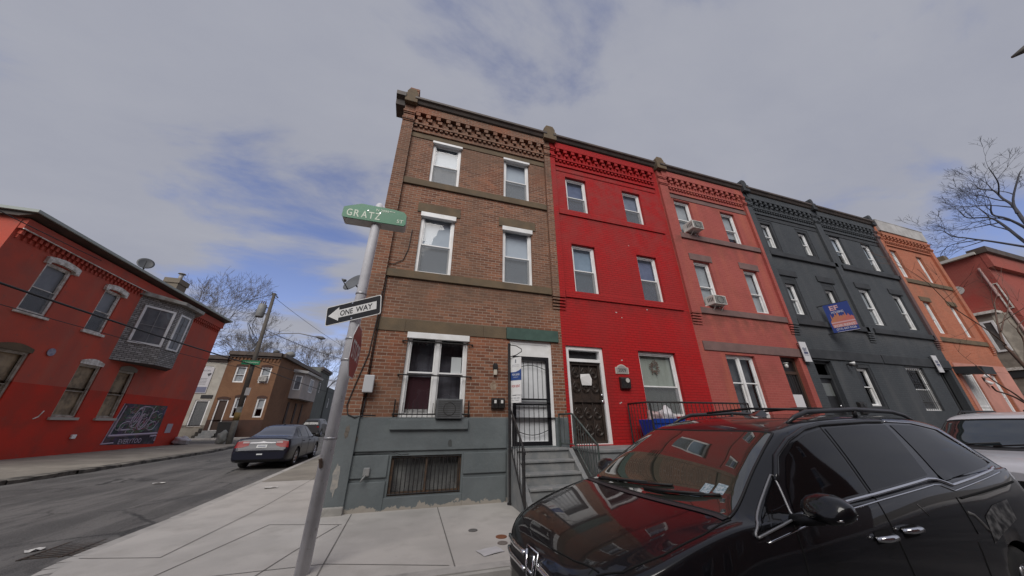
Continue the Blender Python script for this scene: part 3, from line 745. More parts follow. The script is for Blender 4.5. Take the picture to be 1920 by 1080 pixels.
q.build('wreath', M('dried_wreath', (0.16, 0.06, 0.05), .9, c2=(0.2, 0.16, 0.12), ns=30), wf)
belts(h2, f2, 3.9, 8.15, RED2, .04)
lb = MB(f2); lb.wbox(PF, 3.9, 8.15, 9.73, 9.915, -.02, -.001); lb.build('lintel_band', RED2, h2)
pier(h2, f2, 3.681, 3.86, RED2, cap=None)
c = MB(f2); c.wbox(PF, 3.42, 3.92, 10.92, 11.3, -.26, .3); c.prism([(3.46, 11.3), (3.46, 11.45), (3.55, 11.6), (3.8, 11.6), (3.88, 11.45), (3.88, 11.3)], D - .24, D + .2, 'y')
c.build('pier_cap', BROWNSTONE, h2, bevel=.015)
for k, (u, z) in enumerate(((5.25, 1.98), (5.29, 2.0), (5.55, 4.55), (5.72, 4.4), (6.7, 4.75), (5.5, 3.12), (6.45, 7.05))):
    patch_(h2, f2, 'paint_chip', u, z, .022 + .006 * (k % 3), .02, -.003, M('white_chip', (.5, .42, .40), .9), 20 + k)
dr = MB(f2); ring(dr, PF, 3.78, 4.92, 1.02, 3.44, .10, .05, .2, .02); dr.wbox(PF, 3.88, 4.82, 3.02, 3.10, .04, .18)
door = dr.build('door', WHITE, h2)
q = MB(f2); q.wquad(PF, 3.88, 4.82, 3.1, 3.34, .16); q.build('transom_pane', GLASS, door)
q = MB(f2); q.wquad(PF, 3.87, 4.83, 1.02, 3.36, .215); q.build('door_leaf', DARKIN, door)
BRONZE = M('dark_bronze_ironwork', (0.030, 0.022, 0.018), .45, c2=(.05, .035, .028), ns=9)
q = MB(f2); ring(q, PF, 3.885, 4.815, 1.03, 3.015, .07, .10, .15); q.wbox(PF, 3.955, 4.745, 2.0, 2.06, .10, .15)
q.wquad(PF, 3.95, 4.75, 1.06, 2.96, .155)
for zz_ in (1.32, 1.72, 2.36, 2.72):
    for uu_ in (4.08, 4.35, 4.62):
        for s_ in (-1, 1):
            sp_ = [PF(uu_ + s_ * (.015 + .011 * t) * math.cos(t * .75), zz_ + (.015 + .0145 * t) * math.sin(t * .75), .12) for t in range(11)]
            q.tube(sp_, .011, 4)
for uu_ in (4.21, 4.49): q.bar(PF(uu_, 1.1, .12), PF(uu_, 2.95, .12), .018)
q.build('screen_door', BRONZE, door)
q = MB(f2); q.lathe([(0, 0), (.035, 0), (.035, .03), (.02, .06), (0, .06)], PF(4.78, 2.02, .05), 10, 'y'); q.lathe([(0, 0), (.03, 0), (.03, .04), (0, .04)], PF(4.78, 2.18, .06), 10, 'y'); q.build('door_handle', CHROME, door, True)
q = MB(f2); q.add([PF(4.22, 2.42, .085), PF(4.5, 2.42, .08), PF(4.52, 2.58, .07), PF(4.47, 2.72, .085), PF(4.20, 2.70, .09), PF(4.18, 2.6, .07)], [(0, 1, 2, 3, 4, 5)]); q.build('taped_notice', M('white_paper', (.72, .71, .70), .8), door)

# ---- house 3: faded red brick with brown trim
W3 = [(9.0, 9.81, 8.10, 9.68), (11.36, 12.14, 8.10, 9.60), (9.15, 9.93) + Z2, (11.54, 12.28) + Z2, (9.42, 10.68, 1.6, 3.52)]
W3[2] = (9.15, 9.93, 5.14, 6.92); W3[3] = (11.54, 12.28, 5.15, 6.90)
h3, f3 = row_house(2, 'faded red brick row house with brown stone bands and two air conditioners', PINK3, BRTRIM3, BASE3, W3 + [(11.86, 12.80, 1.02, 3.6)], 1.0)
for k, (a, b, c, d) in enumerate(W3[:4]): window(h3, f3, PF, a, b, c, d, blind=BLINDG, cover=(1, .8, 1, 1)[k], dep=.09, mid=.55, screen=False)
wf = window(h3, f3, PF, *W3[4], pair=True, screen=False, blind=None, mid=.45, dep=.10)
q = MB(f3); q.wquad(PF, 9.5, 10.6, 1.7, 3.45, .3); q.build('curtain', M('dark_grey_drape', (.055, .055, .06), .9, c2=(.10, .10, .105), ns=2.5), wf)
belts(h3, f3, 8.85, 13.0, BRTRIM3)
for (a, b, c, d) in W3[2:4]: lintel(h3, f3, a, b, d, BRTRIM3, .28)
lb = MB(f3); lb.wbox(PF, 8.85, 13.0, 9.73, 9.915, -.02, -.001); lb.build('lintel_band', BRTRIM3, h3)
lb = MB(f3); lb.wbox(PF, 8.60, 13.04, 3.61, 3.90, -.03, -.001); lb.build('lintel', BRTRIM3, h3)
pier(h3, f3, 8.41, 8.80, PINK3, cap=BROWNSTONE)
pier(h3, f3, 12.9, 13.049, PINK3, cap=None)
dr = MB(f3); ring(dr, PF, 11.864, 12.796, 1.03, 3.59, .1, .16, .22); dr.wbox(PF, 11.96, 12.70, 3.02, 3.12, .16, .22)
door = dr.build('door', M('dark_brown_wood', (.055, .032, .022), .6), h3)
q = MB(f3); q.wquad(PF, 11.95, 12.71, 1.04, 3.5, .215); q.build('door_leaf', M('near_black_door', (.014, .013, .014), .4), door)
q = MB(f3)
for k in range(6): q.bar(PF(12.02 + k * .125, 1.1, .17), PF(12.02 + k * .125, 3.0, .17), .016)
q.build('security_bars', BLACKM, door)
q = MB(f3); q.wquad(PF, 12.05, 12.55, 1.95, 2.36, .155); q.build('taped_notice', M('white_notice', (.66, .66, .68), .8), door)
q = MB(f3); q.lathe([(.0, 0), (.045, .01), (.06, .07), (.05, .13), (0, .15)], PF(12.2, 3.22, .1), 10); q.lathe([(0, .15), (.08, .15), (.08, .17), (0, .17)], PF(12.2, 3.22, .1), 10)
q.build('porch_lamp', M('glass_lamp_shade', (.7, .7, .68), .2), h3, True)

# ---- houses 4 and 5: slate grey
def boxed(h, off, P, u0, u1, z0, z1):                     # dark painted flat surround set in the opening
    b = MB(off); ring(b, P, u0, u1, z0, z1, .13, .015, .12); return b.build('window_surround', DGREY, h)
W4o = [(13.5, 14.36, 8.05, 9.65), (15.78, 16.62, 8.05, 9.62), (13.55, 14.40) + Z2, (15.88, 16.68) + Z2, (15.62, 16.60, 1.9, 3.52)]
h4, f4 = row_house(3, 'slate grey row house with dark boxed windows and a blue rental sign', GREY4, DGREY, GREY4, W4o + [(13.5, 14.45, 1.02, 3.55)], 1.0)
for k, (a, b, c, d) in enumerate(W4o):
    boxed(h4, f4, PF, a + .003, b - .003, c + .003, d - .003)
    window(h4, f4, PF, a + .14, b - .14, c + .24 if k != 4 else c + .13, d - (.14 if k < 2 else .30 if k < 4 else .14), blind=BLINDG if k < 4 else None, dep=.10, screen=False, fr=.06, mid=.5)
    ff = MB(f4); ff.wbox(PF, a + .13, b - .13, d - .31 if 1 < k < 4 else d - .135, d - .131, .02, .13); ff.build('window_filler', DGREY, h4); ff = MB(f4); ff.wbox(PF, a + .13, b - .13, c + .131, c + .239 if k != 4 else c + .133, .02, .13); ff.build('window_filler', DGREY, h4)
belts(h4, f4, 13.4, 17.55, DGREY, .09)
for (a, b, c, d) in W4o[2:4]: lintel(h4, f4, a, b, d, DGREY, .27, .04)
lb = MB(f4); lb.wbox(PF, 13.4, 17.4, 9.73, 9.915, -.02, -.001); lb.build('lintel_band', DGREY, h4)
lb = MB(f4); lb.wbox(PF, 13.06, 17.5, 3.61, 3.95, -.05, -.001); lb.build('lintel', DGREY, h4, bevel=.01)
pier(h4, f4, 13.051, 13.36, GREY4, cap=DGREY)
pier(h4, f4, 17.36, 17.549, GREY4, cap=None)
dr = MB(f4); ring(dr, PF, 13.504, 14.446, 1.03, 3.546, .09, .12, .2); dr.wbox(PF, 13.6, 14.35, 2.95, 3.06, .12, .2)
door = dr.build('door', DGREY, h4)
q = MB(f4); q.wquad(PF, 13.59, 14.36, 1.04, 3.0, .19); q.wbox(PF, 13.7, 14.25, 1.2, 1.85, .17, .19); q.build('door_leaf', M('black_panel_door', (.012, .012, .013), .4), door)
q = MB(f4); q.wquad(PF, 13.68, 14.27, 2.35, 2.78, .18); q.build('pane', M('door_light', (.12, .13, .125), .2), door)
q = MB(f4); q.lathe([(0, 0), (.035, 0), (.04, .03), (0, .06)], PF(14.28, 2.02, .12), 10, 'y'); q.build('door_handle', CHROME, door, True)

W5 = [(18.13, 18.92, 8.19, 9.74), (20.44, 21.18, 8.17, 9.68), (18.35, 19.12, 5.28, 6.97), (20.74, 21.47, 5.27, 6.95), (18.84, 20.07, 1.9, 3.56)]
h5, f5 = row_house(4, 'slate grey row house with white framed windows, farther from the corner', GREY4, DGREY, GREY4, W5 + [(21.1, 22.0, 1.02, 3.55)], 1.0)
for k, (a, b, c, d) in enumerate(W5[:4]): window(h5, f5, PF, a, b, c, d, blind=BLIND if k < 2 else BLINDG, cover=(.62, .7, .95, .55)[k], dep=.08, screen=False, fr=.07)
wf = window(h5, f5, PF, *W5[4], blind=None, dep=.08, screen=True, fr=.07)
q = MB(f5)
for k in range(9): q.bar(PF(18.9 + k * .14, 1.92, .03), PF(18.9 + k * .14, 3.5, .03), .012)
for z in (2.2, 2.9, 3.35): q.bar(PF(18.86, z, .03), PF(20.05, z, .03), .014)
q.build('window_guard', BLACKM, wf)
belts(h5, f5, 17.9, 22.1, DGREY, .09)
for (a, b, c, d) in W5[2:4]: lintel(h5, f5, a, b, d, DGREY, .27, .04)
lb = MB(f5); lb.wbox(PF, 17.75, 22.0, 9.73, 9.915, -.02, -.001); lb.build('lintel_band', DGREY, h5)
lb = MB(f5); lb.wbox(PF, 17.56, 22.2, 3.61, 3.95, -.05, -.001); lb.build('lintel', DGREY, h5, bevel=.01)
pier(h5, f5, 17.551, 17.75, GREY4, cap=DGREY)
PURP = brick('purple_grey_brick', (0.13, 0.085, 0.085), (0.14, 0.09, 0.09), (0.12, 0.08, 0.08), bump=.25)
pier(h5, f5, 22.0, 22.249, PURP, cap=DGREY)
dr = MB(f5); ring(dr, PF, 21.104, 21.996, 1.03, 3.546, .09, .25, .33, .03)
door = dr.build('door', DGREY, h5)
q = MB(f5); q.wquad(PF, 21.19, 21.91, 1.04, 3.5, .32); q.build('door_leaf', M('charcoal_door', (.035, .032, .03), .5), door)

# ---- house 6: orange brick with a pale parapet sheet
W6 = [(22.75, 23.40, 8.15, 9.74), (25.0, 25.55, 8.12, 9.68), (23.07, 23.72, 5.27, 6.87), (25.34, 25.95, 5.25, 6.86), (25.1, 25.8, 1.6, 3.5)]
h6, f6 = row_house(5, 'orange brick row house with a pale sheet parapet at the far end', ORNG6, BROWNSTONE, BASE6, W6 + [(22.75, 23.75, 1.02, 3.55)], 1.0, gut=False)
for k, (a, b, c, d) in enumerate(W6[:4]): window(h6, f6, PF, a, b, c, d, blind=BLIND, cover=.9, dep=.1, screen=False, fr=.09)
window(h6, f6, PF, *W6[4], blind=BLIND, dep=.1, screen=False, fr=.09)
belts(h6, f6, 22.5, 26.9, BROWNSTONE)
for (a, b, c, d) in W6[2:4]: lintel(h6, f6, a, b, d, BROWNSTONE, .25)
f = MB(f6); frieze(f, PF, 22.6, 26.6, 10.75, 9.95); f.build('frieze', ORNG6, h6)
f = MB(f6); f.wbox(PF, 22.5, 24.7, 10.76, 11.42, -.19, .2); f.wbox(PF, 24.705, 26.75, 10.76, 11.42, -.18, .2); f.wbox(PF, 22.5, 26.75, 11.42, 11.45, -.2, .2)
f.build('parapet', PARAPET, h6)
pier(h6, f6, 22.251, 22.5, ORNG6, cap=None)
pier(h6, f6, 26.62, 26.94, ORNG6, cap=None)
lb = MB(f6); lb.wbox(PF, 22.5, 26.9, 3.61, 3.9, -.03, -.001); lb.build('lintel', BASE6, h6)
st = MB(f6); st.wbox(PF, 22.5, 22.744, 1.0, 3.605, -.025, -.001); st.wbox(PF, 23.756, 25.094, 1.0, 3.605, -.025, -.001); st.wbox(PF, 25.806, 26.94, 1.0, 3.605, -.025, -.001); st.build('stucco_panel', BASE6, h6)
dr = MB(f6); ring(dr, PF, 22.754, 23.746, 1.03, 3.546, .1, .03, .14)
door = dr.build('door', WHITE, h6)
q = MB(f6); q.wquad(PF, 22.85, 23.65, 1.04, 3.45, .13); q.build('door_leaf', DARKIN, door)
q = MB(f6)
for k in range(6): q.bar(PF(22.92 + k * .13, 1.1, .06), PF(22.92 + k * .13, 3.4, .06), .035)
for z in (1.12, 1.95, 2.1, 3.38): q.bar(PF(22.86, z, .06), PF(23.64, z, .06), .04)
q.build('security_gate', WHITE, door)
aw = MB(f6); aw.prism([(D - .75, 3.32), (D - .75, 3.62), (D, 3.72), (D, 3.42)], 22.35, 23.25, 'x'); aw.build('door_hood', DGREY, h6)

# ------------------------------------------------------------------ things fixed on or standing by the row
ACW = M('dirty_white_plastic', (0.62, 0.61, 0.58), .5, c2=(0.5, 0.49, 0.46), ns=6)
ACG = M('grey_plastic', (0.075, 0.08, 0.085), .5, c2=(0.11, 0.115, 0.12), ns=5)
VENTD = M('dark_grille', (0.05, 0.05, 0.05), .6)
def ac(label, u0, u1, z0, z1, proj, mat, tilt=0.0):
    t = thing('air_conditioner', label, 'air conditioner', ((u0 + u1) / 2, D, z0), group='window air conditioners')
    off = ((u0 + u1) / 2, D, z0)
    def P(u, z, d): return (u, D + d, z - tilt * max(-d, 0))
    b = MB(off); b.wbox(P, u0, u1, z0, z1, -proj, .12); o = b.build('casing', mat, t, bevel=.012)
    g = MB(off)
    n = 9
    for k in range(n):
        z = z0 + (z1 - z0) * (.12 + .76 * k / (n - 1)); g.wbox(P, u0 + .04, u0 + (u1 - u0) * .93, z - .008, z + .008, -proj - .004, -proj + .002)
    for k in range(4):
        d = -proj + .05 + .06 * k
        g.wbox(P, u0 - .003, u0 + .003, z0 + .1, z1 - .08, d, d + .025)
    g.build('grille', VENTD, t)
    c = MB(off); pts = [P((u0 + u1) / 2 + .13 * math.cos(a * .4), (z0 + z1) / 2 + .13 * math.sin(a * .4), -proj - .006) for a in range(17)]
    c.tube(pts, .008, 4); c.build('fan_ring', VENTD, t)
    if mat is ACW:
        s = MB(off); s.bar(P(u0 + .1, z0 - .002, -proj * .8), P(u0 + .1, z0 - .22, 0), .02); s.bar(P(u1 - .1, z0 - .002, -proj * .8), P(u1 - .1, z0 - .22, 0), .02); s.build('bracket', ACW, t)
    return t
ac('grey air conditioner in the barred ground floor window of the brown house', .50, 1.06, 1.60, 2.0, .20, ACG)
ac('dirty white air conditioner sticking out of a top floor window of the faded red house', 9.24, 9.74, 8.18, 8.52, .34, ACW, .08)
ac('dirty white air conditioner in a middle floor window of the faded red house', 9.32, 9.86, 5.18, 5.50, .26, ACW, .06)

def mailbox(label, u0, u1, z0, z1, lidmat, n=1):
    t = thing('mailbox', label, 'mailbox', (u0, D, z0)); off = (u0, D, z0)
    for k in range(n):
        a = u0 + (u1 - u0) / n * k; c = a + (u1 - u0) / n - .01
        b = MB(off); b.prism([(D - .005, z0), (D - .09, z0 + .03), (D - .11, z1 - .04), (D - .06, z1), (D - .005, z1)], a, c, 'x'); b.build('box', BLACKM, t, bevel=.006)
        p = MB(off)
        if n == 2: p.wbox(PF, (a + c) / 2 - .025, (a + c) / 2 + .025, z1 - .12, z1 - .05, -.125, -.10)
        else: p.lathe([(0, 0), (.06, 0), (.06, .012), (0, .012)], ((a + c) / 2 + .05, D - .118, z1 - .09), 14, 'y')
        p.build('number_tag' if n == 2 else 'badge', lidmat, t)
    return t
mailbox('pair of black mailboxes with white tags beside the white door', 1.75, 2.07, 1.80, 2.05, M('white_tag', (.7, .7, .68), .6), 2)
mailbox('black mailbox with an oval silver badge on the bright red wall', 5.31, 5.62, 2.33, 2.65, M('silver_badge', (.55, .53, .5), .4))
mailbox('dark mailbox on the slate grey wall between door and boxed window', 14.85, 15.2, 1.75, 2.15, DGREY)
# wall lamps
t = thing('wall_lamp', 'small dark wall lamp above the pair of mailboxes', 'wall lamp', (1.82, D, 2.56)); off = (1.82, D, 2.56)
b = MB(off); b.wbox(PF, 1.77, 1.88, 2.70, 2.82, -.09, -.001); b.wbox(PF, 1.785, 1.865, 2.82, 2.85, -.07, -.001); b.build('housing', BLACKM, t, bevel=.006)
b = MB(off); b.wbox(PF, 1.785, 1.865, 2.57, 2.70, -.08, -.01); b.build('lamp_shade', M('cream_glass_shade', (.55, .50, .42), .3), t, bevel=.01)
t = thing('wall_lamp', 'twin white spotlight on the orange house beside its white gate', 'wall lamp', (24.3, D, 3.2)); off = (24.3, D, 3.2)
b = MB(off); b.tube([PF(24.3, 3.3, -.02), PF(24.22, 3.38, -.2)], [.05, .08], 10); b.tube([PF(24.3, 3.2, -.02), PF(24.36, 3.02, -.16)], [.05, .08], 10); b.build('spotlight', WHITE, t, True)
b = MB(off); b.wbox(PF, 24.22, 24.38, 3.17, 3.33, -.06, -.001); b.build('junction_box', BLACKM, t, bevel=.01)
t = thing('security_camera', 'small black camera under the ledge of the slate grey house', 'camera', (15.25, D, 3.5)); off = (15.25, D, 3.5)
b = MB(off); b.tube([PF(15.25, 3.48, -.02), PF(15.25, 3.44, -.14)], .025, 8); b.tube([PF(15.2, 3.44, -.10), PF(15.3, 3.38, -.28)], .045, 8); b.build('body', BLACKM, t, True)
b = MB(off); b.tube([PF(15.42, 3.52, -.02), PF(15.46, 3.50, -.16)], [.03, .06], 8); b.build('lamp', WHITE, t, True)
# address plaque
t = thing('address_plaque', 'arched stone house number plaque above the mailbox on the red wall', 'plaque', (5.44, D, 2.75)); off = (5.44, D, 2.75)
def arch(u0, u1, z0, z1, zc): 
    return [(u0, z0), (u1, z0), (u1, z1)] + [(u1 - (u1 - u0) * (.12 + .76 * k / 8), z1 + (zc - z1) * math.sin(math.pi * k / 8) ** .8) for k in range(9)] + [(u0, z1)]
b = MB(off); b.prism(arch(5.235, 5.655, 2.745, 2.92, 3.0), D - .02, D - .001); b.build('plate', M('plaque_border', (.52, .48, .43), .7), t)
b = MB(off); b.prism(arch(5.265, 5.625, 2.765, 2.905, 2.97), D - .026, D - .018); b.build('panel', M('plaque_panel', (.30, .28, .27), .7), t)
b = MB(off); b.text('2009', PF, 5.445, 2.845, .25, .095, -.029, .01); b.build('numerals', M('plaque_ink', (.06, .055, .055), .6), t)
# meter box and cables on the corner pilaster
t = thing('electric_box', 'pale grey utility box on the brown brick beside the corner', 'utility box', (-.96, D, 2.1)); off = (-.96, D, 2.1)
b = MB(off); b.wbox(PF, -1.03, -.83, 2.10, 2.45, -.20, -.102); b.build('cover', M('pale_grey_plastic', (.52, .53, .55), .45), t, bevel=.015)
b = MB(off); b.wbox(PF, -1.0, -.86, 2.13, 2.42, -.102, -.001); b.build('back_plate', ACG, t)
t = thing('service_cable', 'black service cable looping down the brown corner pilaster', 'cable', (-1.1, D, 1.6)); off = (-1.1, D, 1.6)
b = MB(off)
b.tube([PF(-1.0, 4.4, -.115), PF(-1.01, 3.6, -.115), PF(-1.04, 2.9, -.115), PF(-1.20, 2.2, -.115), PF(-1.27, 1.85, -.12), PF(-1.22, 1.68, -.13), PF(-1.08, 1.62, -.13), PF(-.94, 1.66, -.09), PF(-.7, 1.66, -.05)], .011, 5)
b.tube([PF(-.97, 5.1, -.03), PF(-.96, 4.0, -.03), PF(-.97, 3.0, -.03), PF(-.965, 2.45, -.03)], .009, 5)
b.tube([PF(-.95, 2.1, -.03), PF(-.97, 1.66, -.03), PF(-1.0, 1.3, -.07), PF(-1.0, 1.02, -.075), PF(-.98, .95, -.04)], .014, 5)
b.tube([PF(-.98, .95, -.035), PF(-.3, .99, -.07), PF(-.1, .93, -.07), PF(.05, .94, -.07)], .007, 5)
b.tube([PF(-.55, 6.3, -.02), PF(-.57, 5.7, -.02), PF(-.66, 5.35, -.02), PF(-.85, 5.22, -.02), PF(-.97, 5.2, -.02)], .009, 5)
b.build('cable', M('cable_black', (.02, .02, .022), .6), t, True)
t = thing('tap_valve', 'small grey wall valve on the painted base near the basement window', 'valve', (-.7, D, .6)); off = (-.7, D, .6)
b = MB(off); b.wbox(PF, -.76, -.64, .58, .73, -.11, -.06); b.build('box', STEPGREY, t, bevel=.02)
b = MB(off); b.tube([PF(-.70, .60, -.1), PF(-.74, .56, -.15), PF(-.77, .50, -.15)], .017, 8); b.build('spout', STEPGREY, t, True)
# scuffs on the base: bare patches keep their own shape
t = thing('satellite_dish', 'grey satellite dish on an arm at the edge of the brown house', 'satellite dish', (-1.35, 9.0, 5.0), group='satellite dishes')
def dish(t, off, c, nrm, r, mat, lnb=True):
    nrm = Vector(nrm).normalized(); a = nrm.cross(Vector((0, 0, 1))).normalized(); e = a.cross(nrm).normalized()
    b = MB(off); n = 24; V = []; F = []
    for k in range(5):
        q = r * k / 4
        for j in range(n):
            th = 2 * math.pi * j / n
            V.append(Vector(c) + a * q * math.cos(th) + e * q * 1.06 * math.sin(th) + nrm * (0.16 * r * (k / 4) ** 2))
    for k in range(4):
        for j in range(n): F.append((k * n + j, k * n + (j + 1) % n, (k + 1) * n + (j + 1) % n, (k + 1) * n + j))
    V2 = [v - nrm * .012 for v in V]
    m_ = len(V)
    F += [tuple(i + m_ for i in f[::-1]) for f in list(F)]
    F += [(4 * n + j, 4 * n + (j + 1) % n, m_ + 4 * n + (j + 1) % n, m_ + 4 * n + j) for j in range(n)]
    b.add(V + V2, F); b.build('reflector', mat, t, True)
    return nrm, a, e
DISHM = M('dish_grey', (.095, .10, .11), .5, c2=(.12, .125, .135), ns=4)
off = (-1.35, 9.0, 5.0); c = Vector((-2.02, 9.0, 5.22))
nn, a_, e_ = dish(t, off, c, (-.55, -.75, .45), .30, DISHM)
b = MB(off); foc = c + nn * .36 - e_ * .22
b.tube([c - e_ * .30 + nn * .02, foc], .014, 6); b.tube([foc - nn * .05, foc + e_ * .05 - nn * .12], .04, 8); b.build('feed_arm', ACG, t, True)
b = MB(off); b.tube([(-1.33, 9.05, 5.0), (-1.75, 9.05, 5.0), tuple(c - nn * .05)], .024, 8); b.build('mast', ACG, t, True)

# stoop of the brown house
def stoop(label, x0, x1, ztop, yf, n, mat, run=.265, cheek=0.0, landing=.3):
    t = thing('front_steps', label, 'steps', ((x0 + x1) / 2, D, 0), group='front steps'); off = ((x0 + x1) / 2, D, 0)
    y = D - .07 - landing; h = ztop / n
    b = MB(off); b.box(x0, x1, y, D - .066, -.1, ztop - .055); b.build('landing', mat, t)
    b = MB(off); b.box(x0 - .0, x1, y - .03, D - .064, ztop - .052, ztop); b.build('landing_slab', mat, t, bevel=.012)
    for k in range(1, n):
        z = ztop - h * k
        b = MB(off); b.box(x0, x1, y - run * k, y - run * (k - 1) - .002, -.1, z - .052)
        b.box(x0, x1, y - run * k - .03, y - run * (k - 1) - .002, z - .05, z)
        b.build('step', mat, t, bevel=.012)
    if cheek:
        for (a, c_) in ((x0 - cheek, x0 - .002), (x1 + .002, x1 + cheek)):
            b = MB(off); yb = y - run * (n - 1) - .02
            b.prism([(D - .066, -.1), (D - .066, ztop - .01), (y - .02, ztop - .01), (yb, .10), (yb, -.1)], a, c_, 'x'); b.build('cheek_wall', mat, t, bevel=.01)
    return t
stoop('grey painted steps with worn nosings up to the white door', 2.24, 3.46, 1.0, 6.1, 5, STEPGREY, cheek=.11)
# porch of the red house
t = thing('porch', 'raised grey concrete porch in front of the bright red house', 'porch', (6.1, D, 0)); off = (6.1, D, 0)
b = MB(off); b.box(3.75, 8.5, 6.35, D - .006, -.1, .93); b.build('base', STEPGREY, t)
b = MB(off); b.box(3.73, 8.53, 6.32, D - .004, .932, 1.0); b.build('slab', STEPGREY, t, bevel=.015)
for k in range(1, 5):
    b = MB(off); b.box(3.8, 5.1, 6.318 - .265 * k, 6.318 - .265 * (k - 1) - .002, -.1, 1.0 - .2 * k); b.build('step', STEPGREY, t, bevel=.012)
stoop('plain concrete steps up to the dark door of the faded red house', 11.85, 12.85, 1.0, 6.2, 5, STEPGREY)
stoop('dark concrete steps up to the black door of the slate grey house', 13.48, 14.5, 1.0, 6.2, 5, STEPGREY)
stoop('concrete steps up to the charcoal door beside the orange house', 21.05, 22.0, 1.0, 6.2, 5, STEPGREY)
stoop('concrete steps below the white security gate of the orange house', 22.7, 23.8, 1.0, 6.2, 5, STEPGREY)

def handrail(label, top, mat, ends, base_z, nb=9, group='iron handrails', cat='railing', r=.016, low=.12, posts=(0, -1)):
    """top: polyline of the top rail; base_z(x, y): foot of the balusters"""
    t = thing('handrail', label, cat, (top[0][0], top[0][1], base_z(*top[0][:2])), group=group); off = (top[0][0], top[0][1], base_z(*top[0][:2]))
    b = MB(off); b.tube(top, r * 1.5, 6); b.build('top_rail', mat, t, True)
    pts = [Vector(p) for p in top]
    seg = [(a, c_) for a, c_ in zip(pts, pts[1:])]
    L = sum((c_ - a).length for a, c_ in seg)
    bl_ = MB(off); lo = MB(off)
    lowp = []
    for k in range(nb + 1):
        s_ = L * k / nb; q = None
        for a, c_ in seg:
            l = (c_ - a).length
            if s_ <= l + 1e-6: q = a + (c_ - a) * (s_ / l); break
            s_ -= l
        q = q or pts[-1]
        z = base_z(q.x, q.y)
        lowp.append((q.x, q.y, z + low))
        if 0 < k < nb: bl_.bar((q.x, q.y, z + low), (q.x, q.y, q.z), .014)
    lo.tube(lowp, r * .8, 4); lo.build('bottom_rail', mat, t)
    bl_.build('balusters', mat, t)
    for i in ends:
        q = pts[i]; b = MB(off); z = base_z(q.x, q.y); b.bar((q.x, q.y, z), (q.x, q.y, q.z + .01), .032); b.build('post', mat, t)
    return t
def stepz(y0, y1):
    return lambda x, y: min(1.0, max(0.0, 1.0 - 1.0 * (y1 - y) / (y1 - y0)))
handrail('black iron handrail on the left of the grey steps', [(2.10, 7.04, 1.80), (2.09, 6.75, 1.62), (2.06, 6.02, 1.05), (2.06, 5.98, .98)], BLACKM, (2,), lambda x, y: max(0, min(1.0, .0 + (y - 6.0) * .95)), 6, low=.1)
handrail('green iron handrail between the white door and the red house', [(3.40, 7.3, 1.70), (3.60, 7.05, 1.71), (3.62, 6.98, 1.69), (3.69, 6.15, 1.09)], GREENIRON, (0, 2, 3), lambda x, y: max(0.05, min(1.0, 1.0 - (7.0 - y) * 1.05)), 12, low=.07)
handrail('black iron balcony railing along the porch of the red house', [(5.42, 7.33, 1.96), (5.36, 6.42, 1.96), (6.6, 6.42, 1.96), (8.45, 6.42, 1.96)], BLACKM, (0, 1, 3), lambda x, y: 1.0, 32, low=.06)
handrail('black iron railing on the porch in front of the orange house', [(22.6, 6.4, 1.9), (23.85, 6.4, 1.9)], BLACKM, (0, 1), lambda x, y: 1.0 if False else 0.1, 9)
# blue bin with bags on the porch
t = thing('recycling_bin', 'blue plastic bin on the porch behind the iron railing', 'bin', (6.05, 6.95, 1.0)); off = (6.05, 6.95, 1.0)
b = MB(off); b.add([(5.68, 6.72, 1.002), (6.42, 6.72, 1.002), (6.42, 7.18, 1.002), (5.68, 7.18, 1.002), (5.60, 6.66, 1.58), (6.50, 6.66, 1.58), (6.50, 7.24, 1.58), (5.60, 7.24, 1.58), (5.66, 6.72, 1.58), (6.44, 6.72, 1.58), (6.44, 7.18, 1.58), (5.66, 7.18, 1.58), (5.70, 6.76, 1.1), (6.40, 6.76, 1.1), (6.40, 7.14, 1.1), (5.70, 7.14, 1.1)],
      [(0, 3, 2, 1), (0, 1, 5, 4), (1, 2, 6, 5), (2, 3, 7, 6), (3, 0, 4, 7), (4, 5, 9, 8), (5, 6, 10, 9), (6, 7, 11, 10), (7, 4, 8, 11), (8, 9, 13, 12), (9, 10, 14, 13), (10, 11, 15, 14), (11, 8, 12, 15), (12, 13, 14, 15)])
b.build('tub', M('blue_plastic', (.012, .06, .42), .4), t, bevel=.015)
b = MB(off); b.box(5.585, 6.515, 6.645, 6.659, 1.50, 1.60); b.build('rim', M('blue_rim', (.012, .055, .36), .4), t)
def lump(name, label, cat, c, r, mat, seed, group=None, sq=(1, 1, 1)):
    rn = random.Random(seed)
    bm = bmesh.new(); bmesh.ops.create_icosphere(bm, subdivisions=3, radius=1)
    ph = [rn.uniform(0, 6) for _ in range(9)]
    for v in bm.verts:
        n = v.co.normalized(); k = 1 + .16 * math.sin(4 * n.x + ph[0]) * math.sin(5 * n.y + ph[1]) + .13 * math.sin(7 * n.z + ph[2] + 3 * n.x) + .07 * math.sin(13 * n.x + ph[3]) * math.sin(11 * n.y + ph[4])
        v.co = Vector((n.x * r * k * sq[0], n.y * r * k * sq[1], max(n.z * r * k * sq[2], -r * sq[2] * .75)))
    lowz = min(v.co.z for v in bm.verts)
    for v in bm.verts: v.co.z -= lowz
    # tied neck
    for f in bm.faces: f.smooth = True
    me = bpy.data.meshes.new(name); bm.to_mesh(me); bm.free(); me.materials.append(mat)
    o = ob(name, me); o.location = c
    return tag(o, label, cat, group)
BAGW = M('white_plastic_bag', (.62, .60, .62), .35, c2=(.5, .48, .5), ns=8, bump=.5, bs=9)
BAGP = M('pink_plastic_bag', (.42, .28, .28), .4, c2=(.3, .22, .22), ns=8, bump=.5, bs=9)
lump('plastic_bag', 'brownish pink plastic bag in the left of the blue bin', 'bag', (5.85, 6.95, 1.40), .21, BAGP, 1, 'bags in the blue bin', (.9, .9, 1.1))
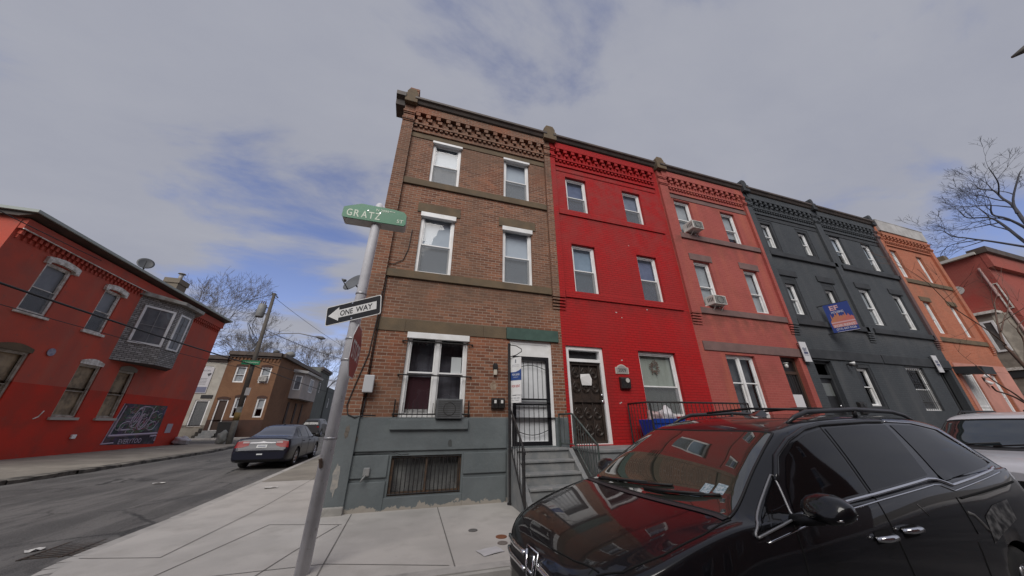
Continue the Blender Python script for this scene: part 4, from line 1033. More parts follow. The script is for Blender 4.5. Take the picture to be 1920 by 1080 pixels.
lump('plastic_bag', 'white plastic bag sticking out of the right of the blue bin', 'bag', (6.24, 6.95, 1.42), .22, BAGW, 2, 'bags in the blue bin', (.85, .8, 1.2))

# ---- rental sign on a post by the white door
t = thing('sign_post', 'tall dark post standing left of the white door', 'post', (2.12, 7.1, 0)); off = (2.12, 7.1, 0)
b = MB(off); b.bar((2.12, 7.1, 0), (2.10, 7.12, 3.30), .05); b.bar((2.12, 7.1, 0), (2.12, 7.1, .04), .09); b.build('post', BLACKM, t)
b = MB(off); b.tube([(2.11, 7.1, 3.26), (2.25, 7.0, 3.22), (2.36, 6.95, 3.14), (2.36, 6.95, 3.08), (2.24, 7.0, 3.0), (2.12, 7.1, 2.97)], .011, 6); b.build('scroll_bracket', BLACKM, t, True)
t = thing('rental_sign', 'narrow white and blue rental sign hanging on the dark post', 'sign', (2.25, 7.02, 1.9)); off = (2.25, 7.02, 1.9)
PS = lambda u, z, d: (2.14 + u * .77 + d * .64, 7.14 - u * .92 + d * .77, z)
b = MB(off); b.wbox(PS, 0, .25, 2.10, 2.95, 0, .02); b.build('board', WHITE, t)
b = MB(off); b.add([PS(0, 2.42, -.003), PS(.25, 2.42, -.003), PS(.25, 2.68, -.003), PS(.2, 2.64, -.003), PS(.12, 2.61, -.003), PS(0, 2.61, -.003)], [(0, 1, 2, 3, 4, 5)]); b.wquad(PS, 0, .004, 2.2, 2.95, -.003); b.build('blue_band', M('sign_blue', (.03, .075, .26), .5), t)
b = MB(off); b.text('FOR LEASE', PS, .125, 2.55, .17, .045, -.005, .01); b.text('INFO', PS, .125, 2.49, .1, .016, -.005); b.build('white_lettering', WHITE, t)
b = MB(off); b.text('FOR RENT', PS, .125, 2.29, .19, .055, -.003, .015); b.build('red_lettering', M('sign_red', (.5, .05, .05), .5), t)
b = MB(off); b.wquad(PS, .11, .135, 2.82, 2.9, -.003); b.text('PROPERTIES', PS, .125, 2.77, .16, .018, -.003); b.text('MANAGEMENT', PS, .125, 2.735, .16, .015, -.003); b.build('emblem', M('sign_grey', (.2, .21, .24), .5), t)
b = MB(off); b.wbox(PS, -.02, .24, 1.93, 2.085, 0, .015); b.build('lower_board', WHITE, t)
b = MB(off); b.text('215 232 0001', PS, .11, 2.03, .2, .03, -.003); b.text('CALL TODAY', PS, .11, 1.98, .17, .022, -.003); b.build('lower_lettering', M('sign_ink', (.2, .22, .25), .5), t)

def panel_sign(name, label, P, u0, u1, z0, z1, off, group=None, stripes=()):
    t = thing(name, label, 'sign', off, group=group)
    b = MB(off); b.wbox(P, u0, u1, z0, z1, 0, .018); b.build('board', M('sign_face_white', (.58, .58, .60), .5), t)
    return t
# big blue rental sign, hung out from the grey house
ang = R(-72)
off = (15.0, D - .1, 5.15)
t = thing('rental_sign', 'blue rental sign with a red skyline standing out from the slate grey house', 'sign', off)
PB = lambda u, z, d: (15.0 + (u + .72) * .486 * math.cos(ang) - d * math.sin(ang), D - .17 + (u + .72) * .486 * math.sin(ang) + d * math.cos(ang), 5.15 + (z - 5.35) * .846)
b = MB(off); b.wbox(PB, -.72, .72, 4.70, 6.0, 0, .02); b.build('board', M('rental_blue', (.022, .05, .235), .5), t)
SKYL = [(-.62, 5.02), (.70, 5.02), (.70, 5.30), (.60, 5.36), (.54, 5.32), (.46, 5.46), (.40, 5.38), (.34, 5.38), (.30, 5.58), (.26, 5.40), (.18, 5.45), (.12, 5.38), (.05, 5.44), (-.02, 5.38), (-.06, 5.55), (-.14, 5.58), (-.18, 5.42), (-.26, 5.55), (-.32, 5.40), (-.38, 5.42), (-.44, 5.32), (-.50, 5.55), (-.53, 5.28), (-.62, 5.2)]
b = MB(off); b.add([PB(u, z, -.004) for u, z in SKYL], [tuple(range(len(SKYL)))]); b.build('skyline', M('sign_coral', (.52, .14, .13), .5, c2=(.5, .2, .1), ns=2.5), t)
b = MB(off); b.wquad(PB, -.62, .70, 5.10, 5.16, -.007); b.text('EF', PB, -.15, 5.80, .50, .22, -.005, .03); b.build('pink_lettering', M('sign_pink', (.62, .38, .40), .5), t)
b = MB(off); b.text('HOUSING', PB, -.05, 5.60, .68, .10, -.005, .02); b.text('(215) 607-9326', PB, .05, 4.82, 1.1, .12, -.005, .02); b.wquad(PB, -.5, .72, 4.705, 4.72, -.005); b.build('white_lettering', M('sign_lilac', (.58, .56, .66), .5), t)
b = MB(off); b.wquad(PB, -.6, .7, 4.91, 5.05, -.006); b.build('band', M('sign_pink_band', (.58, .27, .27), .5), t)
b = MB(off); b.text('FOR RENT', PB, .05, 4.98, 1.15, .12, -.009, .025); b.build('rent_lettering', M('sign_pale_pink', (.68, .52, .52), .5), t)
b = MB(off); b.bar(PB(.7, 6.01, .01), (14.98, D, PB(0, 6.01, 0)[2]), .025); b.build('bracket', BLACKM, t); b = MB(off); b.bar(PB(.7, 4.69, .01), (14.98, D, PB(0, 4.69, 0)[2]), .025); b.build('bracket', BLACKM, t)
# two narrow white signs at the party walls
for (lab, uc, z0, z1) in (('narrow white sign hung on the wall right of the dark brown doorway', 13.06, 3.44, 4.14), ('narrow white sign hung under the ledge at the end of the slate grey house', 21.02, 3.40, 4.10)):
    off = (uc, D, z0)
    t = thing('rental_sign', lab, 'sign', off)
    Pn = lambda u, z, d, uc=uc: (uc + u * .95, D - .13 - .05 * u + d, z)
    b = MB(off); b.wbox(Pn, -.16, .16, z0, z1, 0, .02); b.build('board', M('sign_face_white', (.60, .60, .62), .5), t)
    b = MB(off); b.text('RENT', Pn, 0, (z0 + z1) / 2 + .08, .2, .12, -.004, .02); b.wquad(Pn, -.1, .1, (z0 + z1) / 2 - .08, (z0 + z1) / 2 + .0, -.004); b.wquad(Pn, -.12, .12, (z0 + z1) / 2 - .13, (z0 + z1) / 2 - .115, -.004)
    b.build('lettering', M('sign_navy', (.08, .09, .16), .5), t)
    b = MB(off); b.bar(Pn(-.1, z1 - .05, .02), (uc - .1, D, z1 - .05), .02); b.bar(Pn(-.1, z0 + .05, .02), (uc - .1, D, z0 + .05), .02); b.build('bracket', BLACKM, t)

# ------------------------------------------------------------------ street sign pole at the corner
POLEM = M('galvanised_pole', (.72, .72, .76), .55, c2=(.62, .62, .66), ns=5, streak=((.30, .29, .30), 6, .4), speck=((.22, .20, .19), 14, .5))
PX_, PYY = -0.945, 4.80
t = thing('sign_pole', 'pale galvanised sign pole standing on the corner pavement', 'pole', (PX_, PYY, 0)); off = (PX_, PYY, 0)
b = MB(off); b.lathe([(.073, 0), (.071, 4.95), (.06, 5.0), (.04, 5.03), (0, 5.04)], (PX_, PYY, 0), 20); b.build('pole', POLEM, t, True)
STRAPM = M('steel_strap', (.36, .36, .38), .4, .6)
for z in (1.32, 2.30, 2.6, 3.3):
    b = MB(off); b.lathe([(.075, 0), (.079, .004), (.079, .028), (.075, .032)], (PX_, PYY, z), 20); b.build('strap', STRAPM, t, True)
b = MB(off); b.bar((PX_ - .02, PYY - .075, 1.02), (PX_ - .04, PYY - .11, 1.12), .03); b.build('tag', M('rust', (.09, .06, .045), .8), t)
# street name sign
SGREEN = M('sign_green', (.004, .19, .085), .4, c2=(.004, .16, .07), ns=4)
SLET = M('sign_green_lettering', (.66, .74, .62), .5)
off = (PX_, PYY, 4.7)
t = thing('street_name_sign', 'green street name sign on top of the corner pole', 'street sign', off)
PG = PY(PYY - .115)
poly = [(-1.43, 4.585), (-.50, 4.585), (-.475, 4.62), (-.475, 4.80), (-.52, 4.86), (-.70, 4.885), (-1.20, 4.895), (-1.40, 4.81), (-1.455, 4.78), (-1.455, 4.61)]
b = MB(off); b.prism(poly, PYY - .095, PYY + .11); b.build('body', M('sign_body_pale', (.60, .58, .56), .6, c2=(.5, .48, .46), ns=5), t, bevel=.008)
b = MB(off); b.prism([(-.965 + (x + .965) * 1.004, 4.73 + (z - 4.73) * 1.01) for x, z in poly], PYY - .113, PYY - .0955); b.build('blade', SGREEN, t)
b = MB(off)
for k, (ch, u) in enumerate(zip('GRATZ', (-1.355, -1.245, -1.13, -1.025, -.925))): b.text(ch, PG, u, 4.69, .082 if ch not in 'A' else .09, .135, -.001, .012)
b.text('ST', PG, -.565, 4.66, .105, .068, -.001, .01); b.text('N 2099', PG, -.865, 4.818, .20, .05, -.001, .006)
b.wbox(PG, -.735, -.665, 4.823, 4.832, -.002, 0); b.add([PG(-.76, 4.8275, -.002), PG(-.73, 4.842, -.002), PG(-.73, 4.813, -.002)], [(0, 1, 2)])
b.build('lettering', SLET, t)
b = MB(off); b.lathe([(0, 0), (.008, 0), (.008, .006), (0, .006)], PG(-1.085, 4.775, -.006), 8, 'y'); b.lathe([(0, 0), (.008, 0), (.008, .006), (0, .006)], PG(-.895, 4.765, -.006), 8, 'y'); b.build('rivets', CHROME, t)
b = MB(off); b.lathe([(.07, 4.89), (.07, 4.96), (.05, 5.0), (0, 5.01)], (PX_ + .03, PYY + .02, 0), 14); b.build('cap', POLEM, t, True)
# one-way sign
_a, _t = R(-30), R(8)
dv = Vector((math.cos(_a) * math.cos(_t), math.sin(_a) * math.cos(_t), math.sin(_t))); nv = Vector((math.sin(_a), -math.cos(_a), 0)); uv_ = Vector((-math.cos(_a) * math.sin(_t), -math.sin(_a) * math.sin(_t), math.cos(_t)))
c0 = Vector((PX_, PYY, 3.02)) + nv * .092
off = tuple(c0)
t = thing('one_way_sign', 'black and white one way arrow sign on the corner pole', 'road sign', off)
PO = lambda u, z, d: tuple(c0 + dv * u + uv_ * z - nv * d)
def rrect(w_, h_, r_, n=4):
    pts = []
    for cx, cy, a0 in ((w_ - r_, h_ - r_, 0), (-w_ + r_, h_ - r_, 90), (-w_ + r_, -h_ + r_, 180), (w_ - r_, -h_ + r_, 270)):
        for k in range(n + 1): pts.append((cx + r_ * math.cos(R(a0 + 90 * k / n)), cy + r_ * math.sin(R(a0 + 90 * k / n))))
    return pts
def plate(b, P, pts, d0, d1):
    n = len(pts)
    b.add([P(u, z, d0) for u, z in pts] + [P(u, z, d1) for u, z in pts], [tuple(range(n)), tuple(range(n, 2 * n))[::-1]] + [(i, (i + 1) % n, n + (i + 1) % n, n + i) for i in range(n)])
SW = M('sign_white', (.84, .84, .83), .45, c2=(.76, .76, .75), ns=6); SB = M('sign_black', (.012, .012, .013), .45)
b = MB(off); plate(b, PO, rrect(.455, .152, .03), .0, .006); b.build('plate', SW, t)
b = MB(off); plate(b, PO, rrect(.443, .140, .024), -.002, .0005); b.build('black_field', SB, t)
b = MB(off); b.add([PO(u, z, -.004) for u, z in ((-.415, 0), (-.235, .108), (-.235, .062), (.385, .062), (.385, -.062), (-.235, -.062), (-.235, -.108))], [tuple(range(7))]); b.build('arrow', SW, t)
b = MB(off); b.text('ONE', PO, -.105, 0, .21, .085, -.006, .015); b.text('WAY', PO, .185, 0, .27, .085, -.006, .015); b.build('lettering', SB, t)
b = MB(off)
for z in (-.12, .12): b.tube([PO(-.01, z, -.012), PO(-.01, z, .02)], .012, 8)
b.build('bolts', CHROME, t)
# stop sign, facing down the street
off = (PX_ + .09, PYY, 2.43)
t = thing('stop_sign', 'red octagonal stop sign seen almost edge-on on the corner pole', 'road sign', off)
PT = lambda u, z, d: (PX_ + .095 - d, PYY - .05 + u, 2.43 + z)
octo = [(.36 / math.cos(R(22.5)) * math.cos(R(22.5 + 45 * k)), .36 / math.cos(R(22.5)) * math.sin(R(22.5 + 45 * k))) for k in range(8)]
b = MB(off); plate(b, PT, octo, 0, .005); b.build('plate', SW, t)
b = MB(off); plate(b, PT, [(u * .95, z * .95) for u, z in octo], -.002, .0005); b.build('red_field', M('stop_red', (.36, .012, .018), .4, c2=(.30, .012, .018), ns=3), t)
b = MB(off); b.text('STOP', PT, 0, 0, .58, .25, -.004, .012); b.build('lettering', SW, t)
b = MB(off); b.bar((PX_ + .06, PYY, 2.55), (PX_ + .094, PYY, 2.55), .04); b.bar((PX_ + .06, PYY, 2.3), (PX_ + .094, PYY, 2.3), .04); b.build('bracket', POLEM, t)
# things lying on the pavement and road
def cap(label, x, y, r_, mat):
    t_ = MB((x, y, 0)); t_.lathe([(0, .001), (r_, .001), (r_, .009), (r_ * .8, .012), (0, .012)], (x, y, 0), 20)
    o = t_.build('valve_cover', mat); o.location = (x, y, 0)
    return tag(o, label, 'valve cover', 'valve covers in the pavement')
cap('grey round valve cover nearest the grey wall on the pavement', 1.11, 5.72, .07, M('worn_steel', (.13, .125, .12), .6))
cap('rusty orange round valve cover on the pavement near the van', 1.45, 5.31, .08, M('rusty_steel', (.20, .075, .035), .8))
cap('brownish grey round valve cover beside the rusty one', 1.40, 5.06, .07, M('dull_steel', (.17, .145, .13), .7))
def scrap(label, x, y, z, sx, sy, rz, mat, seed):
    rn = random.Random(seed); b = MB((x, y, z)); n = 4
    c_, s_ = math.cos(rz), math.sin(rz)
    V = []
    for i in range(n + 1):
        for j in range(n + 1):
            u, v = (i / n - .5) * sx, (j / n - .5) * sy
            V.append((x + c_ * u - s_ * v, y + s_ * u + c_ * v, z + .006 + rn.uniform(0, .03 if sx < .29 else .008)))
    b.add(V, [(i * (n + 1) + j, i * (n + 1) + j + 1, (i + 1) * (n + 1) + j + 1, (i + 1) * (n + 1) + j) for i in range(n) for j in range(n)])
    o = b.build('paper_scrap', mat); o.location = (x, y, z)
    return tag(o, label, 'litter', 'paper litter')
PAPW = M('litter_paper', (.66, .65, .63), .8)
scrap('flat translucent paper sheet lying on the pavement by the van', 1.17, 4.82, 0, .3, .22, .3, M('pale_wrapper', (.54, .53, .54), .5), 1)
scrap('crumpled white paper on the pavement behind the sign pole', -3.15, 10.4, zs(10.4), .28, .14, .2, PAPW, 2)
scrap('white paper scrap beside the storm drain grate', -4.85, 7.15, -.12, .17, .1, .7, PAPW, 3)
scrap('small white scrap on the asphalt left of the drain', -5.3, 6.3, -.13, .14, .09, .1, PAPW, 4)
scrap('white scrap on the asphalt behind the blue sedan', -6.6, 12.6, zr(12.6) + .005, .25, .1, .4, PAPW, 5)
scrap('white paper on the old pavement below the mural', -12.6, 23.0, .33, .35, .2, .4, PAPW, 6)
t = thing('storm_drain', 'dark iron storm drain grate in the gutter by the kerb', 'drain', (-4.35, 7.6, -.13)); off = (-4.35, 7.6, -.13)
b = MB(off); b.box(-4.75, -3.9, 6.75, 8.5, -.134, -.128); b.build('pit', M('drain_dark', (.012, .011, .010), .9), t)
b = MB(off)
for k in range(22): b.box(-4.70, -3.95, 6.8 + k * .08, 6.83 + k * .08, -.128, -.118)
for x in (-4.73, -4.32, -3.95): b.box(x, x + .04, 6.77, 8.48, -.128, -.116)
b.build('grate', M('rusty_iron', (.055, .038, .028), .8, c2=(.03, .025, .022), ns=9), t)

# ------------------------------------------------------------------ red corner house across the side street
LX = -14.0
PL = PXp(LX)
LRED = M('red_painted_stucco', (.56, .088, .052), .85, c2=(.43, .088, .060), ns=.6, stain=((.30, .09, .07), .9, .75), streak=((.40, .13, .09), 1.5, .5), speck=((.30, .105, .08), 3.5, .6), bump=.25, bs=22)
LREDB = M('darker_red_lower_wall', (.58, .036, .016), .85, c2=(.46, .042, .022), ns=.8, stain=((.30, .05, .03), 1.1, .65), speck=((.35, .075, .05), 3, .5), bump=.25, bs=22)
SHINGLE = brick('grey_cedar_shingle', (.25, .24, .23), (.46, .45, .44), (.09, .088, .084), stain=(.19, .182, .175), bump=.8, row=.09, msize=.012)
off = (LX, 14.0, .3)
lh = thing('corner_house', 'dark red painted corner house with a shingled bay window and a mural', 'house', off)
def yc(y): return y * 1.0
LW2 = [(15.05, 16.05, 5.32, 7.25), (17.65, 18.55, 5.28, 7.22)]
LW1 = [(15.2, 16.33, 1.80, 4.0), (18.33, 19.40, 1.80, 3.98), (20.37, 21.38, 1.80, 4.0)]
wl_ = MB(off); wall(wl_, PL, 13.6, 26.75, 2.95, 8.25, LW2 + LW1, .2)
for (u, ) in ((13.6,), (26.75,)): wl_.quad(PL(u, .2, 0), PL(u, .2, 12), PL(u, 8.25, 12), PL(u, 8.25, 0))
wl_.wquad(PL, 13.6, 26.75, .2, 8.25, 12); wl_.build('wall', LRED, lh)
wl_ = MB(off); wall(wl_, PL, 13.6, 26.75, .1, 2.95, LW1, .2); wl_.build('lower_wall', LREDB, lh)
fl = MB(off); fl.wbox(PL, 13.7, 26.7, 4.3, 4.5, .3, 11.9); fl.wbox(PL, 13.7, 26.7, .9, 1.1, .3, 11.9); fl.build('floor', DARKIN, lh)
rf = MB(off)
rf.prism([(LX + .42, 8.40), (LX + .42, 8.47), (LX + .36, 8.50), (LX - 12, 8.76), (LX - 12, 8.251), (LX, 8.251), (LX + .05, 8.28)], 13.45, 26.9, 'y')
rf.build('roof', GUTTER, lh)
rf = MB(off); rf.box(LX + .40, LX + .49, 13.35, 26.95, 8.42, 8.53); rf.box(LX - 12, LX + .40, 13.35, 13.44, 8.42, 8.53); rf.build('gutter', M('pale_gutter', (.36, .40, .37), .5), lh)
ct = MB(off); ct.wbox(PL, 13.62, 26.73, 7.85, 8.25, -.16, 0)
for k in range(64):
    u = 13.7 + k * .203
    ct.wbox(PL, u, u + .1, 7.66, 7.849, -.12, 0); ct.wbox(PL, u + .02, u + .08, 7.52, 7.659, -.06, 0)
ct.build('cornice', LRED, lh)
ct = MB(off); ct.tube([PL(13.6, 7.84, -.19), PL(18, 7.80, -.19), PL(22.5, 7.83, -.19)], .022, 6); ct.build('conduit', OLDWHITE, lh)
for k, (a, b_, c_, d_) in enumerate(LW2):
    f = window(lh, off, PL, a, b_, c_, d_, mat=OLDWHITE, blind=M('slate_curtain', (.16, .165, .19), .8, c2=(.22, .22, .24), ns=2), dep=.05, fr=.09, screen=True, sill=OLDWHITE)
    s = MB(off)
    n = 8; W_ = b_ - a
    up_ = [(a - .14 + (W_ + .28) * i / n, d_ + .16 + .10 * math.sin(math.pi * i / n)) for i in range(n + 1)]
    dn_ = [(a + .02 + (W_ - .04) * i / n, d_ - .01 + .055 * math.sin(math.pi * i / n)) for i in range(n + 1)]
    poly = [(a - .14, d_ - .10), (a - .0, d_ - .10)] + dn_ + [(b_ + .0, d_ - .10), (b_ + .14, d_ - .10)] + up_[::-1]
    plate(s, PL, poly, -.10, .04); s.build('arched_lintel', OLDWHITE, f)
for k, (a, b_, c_, d_) in enumerate(LW1):
    f = window(lh, off, PL, a, b_, c_, d_, mat=M('weathered_frame', (.50, .46, .40), .8, c2=(.30, .26, .21), ns=4), blind=BOARD, dep=.05, fr=.08, screen=False, glass=False, sill=M('pale_sill', (.42, .40, .36), .8))
    s = MB(off); n = 8; W_ = b_ - a
    up_ = [(a - .03 + (W_ + .06) * i / n, d_ + .12 + .12 * math.sin(math.pi * i / n)) for i in range(n + 1)]
    poly = [(a - .03, d_ - .02), (b_ + .03, d_ - .02)] + up_[::-1]
    plate(s, PL, poly, -.03, .04); s.build('arched_lintel', (OLDWHITE if k == 1 else BROWNSTONE if k == 0 else M('tan_lintel', (.26, .235, .20), .8)), f)
# bay window
by0, by1, bz0, bz1, bd = 19.50, 23.4, 4.35, 7.62, 0.9
bay = MB(off)
fu0, fu1 = 20.9, 22.25
def baypoly(z, k=1.0):
    return [PL(by0, z, 0), PL(fu0, z, -bd * k), PL(fu1, z, -bd * k), PL(by1, z, 0)]
for za, zb in ((bz0, bz1),):
    A, B = baypoly(za), baypoly(zb)
    for i in range(3): bay.quad(A[i], A[i + 1], B[i + 1], B[i])
    bay.add(A, [(0, 1, 2, 3)]); bay.add(B, [(3, 2, 1, 0)])
bobj = bay.build('bay_window', SHINGLE, lh)
q = MB(off)
A, B = [PL(by0 - .25, bz1, .0), PL(fu0 - .15, bz1, -bd - .28), PL(fu1 + .2, bz1, -bd - .28), PL(by1 + .3, bz1, .0)], [PL(by0 - .25, bz1 + .22, .0), PL(fu0 - .15, bz1 + .16, -bd - .30), PL(fu1 + .2, bz1 + .16, -bd - .30), PL(by1 + .3, bz1 + .22, .0)]
for i in range(3): q.quad(A[i], A[i + 1], B[i + 1], B[i])
q.add(A, [(0, 1, 2, 3)]); q.add(B, [(0, 1, 2, 3)]); q.build('bay_roof', M('pale_roof_edge', (.40, .40, .37), .7, c2=(.25, .23, .2), ns=3), bobj)
def facet_window(p0, p1, s0, s1, z0, z1, name='window', grid=True, parent=None, wm=None):
    p0, p1 = Vector(p0), Vector(p1); e = (p1 - p0); L = e.length; e = e / L; nrm = Vector((e.y, -e.x, 0))
    if nrm.x < 0: nrm = -nrm
    Pf = lambda u, z, d: tuple(Vector((p0.x, p0.y, 0)) + e * u - nrm * d + Vector((0, 0, z)))
    b = MB(off); ring(b, Pf, s0, s1, z0, z1, .10, -.05, -.003)
    f = b.build(name, wm or WHITE, parent)
    b = MB(off); b.wquad(Pf, s0 + .1, s1 - .1, z0 + .1, z1 - .1, -.022); b.build('pane', GLASS, f)
    b = MB(off); b.wquad(Pf, s0 + .1, s1 - .1, z0 + .1, z1 - .1, -.006); b.build('blind', M('bay_curtain', (.13, .135, .15), .85, c2=(.2, .2, .21), ns=2.5), f)
    if grid:
        b = MB(off); m_ = (s0 + s1) / 2; b.wbox(Pf, m_ - .015, m_ + .015, z0 + .1, z1 - .1, -.035, -.024); b.wbox(Pf, s0 + .1, s1 - .1, (z0 + z1) / 2 - .015, (z0 + z1) / 2 + .015, -.036, -.025); b.build('glazing_bar', M('grey_bar', (.25, .25, .26), .6), f)
    return f
A = baypoly(0)
facet_window(A[0], A[1], .28, 1.58, 5.25, 7.2, parent=bobj)
facet_window(A[1], A[2], .22, 1.1, 5.2, 7.2, parent=bobj)
facet_window(A[2], A[3], .3, 1.2, 5.25, 7.2, parent=bobj)
# chimney
ch = MB(off); ch.box(LX - 1.4, LX - .7, 22.4, 23.2, 8.5, 9.5); ch.box(LX - 1.45, LX - .65, 22.35, 23.25, 9.5, 9.8)
cho = ch.build('chimney', brick('tan_chimney_brick', (.22, .19, .15), (.26, .22, .17), (.2, .18, .15)), lh)
ch = MB(off); ch.lathe([(.10, 9.8), (.10, 10.2), (.0, 10.2)], (LX - .98, 22.8, 0), 12); ch.lathe([(0, 10.25), (.2, 10.25), (.16, 10.3), (0, 10.31)], (LX - .98, 22.8, 0), 12); ch.build('flue', M('galv_flue', (.32, .32, .32), .5), cho, True)
# mural
def mural():
    m, t, p, o = newmat('mural_paint')
    v = N(t, 'ShaderNodeTexCoord').outputs['Object']
    mp = N(t, 'ShaderNodeMapping'); mp.inputs['Rotation'].default_value = (R(38), 0, 0); t.links.new(v, mp.inputs[0])
    wv = N(t, 'ShaderNodeTexWave'); wv.inputs['Scale'].default_value = .9; wv.inputs['Distortion'].default_value = 9; wv.inputs['Detail'].default_value = 2.0; t.links.new(mp.outputs[0], wv.inputs['Vector'])
    vo = N(t, 'ShaderNodeTexVoronoi'); vo.inputs['Scale'].default_value = 3.6; t.links.new(v, vo.inputs['Vector'])
    hs = N(t, 'ShaderNodeHueSaturation'); hs.inputs['Saturation'].default_value = .75; hs.inputs['Value'].default_value = .17; t.links.new(vo.outputs['Color'], hs.inputs['Color'])
    base = mixrgb(t, .5, hs.outputs[0], (.03, .016, .028))
    r_ = N(t, 'ShaderNodeMapRange'); r_.inputs['From Min'].default_value = .72; r_.inputs['From Max'].default_value = .86; t.links.new(wv.outputs['Fac'], r_.inputs['Value'])
    col = mixrgb(t, mul(t, r_.outputs[0], .5), base, (.26, .17, .23))
    col = mixrgb(t, noise(t, v, 1.0, 3, .5, .5, .62), col, (.03, .02, .035))
    t.links.new(col, p.inputs['Base Color']); p.inputs['Roughness'].default_value = .7
    return m
mu = MB(off); mu.add([PL(u, z, -.006) for u, z in ((21.35, .62), (21.62, 2.5), (24.75, 2.52), (24.85, .5))], [(0, 1, 2, 3)])
muo = mu.build('mural', mural(), lh)
mu = MB(off); MLIL = M('mural_lilac_line', (.50, .42, .52), .7)
def strokes(mb_, pts, wd):
    mb_.tube([PL(u, z, -.008) for u, z in pts], wd, 4)
strokes(mu, [(21.55, .95), (21.78, 2.4)], .03); strokes(mu, [(21.5, 1.0), (24.75, 1.05)], .055)
strokes(mu, [(21.35, .64), (21.62, 2.5)], .02); strokes(mu, [(21.3, .66), (22.0, .68)], .03); strokes(mu, [(24.3, .9), (24.75, .93), (24.78, .65)], .05)
def ell(cx, cz, rx, rz_, a0=0, a1=360, n=18, tilt=.25): return [(cx + rx * math.cos(R(a0 + (a1 - a0) * i / n)) + tilt * rz_ * math.sin(R(a0 + (a1 - a0) * i / n)), cz + rz_ * math.sin(R(a0 + (a1 - a0) * i / n))) for i in range(n + 1)]
for e in (ell(22.75, 1.85, .22, .45), ell(22.75, 1.85, .09, .25), ell(23.35, 1.8, .2, .5, 180, 360), ell(23.4, 1.8, .30, .55, 150, 380), ell(24.1, 1.45, .28, .22), ell(24.0, 1.95, .3, .25, 60, 270), ell(22.3, 1.45, .35, .2, 20, 240), ell(23.2, 2.25, .5, .16, 0, 180)):
    strokes(mu, e, .024)
strokes(mu, [(23.05, 2.35), (23.0, 1.3)], .02); strokes(mu, [(23.75, 2.3), (23.6, 1.35)], .02); strokes(mu, [(22.1, 1.25), (22.6, 1.28)], .04)
mu.build('bubble_letters', MLIL, muo)
rq = random.Random(12)
for nm, mt, cnt in (('pink_scribble', M('mural_pink', (.42, .14, .20), .7), 16), ('green_scribble', M('mural_green', (.12, .26, .16), .7), 30), ('white_scribble', M('mural_white', (.58, .54, .58), .7), 18)):
    mu = MB(off)
    for k in range(cnt):
        u, z = rq.uniform(21.9, 24.5), rq.uniform(1.15, 2.4); a0 = rq.uniform(0, 360)
        strokes(mu, ell(u, z, rq.uniform(.08, .3), rq.uniform(.06, .2), a0, a0 + rq.uniform(90, 260), 9), rq.uniform(.008, .016))
    mu.build(nm, mt, muo)
mu = MB(off); mu.text('EVERYTOO', PL, 23.05, .72, 1.5, .22, -.010, .0); mu.build('lettering', MLIL, muo)
pn = MB(off); pn.wquad(PL, 25.35, 25.85, 1.05, 1.55, -.02); pn.build('wall_notice', M('pale_lilac_panel', (.42, .38, .43), .7), lh)
pn = MB(off); pn.wbox(PL, 19.6, 19.8, .95, 1.12, -.08, 0); pn.build('vent_cap', WHITE, lh, bevel=.02)
pn = MB(off); pn.lathe([(0, 0), (.15, 0), (.15, .02), (0, .02)], PL(16.95, 4.15, -.02), 18, 'x'); pn.build('round_plaque', M('plaque_lilac', (.34, .33, .40), .6, c2=(.2, .2, .3), ns=9), lh)
for (a, b_) in (((17.95, 2.02), (17.7, 1.72)),):
    pn = MB(off); pn.tube([PL(a[0], a[1], -.01), PL(17.85, 1.8, -.012), PL(b_[0], b_[1], -.01)], .02, 5); pn.build('scar', OLDWHITE, lh)
# dish on its roof
off2 = (LX - .3, 19.9, 8.6)
t = thing('satellite_dish', 'large dark satellite dish on the roof of the red corner house', 'satellite dish', off2, group='satellite dishes')
c = Vector((LX - .3, 19.2, 9.25)); nn, a_, e_ = dish(t, off2, c, (.55, -.75, .35), .32, M('dish_dark_grey', (.06, .064, .07), .5))
b = MB(off2); b.tube([tuple(c - nn * .04), (LX - .45, 19.45, 9.0), (LX - .45, 19.45, 8.5)], .03, 8); b.build('mast', ACG, t, True)
b = MB(off2); b.tube([tuple(c - e_ * .45 + nn * .05), tuple(c - e_ * .2 + nn * .5)], .015, 6); b.build('feed_arm', ACG, t)
lump('trash_bag', 'white trash bag lying at the corner of the red house', 'trash bag', (-13.6, 26.55, .37), .36, BAGW, 5, None, (1.1, 1.0, .75))

